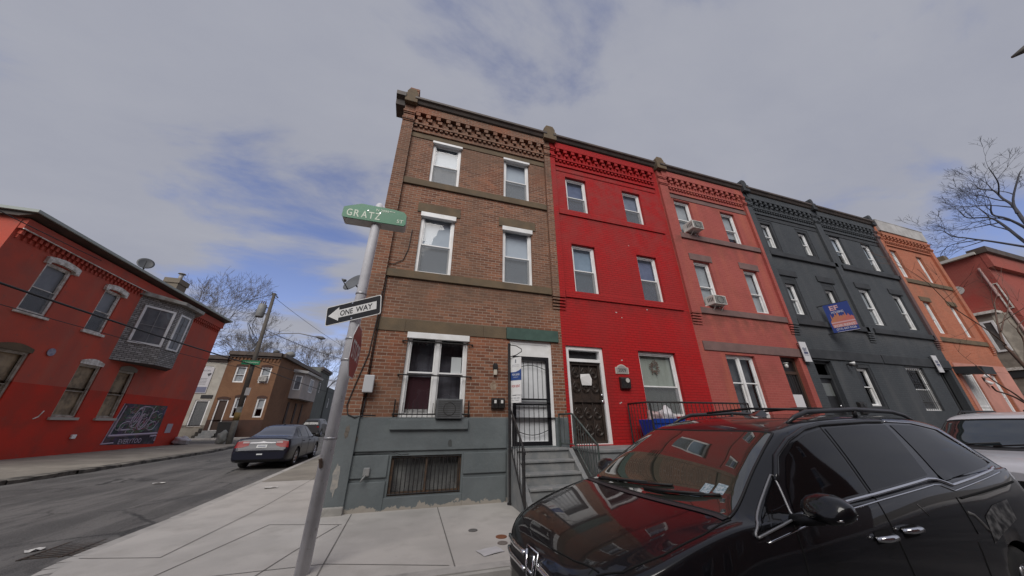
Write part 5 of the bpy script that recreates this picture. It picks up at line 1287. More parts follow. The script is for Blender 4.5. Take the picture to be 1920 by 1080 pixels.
# ------------------------------------------------------------------ houses across the cross street
def simple_house(name, label, P, u0, u1, z0, z1, depth, wmat, wins, doors=(), base=None, base_h=1.2, group=None, loc=None, wm=None, cornice=True, frz=True, dmat=None, blind=None, face_sign=-1, roofm=None):
    off = loc or P((u0 + u1) / 2, z0, 0)
    h = thing(name, label, 'house', off, group=group)
    b = MB(off); wall(b, P, u0, u1, z0 + base_h, z1, list(wins) + list(doors), .18)
    for u in (u0, u1): b.quad(P(u, z0 - .4, 0), P(u, z0 - .4, depth), P(u, z1, depth), P(u, z1, 0))
    b.wquad(P, u0, u1, z0 - .4, z1, depth); b.build('wall', wmat, h)
    b = MB(off); wall(b, P, u0, u1, z0 - .4, z0 + base_h, list(wins) + list(doors), .2); b.build('foundation', base or wmat, h)
    b = MB(off); b.wbox(P, u0 + .1, u1 - .1, z0 + (z1 - z0) * .48, z0 + (z1 - z0) * .52, .25, depth - .1); b.build('floor', DARKIN, h)
    b = MB(off); b.wbox(P, u0, u1, z1 + .001, z1 + .1, 0, depth); b.build('roof', roofm or ROOF, h)
    if cornice:
        b = MB(off); b.wbox(P, u0 - .05, u1 + .05, z1 - .25, z1 + .12, -.35, -.001); b.wbox(P, u0, u1, z1 - .45, z1 - .255, -.16, -.001); b.build('cornice', GUTTER, h)
        if frz:
            b = MB(off)
            n = int((u1 - u0) / .3)
            for k in range(n): b.wbox(P, u0 + (u1 - u0) * (k + .2) / n, u0 + (u1 - u0) * (k + .7) / n, z1 - .75, z1 - .455, -.1, -.001)
            b.build('frieze', wmat, h)
    for (a, c_, d_, e_) in wins: window(h, off, P, a, c_, d_, e_, mat=wm or WHITE, blind=blind or BLINDG, dep=.06, screen=False, fr=.1, cover=random.choice((1, .6, .8)), sill=None)
    for (a, c_, d_, e_) in doors:
        b = MB(off); ring(b, P, a + .005, c_ - .005, d_, e_ - .005, .1, .06, .16, .03); f = b.build('door', wm or WHITE, h)
        b = MB(off); b.wquad(P, a + .08, c_ - .08, d_, e_ - .08, .15); b.build('door_leaf', dmat or M('dark_door', (.05, .03, .022), .5), f)
    return h, off
BRF = brick('tan_brown_brick', (.19, .095, .050), (.23, .115, .062), (.22, .14, .09), big=(.15, .075, .045), bigamt=.6, stain=(.09, .055, .035), stainamt=.4, bump=.3)
FY = 37.4; PFf = PY(FY)
FBASE = M('dark_brown_base', (.075, .035, .024), .85, c2=(.055, .028, .02), ns=1)
fh, off = simple_house('far_row_house', 'tan brown brick corner house across the intersection with a pale side bay', PFf, -17.9, -13.5, .45, 8.1, 15.0, BRF, [(-17.05, -16.15, 5.25, 6.8), (-14.95, -14.05, 5.25, 6.8), (-16.3, -15.45, 2.1, 3.9), (-14.5, -13.75, 2.1, 3.85)], [(-17.6, -16.75, 1.0, 3.7)], FBASE, 1.45)
for (u0, u1, z) in ((-17.1, -16.1, 6.8), (-15.0, -14.0, 6.8), (-17.7, -16.65, 3.7), (-16.35, -15.4, 3.9), (-14.55, -13.7, 3.85)):
    b = MB(off); n = 6; poly = [(u0, z + .0), (u1, z + .0)] + [(u1 - (u1 - u0) * i / n, z + .12 + .12 * math.sin(math.pi * i / n)) for i in range(n + 1)]; plate(b, PFf, poly, -.05, .02); b.build('arched_lintel', FBASE, fh)
PFs = PXp(-13.5)
sd = MB(off); sd.wbox(PFs, 37.4, 52.4, 7.85, 8.22, -.35, -.001); sd.build('side_cornice', GUTTER, fh)
bay = MB(off)
A = [PFs(42.2, 4.2, 0), PFs(42.9, 4.2, -.9), PFs(49.2, 4.2, -.9), PFs(50.2, 4.2, 0)]; B = [(p[0], p[1], 7.0) for p in A]
for i in range(3): bay.quad(A[i], A[i + 1], B[i + 1], B[i])
bay.add(A, [(0, 1, 2, 3)]); bay.add(B, [(3, 2, 1, 0)])
PALEP = M('pale_pinkish_siding', (.40, .36, .34), .8, c2=(.34, .31, .29), ns=1)
bo = bay.build('bay_window', PALEP, fh)
b = MB(off); b.prism([(41.8, 7.0), (42.7, 7.0), (42.7, 7.25), (41.8, 7.3)], 0, .01, 'x') if False else b.add([PFs(41.8, 7.0, 0), PFs(42.6, 7.0, -1.25), PFs(49.6, 7.0, -1.25), PFs(50.7, 7.0, 0), PFs(41.8, 7.35, 0), PFs(42.6, 7.25, -1.3), PFs(49.6, 7.25, -1.3), PFs(50.7, 7.35, 0)], [(0, 1, 2, 3), (7, 6, 5, 4), (0, 1, 5, 4), (1, 2, 6, 5), (2, 3, 7, 6)])
b.build('bay_roof', M('white_cornice', (.5, .49, .47), .7), bo)
off_keep = off
def fw(p0, p1, s0, s1, z0, z1, parent): facet_window(p0, p1, s0, s1, z0, z1, parent=parent, grid=False)
fw(A[1], A[2], 2.4, 4.0, 5.1, 6.7, bo); fw(A[0], A[1], .2, .95, 5.1, 6.7, bo)
for (a, c_) in ((42.6, 43.2), (45.2, 45.8), (47.6, 48.1)):
    b = MB(off); b.wbox(PFs, a, c_, 1.6, 3.8, -.06, -.001); b.build('boarded_window', M('dark_board', (.05, .03, .022), .8), fh)
rv = thing('roof_vent', 'round grey roof vents on top of the far brown corner house', 'roof vent', (-14.4, 42, 8.2))
b = MB((-14.4, 42, 8.2)); b.lathe([(.25, 8.2), (.25, 8.7), (.5, 8.75), (.5, 9.1), (.2, 9.3), (0, 9.35)], (-14.4, 42, 0), 14); b.build('large_vent', M('vent_grey', (.2, .2, .19), .7), rv, True)
b = MB((-14.4, 42, 8.2)); b.lathe([(.16, 8.2), (.16, 8.6), (.3, 8.65), (.3, 8.85), (0, 9.0)], (-14.9, 39.5, 0), 12); b.build('small_vent', M('vent_grey_dark', (.1, .1, .095), .7), rv, True)
t = ac('white air conditioner in an upper window of the far brown corner house', -14.85, -14.2, 5.35, 5.8, .3, ACW)
for o_ in list(t.children): pass
t.location = (-14.52, FY, 5.4)
# white house beside it
WHS = M('off_white_painted_brick', (.44, .42, .37), .85, c2=(.36, .34, .30), ns=1.2, stain=((.24, .21, .17), 1.4, .5), bump=.2)
wh, off = simple_house('far_row_house', 'off white rowhouse with a tall hanging banner across the intersection', PFf, -22.8, -17.91, .45, 7.6, 12.0, WHS, [(-19.6, -18.9, 6.0, 6.7)], [(-19.3, -18.2, 1.35, 3.6)], M('mottled_stone_base', (.24, .21, .17), .9, c2=(.12, .105, .09), ns=3), 1.0, dmat=M('grey_mesh_gate', (.12, .125, .13), .6, c2=(.08, .085, .09), ns=12), cornice=True, frz=False)
b = MB(off); b.wbox(PFf, -19.0, -18.1, 3.75, 4.05, -.05, -.001); b.build('transom', DARKIN, wh)
off = (-19.6, FY, 5)
t = thing('banner', 'tall white vertical banner with dark lettering on the off white rowhouse', 'banner', off)
b = MB(off); b.wbox(PFf, -20.5, -18.75, 4.2, 6.55, -.06, -.04); b.build('cloth', M('banner_white', (.48, .47, .49), .7), t)
b = MB(off); b.wquad(PFf, -20.4, -18.8, 4.25, 4.75, -.063); b.build('blue_band', M('banner_blue', (.14, .15, .22), .7), t)
b = MB(off)
PV = lambda u, z, d: (-20.15 - z * .0 + z, FY + d, 5.6 + u)
b.text('BEAUTY', lambda u, z, d: (-20.1 - z, FY - .064, 5.6 + u), 0, 0, 1.5, .35, 0, .02); b.build('red_lettering', M('banner_maroon', (.16, .05, .09), .7), t)
b = MB(off); b.add([(-19.15, FY - .064, 5.95), (-18.9, FY - .064, 6.05), (-18.75 - .05, FY - .064, 5.95), (-18.98, FY - .064, 5.7)], [(0, 1, 2, 3)])
for k in range(5): b.wquad(PFf, -19.6, -19.0, 5.5 - k * .13, 5.53 - k * .13, -.064)
b.text('SALON', PFf, -19.35, 6.25, .7, .14, -.064); b.build('dark_lettering', M('banner_ink', (.06, .06, .07), .7), t)
stf = thing('front_steps', 'far concrete steps below the white gate and brown door', 'steps', (-18.2, FY - .5, .4)); off = (-18.2, FY - .5, .4)
for k in range(3):
    b = MB(off); b.box(-19.7, -18.0, FY - 1.2 + .35 * k, FY - .01, .35 + .28 * k, .35 + .28 * (k + 1) - .002); b.build('step', OLDCONC, stf)
for k in range(3):
    b = MB(off); b.box(-17.75, -16.6, FY - 1.15 + .35 * k, FY - .01, .35 + .22 * k, .35 + .22 * (k + 1) - .002); b.build('step', STEPGREY, stf)
# grey green house up the side street
GG = M('grey_green_siding', (.15, .16, .145), .85, c2=(.12, .128, .118), ns=.8, streak=((.09, .095, .085), 1.2, .5))
gh, off = simple_house('far_row_house', 'plain grey green three storey wall farther up the side street', PXp(-13.6), 52.8, 58.5, .3, 9.2, 9, GG, [(54, 54.8, 5.8, 7.2)], [], None, 0.4, cornice=True, frz=False)
gh2, off = simple_house('far_row_house', 'lower grey house beyond the grey green wall', PXp(-13.4), 58.6, 75, .3, 6.9, 9, M('far_grey_wall', (.13, .14, .135), .85, c2=(.10, .11, .105), ns=.5), [(60, 61, 4, 5.4), (63, 64, 4, 5.4)], [], None, 0.4, cornice=False)
fhz, off = simple_house('far_row_house', 'low dark wall closing the far end of the side street', PY(110), -22, 12, 0, 6.5, 8, M('far_dark_wall', (.10, .10, .095), .9, c2=(.07, .07, .068), ns=.3), [(-12, -10.5, 2, 4)], [], None, .4, cornice=False)

# ------------------------------------------------------------------ red house at the far right corner
RX = 33.0
PR = PXn(RX)
RRED = brick('deep_red_brick', (.33, .075, .058), (.37, .09, .068), (.36, .12, .095), big=(.24, .10, .08), bigamt=.7, bigscale=.35, stain=(.42, .05, .042), stainamt=.6, stainscale=.5, bump=.3)
rh, off = simple_house('corner_house', 'deep red brick corner house at the far end with a stone faced bay', PR, 7.45, 20, 0, 11.2, 9, RRED, [], [], None, .6, cornice=False)
b = MB(off); b.wbox(PR, 7.5, 20, 11.15, 11.32, -.28, .1); b.build('side_eave', M('pale_eave', (.5, .48, .44), .6), rh)
b = MB(off); b.prism([(RX - .12, 11.15), (RX - .12, 11.52), (RX + 9, 11.52), (RX + 9, 11.15)], 7.05, 7.8, 'y'); b.build('front_cornice', GUTTER, rh)
b = MB(off); b.prism([(RX - .02, 10.2), (RX + 9, 10.2), (RX + 9, 11.22), (RX - .02, 11.22)], 7.2, 7.44, 'y'); b.build('frieze', RRED, rh)
b = MB(off); b.wbox(PR, 8.7, 9.2, 11.3, 11.75, 0, .5); b.build('gable_stub', BROWNSTONE, rh)
b = MB(off); b.tube([PR(7.75, 10.3, -.08), PR(7.72, 8.4, -.08)], .05, 8); b.tube([PR(7.70, 7.6, -.08), PR(7.66, 5.6, -.08)], .05, 8); b.build('downspout', M('pink_downspout', (.45, .30, .28), .6), rh)
b = MB(off); b.lathe([(0, 0), (.28, 0), (.28, .03), (0, .03)], PR(9.0, 9.3, -.03), 16, 'x'); b.build('wall_disc', M('pale_disc', (.52, .50, .47), .7), rh)
STONEF = M('pale_fieldstone', (.28, .25, .21), .9, c2=(.17, .15, .125), ns=2.2, bump=.6, bs=5)
b = MB(off); b.add([PR(7.75, 0.1, 0), PR(8.2, .1, -.75), PR(9.8, .1, -.75), PR(10.3, .1, 0), PR(7.75, 7.4, 0), PR(8.2, 7.4, -.75), PR(9.8, 7.4, -.75), PR(10.3, 7.4, 0)], [(0, 1, 5, 4), (1, 2, 6, 5), (2, 3, 7, 6), (4, 5, 6, 7)])
bo = b.build('bay_window', STONEF, rh)
b = MB(off); b.wbox(PR, 7.95, 10.2, 7.4, 7.55, -.95, 0); b.wbox(PR, 8.1, 9.95, 4.15, 4.3, -.85, -.751); b.build('bay_trim', OLDWHITE, bo)
PRb = PXn(RX - .75)
for (a, c_, z0, z1) in ((8.85, 9.65, 5.2, 7.0), (8.25, 8.75, 5.2, 7.0)):
    b = MB(off); ring(b, PRb, a, c_, z0, z1, .1, -.06, -.002); f = b.build('window', WHITE, bo)
    b = MB(off); b.wquad(PRb, a + .1, c_ - .1, z0 + .1, z1 - .1, -.01); b.build('pane', M('dull_pane', (.16, .155, .15), .15, c2=(.08, .08, .08), ns=2), f)
b = MB(off); b.wbox(PRb, 8.25, 9.7, 3.75, 4.1, -.05, -.001); b.build('dark_fascia', DARKIN, bo)
b = MB(off); ring(b, PR, 7.50, 7.72, 7.6, 9.2, .05, -.05, -.002); b.build('window', OLDWHITE, rh)

# ------------------------------------------------------------------ vehicles
def cr(xs, ys, x):
    """monotone-ish cubic through (xs, ys)"""
    if x <= xs[0]: return ys[0]
    if x >= xs[-1]: return ys[-1]
    i = 0
    while xs[i + 1] < x: i += 1
    h = xs[i + 1] - xs[i]; t = (x - xs[i]) / h
    def sl(j):
        if j <= 0: return (ys[1] - ys[0]) / (xs[1] - xs[0])
        if j >= len(xs) - 1: return (ys[-1] - ys[-2]) / (xs[-1] - xs[-2])
        a = (ys[j] - ys[j - 1]) / (xs[j] - xs[j - 1]); b = (ys[j + 1] - ys[j]) / (xs[j + 1] - xs[j])
        return 0 if a * b <= 0 else 2 * a * b / (a + b)
    m0, m1 = sl(i), sl(i + 1)
    return (2 * t ** 3 - 3 * t ** 2 + 1) * ys[i] + (t ** 3 - 2 * t ** 2 + t) * h * m0 + (-2 * t ** 3 + 3 * t ** 2) * ys[i + 1] + (t ** 3 - t ** 2) * h * m1
def arcl(pts, n):
    """resample a polyline smoothed by Catmull-Rom"""
    P_ = [Vector(p) for p in pts]; out_ = []
    for i in range(len(P_) - 1):
        p0, p1, p2, p3 = P_[max(i - 1, 0)], P_[i], P_[i + 1], P_[min(i + 2, len(P_) - 1)]
        for k in range(n):
            t = k / n
            q = 0.5 * ((2 * p1) + (-p0 + p2) * t + (2 * p0 - 5 * p1 + 4 * p2 - p3) * t * t + (-p0 + 3 * p1 - 3 * p2 + p3) * t ** 3)
            out_.append(q)
    out_.append(P_[-1])
    return out_
class Car:
    def __init__(s, root, S, wheels, paint, R_arch):
        """S: rows x, zf, wb, zm, wbelt, zb, wt, zte, zt   wheels: [(x, z, r)]"""
        s.root = root
        xs = [r[0] for r in S]
        col = lambda j: [r[j] for r in S]
        L0, L1 = xs[0], xs[-1]
        xx = sorted(set([L0 + (L1 - L0) * i / 110 for i in range(111)] + [L0 + .012, L0 + .03, L0 + .06, L1 - .012, L1 - .03, L1 - .06] + [wx + sg * R_arch * math.cos(R(a)) for (wx, wz, wr) in wheels for sg in (-1, 1) for a in (0.5, 8, 16, 26, 38, 52, 66, 80)]))
        V = []; F = []; rows = []
        for x in xx:
            zf, wb, zm, wl_, zb, wt, zte, zt = [cr(xs, col(j), x) for j in range(1, 9)]
            prof = [(0, zf), (wb * .80, zf), (wb * .955, zf + .05), (wb * .985, zf + .16), (wb, zm), (wb * .992, zm + (zb - zm) * .55), (wl_ + (wb - wl_) * .35, zb - .02), (wl_, zb + .012), (wl_ + (wt - wl_) * .5 + .012, zb + (zte - zb) * .5), (wt + .012, zte - .035 * min(1, (zte - zb) / .3)), (wt - .05, zte + (zt - zte) * .30), (wt * .72, zte + (zt - zte) * .72), (wt * .36, zte + (zt - zte) * .95), (0, zt)]
            pr = arcl([(p[0], p[1], 0) for p in prof], 3)
            pr = [(max(p.x, 0), p.y) for p in pr]
            za = None
            for (wx, wz, wr) in wheels:
                dx_ = abs(x - wx)
                if dx_ < R_arch: za = wz + math.sqrt(R_arch ** 2 - dx_ ** 2)
            if za:
                q = []
                yy_ = None
                for (y, z) in pr:
                    if z < za:
                        q.append((y, za))
                    else: q.append((y, z))
                # keep the flank's width along the lip
                fl = [y for (y, z) in pr if z >= za]
                if fl:
                    q = [(min(y, fl[0]) if z <= za else y, z) for (y, z) in q]
                pr = q
            rows.append(pr)
        m_ = len(rows[0]); 
        for x, pr in zip(xx, rows):
            full = [(-y, z) for (y, z) in pr] + [(y, z) for (y, z) in pr[::-1][1:]]
            V += [(x, y, z) for (y, z) in full]
        n = 2 * m_ - 1
        for i in range(len(xx) - 1):
            for k in range(n - 1): F.append((i * n + k, i * n + k + 1, (i + 1) * n + k + 1, (i + 1) * n + k))
            F.append((i * n + n - 1, i * n, (i + 1) * n, (i + 1) * n + n - 1))
        F.append(tuple(range(n))); F.append(tuple((len(xx) - 1) * n + k for k in range(n))[::-1])
        b = MB(); b.add(V, F); s.body = b.build('body', paint, root, True)
        s.bvh = BVHTree.FromPolygons([Vector(v) for v in V], F)
        for p in s.body.data.polygons:
            if len(p.vertices) > 6: p.use_smooth = False
    def hit(s, p, mode):
        """project a point onto the body: 's' side (-y), 'S' side (+y), 't' from above, 'f' from the front, 'r' from the rear; p has two coordinates"""
        if mode == 's': o, d = Vector((p[0], -3, p[1])), Vector((0, 1, 0))
        elif mode == 'S': o, d = Vector((p[0], 3, p[1])), Vector((0, -1, 0))
        elif mode == 't': o, d = Vector((p[0], p[1], 5)), Vector((0, 0, -1))
        elif mode == 'f': o, d = Vector((-3, p[0], p[1])), Vector((1, 0, 0))
        else: o, d = Vector((9, p[0], p[1])), Vector((-1, 0, 0))
        h = s.bvh.ray_cast(o, d)
        if h[0] is None:
            h = s.bvh.find_nearest(o + d * 3)
        nrm = h[1]
        if nrm.dot(d) > 0: nrm = -nrm
        return h[0], nrm
    def patch(s, mb, A, B, mode, off=.004, nu=14, nv=8):
        """skin between polylines A and B (same parameter), draped on the body"""
        def along(P_, t):
            L = [0]
            for a, b in zip(P_, P_[1:]): L.append(L[-1] + math.hypot(b[0] - a[0], b[1] - a[1]))
            q = t * L[-1]
            for i in range(len(P_) - 1):
                if q <= L[i + 1] + 1e-9:
                    f = (q - L[i]) / max(L[i + 1] - L[i], 1e-9)
                    return (P_[i][0] + f * (P_[i + 1][0] - P_[i][0]), P_[i][1] + f * (P_[i + 1][1] - P_[i][1]))
            return P_[-1]
        V = []
        for i in range(nu + 1):
            a, b = along(A, i / nu), along(B, i / nu)
            for j in range(nv + 1):
                p = (a[0] + (b[0] - a[0]) * j / nv, a[1] + (b[1] - a[1]) * j / nv)
                h, n_ = s.hit(p, mode); V.append(tuple(h + n_ * off))
        mb.add(V, [(i * (nv + 1) + j, i * (nv + 1) + j + 1, (i + 1) * (nv + 1) + j + 1, (i + 1) * (nv + 1) + j) for i in range(nu) for j in range(nv)])
        return mb
    def line(s, mb, pts, mode, r=.006, off=.002, n=24, sides=6):
        P_ = []
        for i in range(len(pts) - 1):
            k = max(2, int(n * math.hypot(pts[i + 1][0] - pts[i][0], pts[i + 1][1] - pts[i][1])))
            for j in range(k): P_.append((pts[i][0] + (pts[i + 1][0] - pts[i][0]) * j / k, pts[i][1] + (pts[i + 1][1] - pts[i][1]) * j / k))
        P_.append(pts[-1])
        mb.tube([tuple(s.hit(p, mode)[0] + s.hit(p, mode)[1] * off) for p in P_], r, sides)
        return mb
def add_wheels(root, ws, halfw, rimm, tyre, spokes=5):
    for (x, z, r) in ws:
        for side in (-1, 1):
            y = side * (halfw - .115); wd = .22
            b = MB(); prof = [(r * .64, -wd / 2), (r * .9, -wd / 2), (r * .985, -wd / 2 + .03), (r, -wd / 4), (r, wd / 4), (r * .985, wd / 2 - .03), (r * .9, wd / 2), (r * .64, wd / 2)]
            b.lathe(prof, (x, y, z), 32, 'y', False)
            wo = b.build('wheel', tyre, root, True)
            yo = y + side * (wd / 2 - .005)
            q = MB()
            def ringp(ri, ro, y0, y1):
                n = 32
                for k in range(n):
                    a, c = 2 * math.pi * k / n, 2 * math.pi * (k + 1) / n
                    q.add([(x + ri * math.cos(a), y0, z + ri * math.sin(a)), (x + ro * math.cos(a), y1, z + ro * math.sin(a)), (x + ro * math.cos(c), y1, z + ro * math.sin(c)), (x + ri * math.cos(c), y0, z + ri * math.sin(c))], [(0, 1, 2, 3)])
            ringp(r * .57, r * .66, yo - side * .01, yo); ringp(r * .50, r * .57, yo - side * .05, yo - side * .01)
            for k in range(spokes):
                a = 2 * math.pi * k / spokes + .3
                for da in (-.10, .10):
                    p0 = (x + r * .13 * math.cos(a), yo - side * .035, z + r * .13 * math.sin(a)); p1 = (x + r * .58 * math.cos(a + da), yo - side * .018, z + r * .58 * math.sin(a + da))
                    q.tube([p0, p1], [.028, .020], 6)
            q.lathe([(0, -.02), (r * .2, -.02), (r * .16, .02), (0, .02)], (x, yo - side * .03, z), 16, 'y')
            q.build('rim', rimm, wo, True)
            d = MB(); d.lathe([(0, -.01), (r * .6, -.01), (r * .6, .01), (0, .01)], (x, yo - side * .09, z), 24, 'y'); d.build('brake_disc', M('brake_dark', (.035, .035, .036), .6), wo)
PAINTB = M('black_car_paint', (.0055, .0055, .0075), .3, coat=1.0, spec=.2)
TYRE = M('tyre_rubber', (.022, .022, .023), .85, c2=(.035, .034, .033), ns=9)
RIM = M('alloy_rim', (.45, .45, .47), .3, .85)
TINT = M('tinted_glass', (.006, .006, .007), .03, spec=.55)
TRIMB = M('black_trim', (.012, .012, .013), .5)
GAP = M('panel_gap', (.004, .004, .004), .9)
def wsglass(name, col):
    m, t, p, o = newmat(name)
    p.inputs['Base Color'].default_value = rgb(col); p.inputs['Roughness'].default_value = .02; p.inputs['Specular IOR Level'].default_value = .9
    p.inputs['Coat Weight'].default_value = 1; p.inputs['Coat Roughness'].default_value = .01; p.inputs['Coat IOR'].default_value = 1.6
    return m
WSG = wsglass('windscreen_glass', (.034, .037, .031))
# ---- black minivan
van = thing('minivan', 'glossy black minivan parked nearest the viewer with roof rails and a scraped rear side', 'minivan', (1.0, 2.76, -.145), R(1.8))
#     x    zf   wb    zm   wbelt zb    wt   zte   zt
VS = [(0.0, .24, .50, .42, .46, .66, .40, .70, .72),
      (0.06, .21, .72, .45, .65, .72, .55, .775, .795),
      (0.18, .19, .87, .48, .79, .79, .65, .85, .875),
      (0.40, .18, .955, .52, .875, .875, .72, .925, .955),
      (0.70, .18, .99, .56, .91, .965, .76, 1.005, 1.03),
      (0.96, .18, 1.0, .58, .925, 1.02, .84, 1.055, 1.085),
      (1.10, .18, 1.0, .58, .93, 1.035, .84, 1.08, 1.115),
      (1.50, .18, 1.0, .58, .93, 1.055, .80, 1.31, 1.36),
      (1.80, .18, 1.0, .58, .93, 1.075, .775, 1.465, 1.53),
      (2.05, .18, 1.0, .58, .93, 1.09, .76, 1.57, 1.635),
      (2.45, .18, 1.0, .58, .935, 1.11, .75, 1.635, 1.70),
      (3.2, .18, 1.0, .58, .94, 1.16, .745, 1.667, 1.735),
      (4.0, .18, 1.0, .58, .935, 1.19, .735, 1.66, 1.73),
      (4.55, .20, .99, .58, .92, 1.21, .715, 1.61, 1.68),
      (4.86, .22, .97, .58, .90, 1.21, .69, 1.50, 1.56),
      (5.03, .25, .94, .58, .87, 1.18, .68, 1.27, 1.32),
      (5.12, .30, .89, .58, .82, 1.0, .72, 1.06, 1.09),
      (5.17, .36, .81, .58, .75, .88, .68, .94, .96)]
VW = [(1.02, .335, .335), (4.06, .335, .335)]
V_ = Car(van, VS, VW, PAINTB, .375)
add_wheels(van, VW, .985, RIM, TYRE)
b = MB(); b.box(.55, 4.5, -.78, .78, .22, .8)
for x in (1.02, 4.06): b.box(x - .40, x + .40, -.80, .80, .3, .78)
b.build('underbody', TRIMB, van)
# windscreen
b = MB(); A = [(1.20, y) for y in (0,)]
lowc = [(.97 + .09 * (abs(y) / .85) ** 2.2, y) for y in [(-.85 + 1.7 * k / 16) for k in range(17)]]
topc = [(1.88 + .07 * (abs(y) / .70) ** 2, y) for y in [(-.705 + 1.41 * k / 16) for k in range(17)]]
V_.patch(b, lowc, topc, 't', .005, 32, 16); ws = b.build('windscreen', WSG, van, True)
b = MB(); V_.line(b, lowc + topc[::-1] + [lowc[0]], 't', .010, .002, 30); b.build('windscreen_seal', TRIMB, ws, True)
# inspection stickers inside the glass, lower near-side corner
for k, (x0, y0) in enumerate(((1.20, -.57), (1.225, -.67))):
    b = MB(); V_.patch(b, [(x0, y0 + .045), (x0, y0 - .035)], [(x0 + .085, y0 + .045 - .0), (x0 + .085, y0 - .035)], 't', .0065, 4, 4); so = b.build('inspection_sticker', M('sticker_pale', (.50, .55, .58), .5, c2=(.15, .25, .30), ns=60), ws)
# cowl with wipers
b = MB(); cow = [(x - .055, y) for x, y in lowc]; V_.patch(b, cow, [(x - .006, y) for x, y in lowc], 't', .006, 32, 3); b.build('cowl', M('grey_cowl_trim', (.035, .035, .038), .5), van, True)
b = MB()
def onws(x, y, o=.02):
    h, n_ = V_.hit((x, y), 't'); return tuple(h + n_ * o)
b.tube([onws(1.005, .55, .03), onws(1.055, .35, .03), onws(1.145, -.02, .025)], [.016, .012, .008], 6); b.tube([onws(1.085, .62, .016), onws(1.085, .3, .018), onws(1.120, .02, .018), onws(1.185, -.28, .016)], .010, 6)
b.build('wiper', TRIMB, van, True)
b = MB()
b.tube([onws(1.020, -.12, .03), onws(1.075, -.33, .03), onws(1.175, -.6, .025)], [.016, .012, .008], 6); b.tube([onws(1.070, -.05, .016), onws(1.095, -.3, .018), onws(1.150, -.55, .018), onws(1.215, -.70, .016)], .010, 6)
b.build('wiper', TRIMB, van, True)
# hood gap, hood crease, front fascia
b = MB()
for s_ in (-1, 1):
    V_.line(b, [(.14, s_ * .66), (.26, s_ * .765), (.5, s_ * .84), (.8, s_ * .87), (1.06, s_ * .865)], 't', .006, .0)
V_.line(b, [(.16, -.66), (.11, -.45), (.085, -.2), (.08, 0), (.085, .2), (.11, .45), (.16, .66)], 't', .006, .0); b.build('hood_seam', GAP, van, True)
# grille, emblem, headlights
b = MB(); V_.patch(b, [(-.60, .52), (.60, .52)], [(-.56, .69), (-.3, .73), (0, .74), (.3, .73), (.56, .69)], 'f', .004, 24, 5); gr = b.build('grille', TRIMB, van, True)
b = MB()
for z in (.695, .61):
    b = MB(); V_.line(b, [(-.62, z), (-.13, z + (.015 if z > .65 else 0))], 'f', .019, .014, 20, 8); b.build('grille_bar', CHROME, gr, True); b = MB(); V_.line(b, [(.13, z + (.015 if z > .65 else 0)), (.62, z)], 'f', .019, .014, 20, 8); b.build('grille_bar', CHROME, gr, True)
b = MB()
def onf(y, z, o=.03):
    h, n_ = V_.hit((y, z), 'f'); return tuple(h + n_ * o)
b.tube([onf(-.075, .735, .035), onf(-.045, .575, .035)], .011, 8); b.tube([onf(.075, .735, .035), onf(.045, .575, .035)], .011, 8); b.tube([onf(-.06, .65, .035), onf(.06, .65, .035)], .010, 8)
em = [(-.105, .755), (.105, .755), (.075, .56), (-.075, .56), (-.105, .755)]
b.tube([onf(y, z, .03) for y, z in em], .006, 8); b.build('emblem', CHROME, gr, True)
for s_ in (-1, 1):
    b = MB(); V_.patch(b, [(s_ * .62, .58), (s_ * .80, .62), (s_ * .90, .68)], [(s_ * .60, .71), (s_ * .76, .785), (s_ * .88, .84)], 'f', .005, 14, 6); b.build('headlight', M('headlight_lens', (.25, .26, .28), .08, .3, spec=.8), van, True)
b = MB(); V_.patch(b, [(-.5, .27), (.5, .27)], [(-.55, .40), (.55, .40)], 'f', .004, 16, 4); b.build('air_intake', TRIMB, van, True)
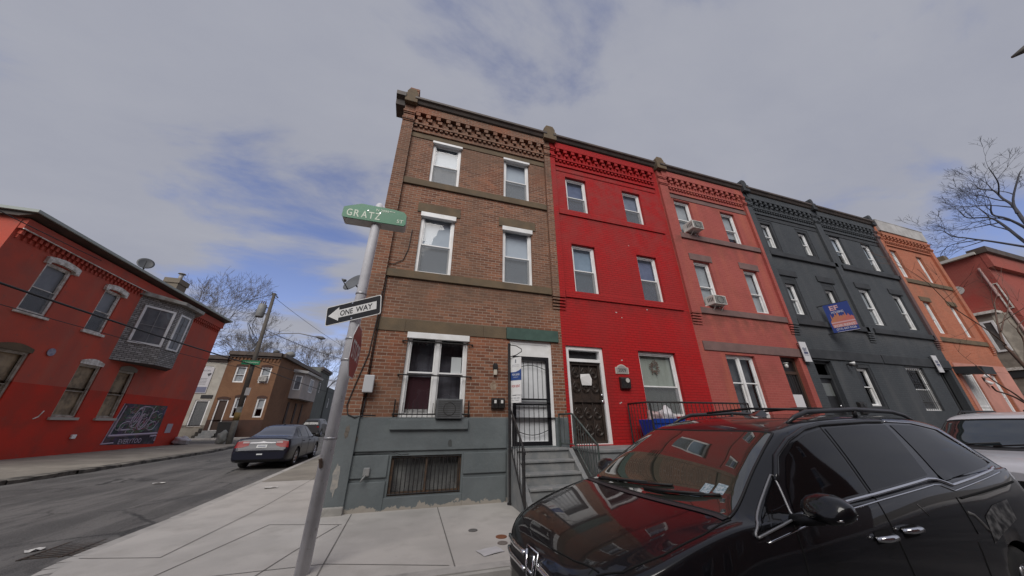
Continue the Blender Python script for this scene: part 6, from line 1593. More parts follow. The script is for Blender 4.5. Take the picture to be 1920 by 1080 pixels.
# side glass
for md, s_ in (('s', -1), ('S', 1)):
    b = MB(); V_.patch(b, [(1.58, 1.075), (2.0, 1.115), (2.45, 1.145)], [(1.66, 1.22), (1.84, 1.39), (2.03, 1.49), (2.25, 1.555), (2.48, 1.59)], md, .005, 18, 10); b.build('front_side_glass', TINT, van, True)
    b = MB(); V_.patch(b, [(1.17, 1.01), (1.52, 1.06)], [(1.56, 1.245), (1.59, 1.265)], md, .005, 6, 6); qg = b.build('quarter_glass', TINT, van, True)
    b = MB(); V_.line(b, [(1.13, .985), (1.12, .995), (1.13, 1.01), (1.59, 1.285), (1.61, 1.28), (1.53, 1.05), (1.13, .985)], md, .008, .006, 30); b.build('chrome_surround', M('satin_surround', (.30, .30, .31), .42, .6), qg, True)
    b = MB(); V_.patch(b, [(2.52, 1.15), (3.40, 1.215)], [(2.54, 1.595), (3.0, 1.615), (3.50, 1.62)], md, .005, 18, 10); b.build('rear_side_glass', TINT, van, True)
    b = MB(); V_.patch(b, [(3.56, 1.17), (4.0, 1.20), (4.62, 1.245)], [(3.58, 1.62), (4.0, 1.61), (4.35, 1.55), (4.66, 1.28)], md, .005, 18, 10); b.build('rear_quarter_glass', TINT, van, True)
    b = MB(); V_.line(b, [(1.55, 1.055), (2.0, 1.09), (2.5, 1.125), (3.34, 1.19), (3.45, 1.185), (3.62, 1.135), (4.0, 1.165), (4.68, 1.225)], md, .013, .006, 24, 8); b.build('beltline_chrome', CHROME, van, True)
    b = MB(); V_.line(b, [(1.2, .955), (1.85, 1.04), (2.5, 1.09), (3.34, 1.15), (3.44, 1.145), (3.60, 1.095), (4.68, 1.19)], md, .006, .004, 24); b.build('lower_belt_line', CHROME, van, True)
    b = MB(); V_.line(b, [(1.60, 1.25), (1.76, 1.40), (1.98, 1.51), (2.25, 1.59), (2.5, 1.625), (3.2, 1.65), (3.50, 1.65)], md, .020, .006, 20, 8); b.build('window_visor', M('visor_plastic', (.02, .02, .023), .12), van, True)
    b = MB(); V_.line(b, [(3.55, 1.65), (4.0, 1.635), (4.42, 1.57), (4.70, 1.26)], md, .007, .005, 24); b.build('rear_glass_chrome', CHROME, van, True)
    b = MB()
    V_.line(b, [(1.45, .30), (1.42, .7), (1.50, 1.02)], md, .005, 0); b.build('door_seam', GAP, van, True); b = MB(); V_.line(b, [(2.50, .28), (2.48, .8), (2.50, 1.62)], md, .005, 0); b.build('door_seam', GAP, van, True); b = MB(); V_.line(b, [(3.56, .80), (3.56, 1.05)], md, .005, 0); b.build('door_seam', GAP, van, True); b = MB(); V_.line(b, [(3.50, .75), (3.42, .45), (3.40, .28)], md, .005, 0)
    b.build('door_seam', GAP, van, True)
    b = MB(); V_.line(b, [(3.62, 1.04), (4.8, 1.10)], md, .009, 0)
    b.build('slide_rail', GAP, van, True)
    b = MB()
    for (xa, xb, z) in ((2.22, 2.44, .885), (2.56, 2.78, .905)):
        h, n_ = V_.hit((xa, z), md); h2, _ = V_.hit((xb, z), md)
        h = Vector(h); h2 = Vector(h2)
        pts = [h + n_ * .01, h * .75 + h2 * .25 + n_ * .045, h * .25 + h2 * .75 + n_ * .045, h2 + n_ * .01]
        b = MB(); b.tube([tuple(p) for p in pts], [.016, .020, .020, .016], 8)
        b.build('door_handle', CHROME, van, True)
    b = MB()
    for xc in (2.33, 2.67): b = MB(); V_.patch(b, [(xc - .10, .855), (xc + .10, .86)], [(xc - .09, .925), (xc + .09, .93)], md, .003, 6, 4); b.build('handle_recess', GAP, van, True)
    b = MB(); V_.line(b, [(1.5, .36), (3.5, .37)], md, .012, .0, 20); b.build('rocker_trim', M('satin_trim', (.16, .16, .165), .3, .6), van, True)
    # mirror
    h, n_ = V_.hit((1.52, 1.02), md); h = Vector(h)
    mr = MB(); n = 14; Vv = []; Ff = []
    for i in range(9):
        a = math.pi * i / 8
        for k in range(n):
            th = 2 * math.pi * k / n
            px = -math.cos(a) * .125; ry_ = math.sin(a) ** .7
            yv = ry_ * math.cos(th) * .14; zv = ry_ * math.sin(th) * .088 * (1.0 if math.sin(th) > 0 else .85)
            Vv.append((h.x + .0 + px * .75 + .02 * math.sin(th), h.y + s_ * (.215 + .0) + yv, h.z + .125 + zv))
    for i in range(8):
        for k in range(n): Ff.append((i * n + k, i * n + (k + 1) % n, (i + 1) * n + (k + 1) % n, (i + 1) * n + k))
    mr.add(Vv, Ff); mo = mr.build('mirror', PAINTB, van, True)
    q = MB(); q.tube([(h.x, h.y - s_ * .03, h.z + .02), (h.x + .02, h.y + s_ * .16, h.z + .06)], [.035, .03], 8); q.build('mirror_arm', TRIMB, mo, True)
    q = MB(); q.tube([(h.x - .078, h.y + s_ * .12, h.z + .09), (h.x - .092, h.y + s_ * .21, h.z + .082), (h.x - .070, h.y + s_ * .32, h.z + .095)], .007, 6); q.build('turn_signal', CHROME, mo, True)
    # roof rail
    def rl(x, o): 
        hh, nn_ = V_.hit((x, s_ * .66), 't'); return (hh.x, hh.y, hh.z + o)
    q = MB(); q.tube([rl(2.25, .0), rl(2.38, .035), rl(2.55, .065), rl(3.3, .07), rl(3.95, .06), rl(4.15, .035), rl(4.3, .0)], [.012, .02, .022, .022, .022, .02, .012], 8)
    q.tube([rl(3.3, .0), rl(3.3, .07)], .02, 6); q.build('roof_rail', M('roof_rail_grey', (.06, .06, .065), .35, .3), van, True)
for x in (2.75, 3.6):
    b = MB(); b.tube([(x, -.57, V_.hit((x, -.57), 't')[0].z + .065), (x, 0, V_.hit((x, 0), 't')[0].z + .075), (x, .57, V_.hit((x, .57), 't')[0].z + .065)], .014, 6); b.build('roof_crossbar', TRIMB, van, True)
b = MB(); hh, nn_ = V_.hit((2.9, 0), 't'); b.add([(2.75, -.04, hh.z - .005), (2.75, .04, hh.z - .005), (2.98, .03, hh.z), (2.98, -.03, hh.z), (2.95, 0, hh.z + .06), (2.97, 0, hh.z + .06)], [(0, 1, 4), (1, 2, 5, 4), (2, 3, 5), (3, 0, 4, 5), (0, 3, 2, 1)]); b.build('antenna_fin', PAINTB, van)
# scrape with bare metal and filler behind the sliding door
SCR = M('scraped_paint', (.008, .008, .009), .4, c2=(.26, .255, .255), ns=13, amt=.8, stain=((.006, .006, .007), 7, .95))
b = MB(); V_.patch(b, [(3.74, .72), (4.0, .78), (4.32, .84)], [(3.82, .90), (4.05, .965), (4.38, .985)], 's', .003, 14, 8); b.build('scraped_patch', SCR, van, True)
b = MB(); V_.line(b, [(3.60, .94), (3.66, .92), (3.72, .86), (3.76, .80)], 's', .016, -.006, 30, 8); V_.line(b, [(2.95, 1.04), (3.02, .96)], 's', .004, .001, 20, 5); b.build('scratch', M('scratch_grey', (.17, .165, .165), .6), van, True)
b = MB(); V_.patch(b, [(-.66, 1.15), (.66, 1.15)], [(-.58, 1.50), (.58, 1.50)], 'r', .005, 12, 6); b.build('rear_glass', TINT, van, True)
for s_ in (-1, 1):
    b = MB(); V_.patch(b, [(s_ * .66, .90), (s_ * .84, .90)], [(s_ * .62, 1.14), (s_ * .76, 1.14)], 'r', .005, 6, 6); b.build('tail_light', M('tail_red', (.22, .01, .012), .15, spec=.7), van, True)

# ---- white SUV behind it
suv = thing('suv', 'white compact suv parked behind the black minivan', 'suv', (7.65, 2.80, -.14), R(1.0))
PWH = M('white_car_paint', (.70, .71, .75), .25, coat=.7, spec=.5)
SS = [(0.0, .30, .55, .5, .50, .80, .42, .86, .88), (0.08, .26, .76, .52, .70, .86, .58, .93, .95), (0.35, .24, .90, .55, .83, .93, .68, .985, 1.01), (.8, .22, .92, .58, .86, .985, .72, 1.03, 1.05),
      (1.02, .22, .92, .58, .87, 1.0, .74, 1.05, 1.075), (1.35, .22, .92, .58, .875, 1.02, .70, 1.31, 1.345), (1.72, .22, .92, .58, .88, 1.04, .65, 1.585, 1.63), (2.1, .22, .92, .58, .88, 1.06, .64, 1.64, 1.69), (3.0, .22, .92, .58, .88, 1.08, .63, 1.65, 1.70), (3.9, .24, .90, .58, .86, 1.09, .60, 1.58, 1.63), (4.25, .3, .88, .58, .82, 1.05, .64, 1.30, 1.34), (4.42, .4, .80, .58, .76, .95, .68, 1.0, 1.02)]
SWL = [(.88, .36, .36), (3.5, .36, .36)]
def suvz(z): return z * 1.18 if z < 1.07 else 1.2626 + (z - 1.07) * .86
SS = [(r[0], r[1], r[2], r[3]) + (r[4],) + (suvz(r[5]), r[6], suvz(r[7]), suvz(r[8])) for r in SS]
S_ = Car(suv, SS, SWL, PWH, .40); add_wheels(suv, SWL, .915, RIM, TYRE)
b = MB(); b.box(.5, 4.0, -.7, .7, .25, .85); b.build('underbody', TRIMB, suv)
b = MB(); lo = [(1.05 + .10 * (abs(y) / .72) ** 2.2, y) for y in [(-.74 + 1.48 * k / 12) for k in range(13)]]; hi = [(1.58, y) for y in [(-.63 + 1.26 * k / 12) for k in range(13)]]
S_.patch(b, lo, hi, 't', .005, 24, 12)
wo = b.build('windscreen', wsglass('suv_windscreen', (.016, .024, .026)), suv, True)
b = MB(); S_.line(b, lo + hi[::-1] + [lo[0]], 't', .016, .002, 24); b.build('windscreen_seal', TRIMB, wo, True)
b = MB(); S_.patch(b, [(x - .16, y) for x, y in lo], [(x - .01, y) for x, y in lo], 't', .005, 20, 3); b.build('cowl', M('suv_cowl', (.03, .032, .035), .6), suv, True)
b = MB()
def ons(x, y, o): 
    h, n_ = S_.hit((x, y), 't'); return tuple(h + n_ * o)
b.tube([ons(1.02, .1, .03), ons(1.12, -.2, .02), ons(1.2, -.55, .02)], .012, 6); b.tube([ons(1.02, .6, .03), ons(1.1, .35, .02), ons(1.14, .05, .02)], .012, 6); b.build('wiper', TRIMB, suv, True)
b = MB(); S_.patch(b, [(-.5, .70), (.5, .70)], [(-.5, .94), (.5, .94)], 'f', .006, 12, 4); b.build('grille', TRIMB, suv, True)
for s_ in (-1, 1):
    b = MB(); S_.patch(b, [(s_ * .58, .83), (s_ * .82, .89)], [(s_ * .55, .98), (s_ * .80, 1.05)], 'f', .006, 8, 4); b.build('headlight', M('suv_headlight', (.4, .41, .43), .1), suv, True)
for md, s_ in (('s', -1), ('S', 1)):
    b = MB(); S_.patch(b, [(1.45, 1.26), (2.25, 1.28)], [(1.75, 1.62), (2.25, 1.69)], md, .005, 10, 8); b.build('front_side_glass', TINT, suv, True)
    b = MB(); S_.patch(b, [(2.32, 1.28), (3.2, 1.29)], [(2.32, 1.69), (3.15, 1.68)], md, .005, 10, 8); b.build('rear_side_glass', TINT, suv, True)
    b = MB(); S_.patch(b, [(3.28, 1.29), (3.95, 1.30)], [(3.25, 1.67), (3.75, 1.62)], md, .005, 10, 8); b.build('rear_quarter_glass', TINT, suv, True)
    h, n_ = S_.hit((1.5, 1.22), md); h = Vector(h); q = MB()
    bm_ = [(h.x + .06 * math.cos(a) * 1.0, h.y + s_ * (.15 + .10 * math.cos(b__)), h.z + .12 + .075 * math.sin(b__)) for a in (0,) for b__ in [2 * math.pi * k / 10 for k in range(10)]]
    q.tube([(h.x - .05, h.y + s_ * .16, h.z + .12), (h.x, h.y + s_ * .16, h.z + .12), (h.x + .06, h.y + s_ * .16, h.z + .12)], [.05, .10, .085], 12); q.tube([(h.x, h.y - s_ * .02, h.z + .02), (h.x, h.y + s_ * .1, h.z + .08)], .03, 6); q.build('mirror', PWH, suv, True)
    def rl2(x, o):
        hh, nn_ = S_.hit((x, s_ * .58), 't'); return (hh.x, hh.y, hh.z + o)
    q = MB(); q.tube([rl2(1.95, 0), rl2(2.1, .05), rl2(3.3, .06), rl2(3.6, 0)], .018, 6); q.build('roof_rail', TRIMB, suv, True)

# ---- blue sedan
SEDP = M('dark_blue_car_paint', (.010, .011, .022), .35, .1, coat=.35, spec=.3)
sed = thing('sedan', 'dark blue sedan parked along the side street seen from behind', 'sedan', (-5.08, 19.42, .075), R(-90), ry=.016)
DS = [(0.0, .26, .55, .45, .50, .60, .42, .65, .67), (0.1, .22, .78, .47, .70, .68, .58, .73, .75), (.4, .20, .89, .5, .82, .78, .66, .82, .845), (.9, .19, .91, .53, .85, .87, .70, .90, .93), (1.25, .19, .91, .54, .855, .90, .71, .95, .975), (1.7, .19, .91, .55, .855, .92, .64, 1.22, 1.25), (2.05, .19, .91, .55, .86, .93, .59, 1.385, 1.425), (2.6, .19, .91, .55, .86, .95, .575, 1.42, 1.465), (3.2, .19, .91, .55, .86, .965, .57, 1.385, 1.435), (3.65, .19, .91, .55, .86, .98, .60, 1.22, 1.27), (4.05, .20, .91, .56, .85, .995, .68, 1.05, 1.075), (4.45, .22, .90, .57, .82, 1.0, .68, 1.035, 1.055), (4.66, .26, .88, .57, .79, .98, .66, 1.02, 1.04), (4.76, .30, .85, .52, .77, .70, .70, .735, .74), (4.82, .36, .80, .48, .74, .62, .66, .64, .65)]
DW = [(.98, .325, .325), (3.75, .325, .325)]
D_ = Car(sed, DS, DW, SEDP, .365); add_wheels(sed, DW, .895, RIM, TYRE)
b = MB(); b.box(.5, 4.3, -.7, .7, .24, .7); b.build('underbody', TRIMB, sed)
b = MB(); lo = [(4.02 - .06 * (1 - (y / .72) ** 2) * -1, y) for y in [(-.70 + 1.4 * k / 12) for k in range(13)]]; hi = [(3.30, y) for y in [(-.54 + 1.08 * k / 12) for k in range(13)]]
D_.patch(b, lo, hi, 't', .005, 20, 10); b.build('rear_glass', wsglass('sedan_rear_glass', (.02, .025, .045)), sed, True)
b = MB(); D_.patch(b, [(1.32, y) for y in (-.72, 0, .72)], [(1.98, y) for y in (-.56, 0, .56)], 't', .005, 14, 8); b.build('windscreen', TINT, sed, True)
for md, s_ in (('s', -1), ('S', 1)):
    b = MB(); D_.patch(b, [(1.6, .955), (2.35, .975)], [(2.0, 1.30), (2.38, 1.355)], md, .005, 10, 6); b.build('front_side_glass', TINT, sed, True)
    b = MB(); D_.patch(b, [(2.42, .978), (3.35, 1.0)], [(2.44, 1.36), (3.2, 1.32)], md, .005, 10, 6); b.build('rear_side_glass', TINT, sed, True)
    b = MB(); D_.patch(b, [(3.40, 1.005), (3.72, 1.02)], [(3.30, 1.29), (3.42, 1.24)], md, .005, 6, 5); b.build('rear_quarter_glass', TINT, sed, True)
    b = MB(); D_.line(b, [(1.5, .3), (1.52, .85)], md, .005, 0); b.build('door_seam', GAP, sed, True); b = MB(); D_.line(b, [(2.40, .28), (2.40, 1.36)], md, .006, 0); b.build('door_seam', GAP, sed, True); b = MB(); D_.line(b, [(3.35, .6), (3.42, 1.0)], md, .005, 0); b.build('door_seam', GAP, sed, True)
    b = MB(); D_.line(b, [(2.15, .83), (2.33, .835)], md, .016, .02, 20, 8); b.build('door_handle', SEDP, sed, True); b = MB(); D_.line(b, [(3.05, .85), (3.23, .855)], md, .016, .02, 20, 8); b.build('door_handle', SEDP, sed, True)
    h, n_ = D_.hit((1.65, .95), md); h = Vector(h); q = MB(); q.tube([(h.x - .05, h.y + s_ * .14, h.z + .07), (h.x, h.y + s_ * .15, h.z + .07), (h.x + .06, h.y + s_ * .15, h.z + .07)], [.05, .085, .07], 10); q.tube([(h.x, h.y - s_ * .02, h.z), (h.x, h.y + s_ * .1, h.z + .05)], .025, 6); q.build('mirror', TRIMB, sed, True)
    b = MB(); D_.patch(b, [(s_ * .42, .80), (s_ * .6, .74), (s_ * .84, .72)], [(s_ * .42, .93), (s_ * .62, .945), (s_ * .80, .92)], 'r', .006, 12, 6); tl = b.build('tail_light', M('tail_red', (.22, .010, .012), .35, spec=.3), sed, True)
    b = MB(); D_.patch(b, [(s_ * .42, .875), (s_ * .62, .87)], [(s_ * .42, .92), (s_ * .62, .93)], 'r', .010, 8, 4); b.build('reversing_lens', M('clear_lens', (.30, .24, .25), .4), tl, True)
b = MB(); D_.patch(b, [(-.40, .865), (.40, .865)], [(-.40, .895), (-.1, .905), (0, .935), (.1, .905), (.40, .895)], 'r', .012, 12, 3); b.build('boot_chrome', M('satin_chrome', (.42, .42, .44), .5, .5), sed, True)
b = MB(); D_.patch(b, [(-.16, .72), (.16, .72)], [(-.16, .82), (.16, .82)], 'r', .012, 4, 3); lp = b.build('licence_plate', M('plate_pale', (.55, .56, .55), .5, c2=(.45, .46, .47), ns=9), sed)
b = MB(); D_.patch(b, [(-.12, .745), (.12, .745)], [(-.12, .79), (.12, .79)], 'r', .016, 4, 3); b.build('plate_lettering', M('plate_ink', (.22, .23, .28), .6), lp)
b = MB(); D_.patch(b, [(-.08, .50), (.10, .50)], [(-.08, .54), (.10, .54)], 'r', .008, 4, 3); b.build('bumper_sticker', M('sticker_white', (.6, .62, .64), .5), sed)
b = MB(); D_.line(b, [(-.84, .64), (-.4, .60), (0, .59), (.4, .60), (.84, .64)], 'r', .008, 0); b.build('bumper_seam', GAP, sed, True)
b = MB(); D_.patch(b, [(-.7, .27), (.7, .27)], [(-.66, .36), (.66, .36)], 'r', .006, 10, 3); b.build('rear_valance', TRIMB, sed, True)
b = MB(); b.tube([(2.95, 0, 1.455), (3.05, 0, 1.50)], [.03, .008], 6); b.build('antenna_fin', SEDP, sed)

# ---- dark pickup far up the street
pk = thing('parked_car', 'dark grey car parked far up the side street', 'car', (-9.9, 44.0, zr(44)), R(-90))
PKP = M('dark_grey_car_paint', (.04, .042, .045), .3, coat=.5)
P_ = Car(pk, [(r[0], r[1], r[2], r[3], r[4], r[5], r[6], r[7], r[8]) for r in SS], SWL, PKP, .40); add_wheels(pk, SWL, .915, RIM, TYRE)
b = MB(); P_.patch(b, [(-.6, 1.3), (.6, 1.3)], [(-.52, 1.58), (.52, 1.58)], 'r', .006, 8, 5); b.build('rear_glass', TINT, pk, True)
for md in ('s', 'S'):
    b = MB(); P_.patch(b, [(1.45, 1.27), (3.9, 1.3)], [(1.8, 1.66), (3.7, 1.62)], md, .005, 12, 6); b.build('side_glass', TINT, pk, True)
for s_ in (-1, 1):
    b = MB(); P_.patch(b, [(s_ * .6, .9), (s_ * .78, .9)], [(s_ * .6, 1.05), (s_ * .76, 1.05)], 'r', .006, 4, 4); b.build('tail_light', M('tail_red', (.25, .012, .014), .15), pk, True)

# ------------------------------------------------------------------ utility pole, wires, street lamps
ux, uy = -11.27, 27.0
WOODP = M('weathered_pole_wood', (.10, .088, .075), .9, c2=(.065, .057, .05), ns=1.5, streak=((.14, .12, .105), 5, .5))
off = (ux, uy, .28)
up_ = thing('utility_pole', 'wooden utility pole with a grey transformer and a lamp arm across the side street', 'utility pole', off)
b = MB(off); b.tube([(ux, uy, .1), (ux - .13, uy, 5.5), (ux - .27, uy, 11.05)], [.17, .145, .105], 12); b.build('pole', WOODP, up_, True)
b = MB(off); b.tube([(ux - .005, uy - .0, .2), (ux - .06, uy, 2.6)], [.176, .165], 12); b.build('painted_base', M('grey_painted_wood', (.20, .20, .185), .9, c2=(.15, .145, .13), ns=4), up_, True)
b = MB(off); b.tube([(ux - .045, uy, 1.75), (ux - .055, uy, 2.25)], [.178, .175], 12); b.build('yellow_band', M('faded_yellow', (.22, .15, .05), .9), up_, True)
b = MB(off); b.lathe([(0, 9.0), (.24, 9.0), (.27, 9.05), (.27, 9.95), (.24, 10.02), (0, 10.08)], (ux - .72, uy - .1, 0), 16); tr_ = b.build('transformer', M('transformer_grey', (.25, .26, .26), .55, c2=(.2, .2, .2), ns=3), up_, True)
b = MB(off)
for k in range(3): b.lathe([(.0, 10.05), (.035, 10.05), (.05, 10.12), (.03, 10.16), (.05, 10.2), (.02, 10.32), (0, 10.32)], (ux - .86 + .13 * k, uy - .1, 0), 8)
b.build('insulator', M('brown_porcelain', (.10, .07, .06), .3), tr_, True)
b = MB(off); b.bar((ux - .5, uy - .05, 9.3), (ux - .2, uy, 9.3), .06); b.bar((ux - .5, uy - .05, 9.8), (ux - .2, uy, 9.8), .06); b.bar((ux - .42, uy, 10.9), (ux - .08, uy, 10.95), .07); b.tube([(ux - .4, uy, 10.9), (ux - .42, uy, 11.1)], .04, 6); b.tube([(ux - .1, uy, 10.85), (ux + .05, uy, 10.7)], .05, 6); b.build('bracket', M('dark_steel', (.05, .05, .05), .6), up_)
b = MB(off); b.tube([(ux - .17, uy, 7.45), (ux + .9, uy, 7.85), (ux + 2.2, uy - .1, 7.95), (ux + 3.5, uy - .2, 7.72)], .035, 8); b.build('lamp_arm', M('arm_grey', (.22, .22, .23), .5), up_, True)
b = MB(off); b.tube([(ux + 3.4, uy - .2, 7.74), (ux + 3.6, uy - .2, 7.72), (ux + 3.9, uy - .2, 7.66), (ux + 4.15, uy - .2, 7.62)], [.03, .10, .14, .03], 10); b.build('lamp_head', M('lamp_dark', (.10, .10, .11), .5), up_, True)
rn = random.Random(4); b = MB(off)
for k in range(7):
    x0 = ux - .85 + rn.uniform(-.2, .2); b.tube([(x0, uy - .15, 9.4 + rn.uniform(-.4, .6)), (x0 - rn.uniform(0, .35), uy - .2, 8.4), (x0 + .2, uy - .2, 7.6 + rn.uniform(-.4, .2)), (ux - .15, uy, 7.0 + rn.uniform(-.5, .2))], .014, 4)
b.build('drop_leads', TRIMB, up_, True)
b = MB(off); b.box(ux + .05, ux + .33, uy - .25, uy - .23, 3.35, 3.85); b.build('pole_notice', M('notice_white', (.45, .45, .45), .7), up_)
t = thing('street_name_sign', 'small green street sign high on the utility pole', 'street sign', (ux, uy - .2, 5.6))
b = MB((ux, uy - .2, 5.6)); b.box(ux - .75, ux + .35, uy - .24, uy - .2, 5.42, 5.72); b.build('blade', SGREEN, t)
b = MB((ux, uy - .2, 5.6)); b.text('SUSQUEHANNA', lambda u, z, d: (u, uy - .243, z), ux - .2, 5.57, .95, .11, 0); b.build('lettering', SLET, t)
WIRE = M('wire_black', (.022, .022, .024), .7)
def sag(p, q, s_, n=14):
    return [(p[0] + (q[0] - p[0]) * i / n, p[1] + (q[1] - p[1]) * i / n, p[2] + (q[2] - p[2]) * i / n - 4 * s_ * (i / n) * (1 - i / n)) for i in range(n + 1)]
def wire(label, pts, r_, group='overhead wires'):
    o = MB(pts[0]); o.tube(pts, r_, 5); w_ = o.build('overhead_wire', WIRE, None, True); w_.location = pts[0]
    return tag(w_, label, 'wire', group)
wire('thick black cable slung past the red corner house to the utility pole', sag((-11.2, -6, 5.4), (-11.30, 27, 5.42), .33, 24), .035)
wire('thick black cable running uphill from the utility pole', sag((-11.42, 27, 5.42), (-10.9, 75, 6.2), .3, 24), .03)
wire('thin wire beneath the thick cable along the red corner house', sag((-11.4, -6, 5.0), (-11.42, 27, 5.1), .45, 24), .012)
wire('wire from the pole top running uphill to the right', sag((-11.45, 27, 10.7), (-5.2, 42, 8.4), .35), .014)
wire('wire from mid pole sloping right behind the sign pole', sag((-11.4, 27, 8.1), (-4.6, 38, 7.6), .45), .022)
wire('lowest wire crossing right towards the brown corner house', sag((-11.4, 27, 5.9), (-5.5, 52, 6.6), .4), .02)
wire('service wire from the pole to the off white rowhouse', sag((-11.4, 27, 6.8), (-18.4, FY - .1, 6.9), .3), .013)
wire('black wire dropping to the cornice of the red corner house', sag((-10.6, -6, 7.6), (-13.7, 16.4, 8.05), .5), .016)
wire('thin guy wire left of the transformer', sag((-11.7, 27, 10.9), (-24, 33, 10.0), .4), .012)
# street lamp on the right: only the tip of its head reaches into view
off = (14.2, -6.2, 0)
sp_ = thing('street_lamp', 'grey street lamp whose head tip reaches into the top right of the view', 'street lamp', off)
b = MB(off); b.tube([(14.2, -6.2, 0), (14.2, -6.2, 5), (14.2, -6.2, 8.3)], [.12, .09, .07], 10); b.build('pole', POLEM, sp_, True)
b = MB(off); b.tube([(14.2, -6.2, 8.1), (12.6, -3.9, 8.25), (10.3, -.7, 7.75)], [.05, .04, .035], 8); b.build('arm', POLEM, sp_, True)
hd = [((10.35, -.75, 7.75), .05), ((10.1, -.55, 7.70), .11), ((9.8, -.25, 7.60), .155), ((9.4, .12, 7.37), .13), ((9.15, .33, 7.22), .085), ((8.93, .53, 7.08), .02)]
b = MB(off); b.tube([h[0] for h in hd], [h[1] for h in hd], 12); b.build('lamp_head', M('lamp_grey_brown', (.13, .12, .105), .6), sp_, True)

# ------------------------------------------------------------------ bins and small street things up the side street
def bin_(name, label, x, y, z, w_, d_, h_, mat, cat='bin'):
    t_ = thing(name, label, cat, (x, y, z)); o_ = (x, y, z)
    b_ = MB(o_); b_.add([(x - w_ * .42, y - d_ * .42, z), (x + w_ * .42, y - d_ * .42, z), (x + w_ * .42, y + d_ * .42, z), (x - w_ * .42, y + d_ * .42, z), (x - w_ / 2, y - d_ / 2, z + h_), (x + w_ / 2, y - d_ / 2, z + h_), (x + w_ / 2, y + d_ / 2, z + h_), (x - w_ / 2, y + d_ / 2, z + h_)], [(0, 3, 2, 1), (4, 5, 6, 7), (0, 1, 5, 4), (1, 2, 6, 5), (2, 3, 7, 6), (3, 0, 4, 7)]); b_.build('tub', mat, t_, bevel=.03)
    b_ = MB(o_); b_.prism([(y - d_ * .55, z + h_ + .002), (y + d_ * .52, z + h_ + .002), (y + d_ * .5, z + h_ + .10), (y - d_ * .5, z + h_ + .04)], x - w_ * .54, x + w_ * .54, 'x'); b_.build('lid', mat, t_, bevel=.015)
    return t_
BINM = M('black_bin_plastic', (.018, .018, .019), .6)
bin_('trash_bin', 'black bin with a pale sticker beside the far brown door', -15.9, 36.6, .42, 1.1, .7, 1.25, BINM)
bin_('trash_bin', 'black bin on the near pavement beyond the blue sedan', -4.45, 26.3, zs(26), .5, .5, 1.0, BINM)
t = thing('barrier', 'low white barrier with two pointed tips beyond the blue sedan', 'barrier', (-4.9, 27.0, zr(27))); o_ = (-4.9, 27.0, zr(27))
b = MB(o_); b.prism([(-5.35, zr(27)), (-4.6, zr(27)), (-4.62, zr(27) + .8), (-4.72, zr(27) + 1.15), (-4.82, zr(27) + .8), (-5.12, zr(27) + .8), (-5.22, zr(27) + 1.15), (-5.32, zr(27) + .8)], 27.0, 27.08); b.build('panel', WHITE, t)
lump('grey_bag', 'grey bag slumped at the foot of the utility pole', 'trash bag', (-11.75, 27.0, .36), .33, M('grey_bag', (.22, .23, .22), .6), 8, None, (.8, .8, 1.3))

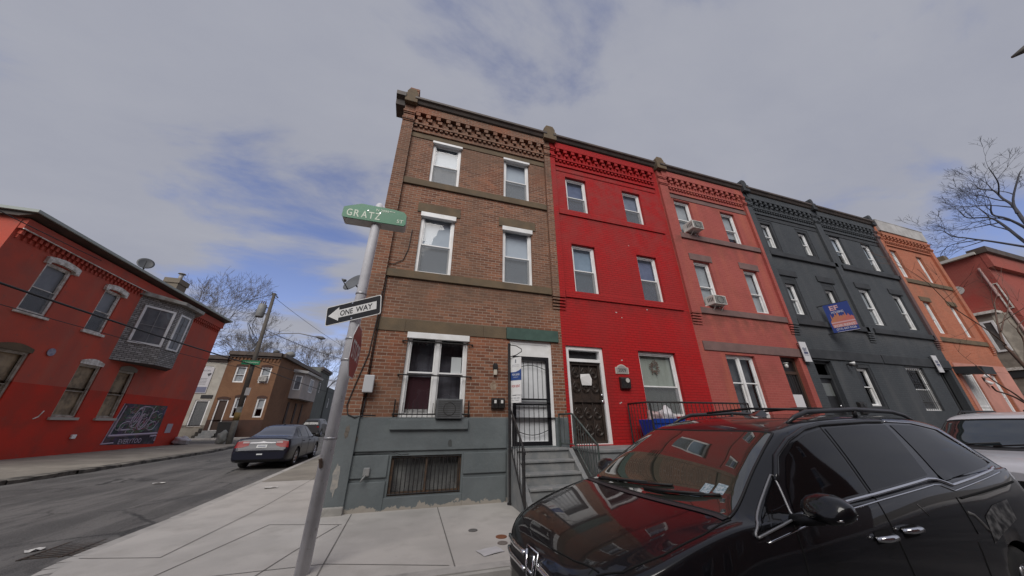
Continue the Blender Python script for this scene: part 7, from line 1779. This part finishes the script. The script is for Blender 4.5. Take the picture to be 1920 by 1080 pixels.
# ------------------------------------------------------------------ bare trees
def tree(name, label, base, height, spread, mat, seed, lean=(0, 0), depth=6, trunk_r=.28, first=.3, group=None, ang_=(.35, .75), kids=(2, 3), limbs=None, twig=.008, bush=1.0):
    rn = random.Random(seed)
    t_ = thing(name, label, 'tree', base, group=group)
    tb, cb_ = MB(base), MB(base)
    def seg(p, d, L, r0, r1, mb_, n):
        pts = [p]; q = Vector(p); dd = Vector(d)
        k = 4 if L > .8 else 2
        for i in range(k):
            dd = (dd + Vector((rn.uniform(-1, 1), rn.uniform(-1, 1), rn.uniform(-.6, .8))) * .16).normalized()
            q = q + dd * (L / k); pts.append(tuple(q))
        mb_.tube(pts, [r0 + (r1 - r0) * i / k for i in range(k + 1)], n, cap=False)
        return q, dd
    def grow(p, d, L, r0, lvl):
        mb_ = tb if lvl <= 1 else cb_
        r1 = max(r0 * .66, twig * .6)
        n = 8 if lvl == 0 else 5 if lvl < 3 else 3
        q, dd = seg(p, d, L, r0, r1, mb_, n)
        if lvl >= depth: return
        k = rn.choice(kids) if lvl > 0 else 3
        for i in range(k):
            a = rn.uniform(*ang_) * (1 if i else .5); az = rn.uniform(0, 6.283)
            s_ = dd.cross(Vector((0.3, 0.2, 1))); s_ = s_.normalized() if s_.length > 1e-3 else Vector((1, 0, 0)); e_ = dd.cross(s_)
            nd = (dd * math.cos(a) + (s_ * math.cos(az) + e_ * math.sin(az)) * math.sin(a) * spread + Vector((0, 0, .10))).normalized()
            grow(tuple(q), nd, L * rn.uniform(.62, .86), max(r1 * rn.uniform(.6, .85), twig), lvl + 1)
        if lvl >= 1 and rn.random() < .7 * bush:
            m_ = Vector(p).lerp(q, rn.uniform(.4, .8)); az = rn.uniform(0, 6.283)
            s_ = dd.cross(Vector((0.3, 0.2, 1))).normalized(); e_ = dd.cross(s_)
            grow(tuple(m_), (dd * .5 + s_ * math.cos(az) * .8 + e_ * math.sin(az) * .8).normalized(), L * .6, max(r1 * .5, twig), lvl + 2)
    if limbs:
        for pts, r_, go in limbs:
            tb.tube(arcl(pts, 4), [r_[0] + (r_[1] - r_[0]) * i / ((len(pts) - 1) * 4) for i in range((len(pts) - 1) * 4 + 1)], 8, cap=False)
            for (f, L, lv) in go:
                i = min(int(f * (len(pts) - 1)), len(pts) - 2); q = Vector(pts[i]).lerp(Vector(pts[i + 1]), f * (len(pts) - 1) - i); dd = (Vector(pts[i + 1]) - Vector(pts[i])).normalized()
                az = rn.uniform(0, 6.283); s_ = dd.cross(Vector((0, 0, 1))).normalized(); e_ = dd.cross(s_)
                nd = dd if f >= .99 else (dd * .6 + s_ * math.cos(az) * .7 + e_ * math.sin(az) * .7).normalized()
                grow(tuple(q), nd, L, max((r_[0] + (r_[1] - r_[0]) * f) * .6, twig), lv)
    else:
        d0 = Vector((lean[0], lean[1], 1)).normalized()
        grow(base, d0, height * first, trunk_r, 0)
    tb.build('trunk', mat, t_, True); cb_.build('crown', mat, t_, False)
    return t_
BARK = M('grey_brown_bark', (.15, .135, .125), .9, c2=(.11, .10, .095), ns=5)
BARKD = M('dark_bluish_bark', (.075, .075, .09), .9, c2=(.055, .055, .066), ns=4)
BARKR = M('reddish_bark', (.13, .075, .055), .85, c2=(.09, .058, .045), ns=5)
tree('bare_tree', 'bare tree behind the roof of the red corner house, nearest its chimney', (-26.0, 46, .3), 17.0, 1.1, BARK, 11, depth=8, trunk_r=.35, first=.30, group='bare trees beyond the houses', twig=.012)
tree('bare_tree', 'dense bare tree between the red corner house and the utility pole', (-22.5, 58, .3), 15.5, 1.1, BARK, 23, depth=8, trunk_r=.38, first=.30, group='bare trees beyond the houses', twig=.014)
tree('bare_tree', 'bare tree behind the far brown house right of the utility pole', (-19.5, 78, .3), 19, 1.1, BARK, 31, depth=8, trunk_r=.4, first=.28, group='bare trees beyond the houses', twig=.016)
tree('bare_tree', 'small bare tree at the far end of the side street', (-13, 96, .3), 17, 1.2, BARK, 37, depth=8, trunk_r=.35, first=.30, group='bare trees beyond the houses', twig=.018)
# tall bare tree behind the red house at the far right
tree('bare_tree', 'tall dark bare tree spreading over the red house at the far right', (46.2, 4.75, 0), 18, 1.0, BARKD, 5, depth=6, trunk_r=.4, first=.28, twig=.010, bush=1.2,
     limbs=[([(46.2, 4.75, 0), (46.1, 4.97, 6), (46.0, 7.4, 11.5), (46.0, 7.9, 13.8)], (0.252, 0.156), []),
            ([(46.0, 7.9, 13.8), (46.2, 8.2, 15.2), (46.7, 8.57, 17.02), (47.05, 8.96, 18.06), (47.4, 9.98, 18.87), (47.75, 10.19, 19.85)], (0.120, 0.030), [(.3, 1.15, 2), (.45, 1.37, 2), (.6, 1.30, 2), (.75, 1.08, 3), (.9, 1.08, 3), (1, 1.08, 3)]),
            ([(46.0, 7.6, 13.9), (45.9, 7.6, 15.6), (45.3, 7.94, 16.84), (44.95, 8.33, 17.49), (44.6, 8.02, 18.2)], (0.120, 0.036), [(.45, 1.30, 2), (.6, 1.37, 2), (.8, 1.15, 2), (1, 1.30, 2)]),
            ([(46.0, 7.5, 13.9), (46.2, 7.55, 16.4), (46.7, 7.58, 17.77), (47.05, 7.64, 18.58), (47.4, 7.86, 19.43), (47.75, 8.01, 20.51), (48.1, 8.54, 21.17), (48.45, 8.72, 21.81)], (0.132, 0.030), [(.35, 1.15, 2), (.5, 1.37, 2), (.65, 1.22, 2), (.8, 1.08, 3), (.9, 1.01, 3), (1, 1.08, 3)]),
            ([(47.5, 7.9, 19.9), (46.5, 7.4, 20.4), (45.65, 7.16, 20.9), (45.3, 7.07, 21.6)], (0.054, 0.024), [(.5, 1.01, 3), (1, 1.08, 3)]),
            ([(46.1, 7.55, 17.3), (46.3, 7.3, 18.6), (46.7, 6.45, 20.42), (47.05, 6.24, 20.94)], (0.090, 0.030), [(.4, 1.15, 2), (.7, 1.15, 2), (1, 1.15, 2)]),
            ([(46.0, 8.0, 14.2), (45.65, 9.26, 15.5), (45.3, 9.86, 16.03), (44.95, 10.21, 16.35), (44.6, 10.67, 16.74), (44.25, 10.87, 17.39), (43.9, 11.19, 17.59)], (0.090, 0.018), [(.25, 1.08, 2), (.45, 1.08, 3), (.6, 1.01, 3), (.8, 0.94, 3), (1, 0.94, 3)]),
            ([(45.4, 9.8, 15.95), (46.35, 10.89, 16.51), (46.7, 11.59, 16.7), (47.05, 12.27, 16.5), (47.4, 12.84, 15.9)], (0.042, 0.012), [(.4, 0.86, 3), (.7, 0.86, 3), (1, 0.72, 4)])])
tree('street_tree', 'thin reddish street tree reaching over the white suv at the right edge', (18.9, 5.0, 0), 8, 1.0, BARKR, 15, depth=6, twig=.0045, bush=.7,
     limbs=[([(18.9, 5.0, 0), (18.9, 5.0, 1.3), (19.3, 5.0, 2.3), (19.6, 5.0, 3.14)], (0.0750, 0.0490), []),
            ([(19.6, 5.0, 3.14), (19.53, 5.06, 3.7), (19.64, 5.12, 4.01), (20.38, 5.18, 4.79), (21.14, 5.24, 5.39), (21.83, 5.3, 5.88)], (0.0488, 0.0140), [(.6, .8, 4), (.8, .8, 4), (1, .8, 4)]),
            ([(19.6, 5.08, 3.95), (18.9, 5.0, 4.22), (18.33, 4.94, 4.41), (17.24, 4.88, 4.8), (16.51, 4.82, 5.09), (15.82, 4.76, 5.69), (14.83, 4.7, 6.06)], (0.0210, 0.0056), [(.4, .7, 4), (.55, .7, 4), (.7, .7, 4), (.85, .6, 4), (1, .7, 4)]),
            ([(20.0, 5.1, 4.5), (20.6, 5.03, 5.0), (21.38, 5.06, 5.36), (22.69, 5.12, 6.17), (23.07, 5.18, 6.61)], (0.0225, 0.0084), [(.5, .8, 4), (1, .8, 4)]),
            ([(18.9, 5.0, 1.2), (18.3, 5.0, 1.85), (17.5, 4.94, 2.15), (16.76, 4.88, 2.27), (16.17, 4.82, 2.32), (15.87, 4.76, 2.43)], (0.0263, 0.0196), []),
            ([(18.4, 5.0, 1.8), (17.99, 5.06, 2.28), (17.61, 5.12, 2.56), (17.38, 5.18, 2.84), (17.25, 5.24, 3.18)], (0.0240, 0.0126), [(1, .5, 5)]),
            ([(19.5, 5.0, 3.1), (20.78, 5.0, 4.11), (20.72, 4.94, 4.6), (21.5, 4.88, 4.98)], (0.0338, 0.0105), [(.6, .8, 4), (1, .8, 4)])])

# ------------------------------------------------------------------ the row across the street, behind the viewer: seen mirrored in the cars
PO_ = PYn(-8.2)
OB1 = brick('opposite_tan_brick', (.24, .12, .08), (.28, .145, .095), (.27, .2, .15), stain=(.12, .07, .05))
OB2 = brick('opposite_dark_brick', (.15, .06, .045), (.18, .075, .055), (.2, .14, .11))
for k, (u0, u1, m_, lab) in enumerate(((-16, -8, OB2, 'dark brick row house across the street facing the brown corner house'), (-8, -1, OB1, 'tan brick row house across the street, second from the crossing'), (-1, 6, OB2, 'dark brick row house opposite the bright red house'), (6, 13, OB1, 'tan brick row house opposite the slate grey houses'), (13, 22, OB2, 'wide dark brick row house across the street at the right'))):
    mid_ = (u0 + u1) / 2
    wn_ = []
    for z0, z1 in ((8.2, 9.8), (5.0, 6.8), (1.8, 3.6)):
        wn_ += [(u0 + 1.0, u0 + 2.1, z0, z1), (u1 - 2.1, u1 - 1.0, z0, z1)]
    simple_house('opposite_house', lab, PO_, u0 + .003, u1 - .003, 0, 11.2, 8, m_, wn_, [(mid_ - .5, mid_ + .5, .9, 3.3)], None, .8, group='row houses across the street', frz=False)
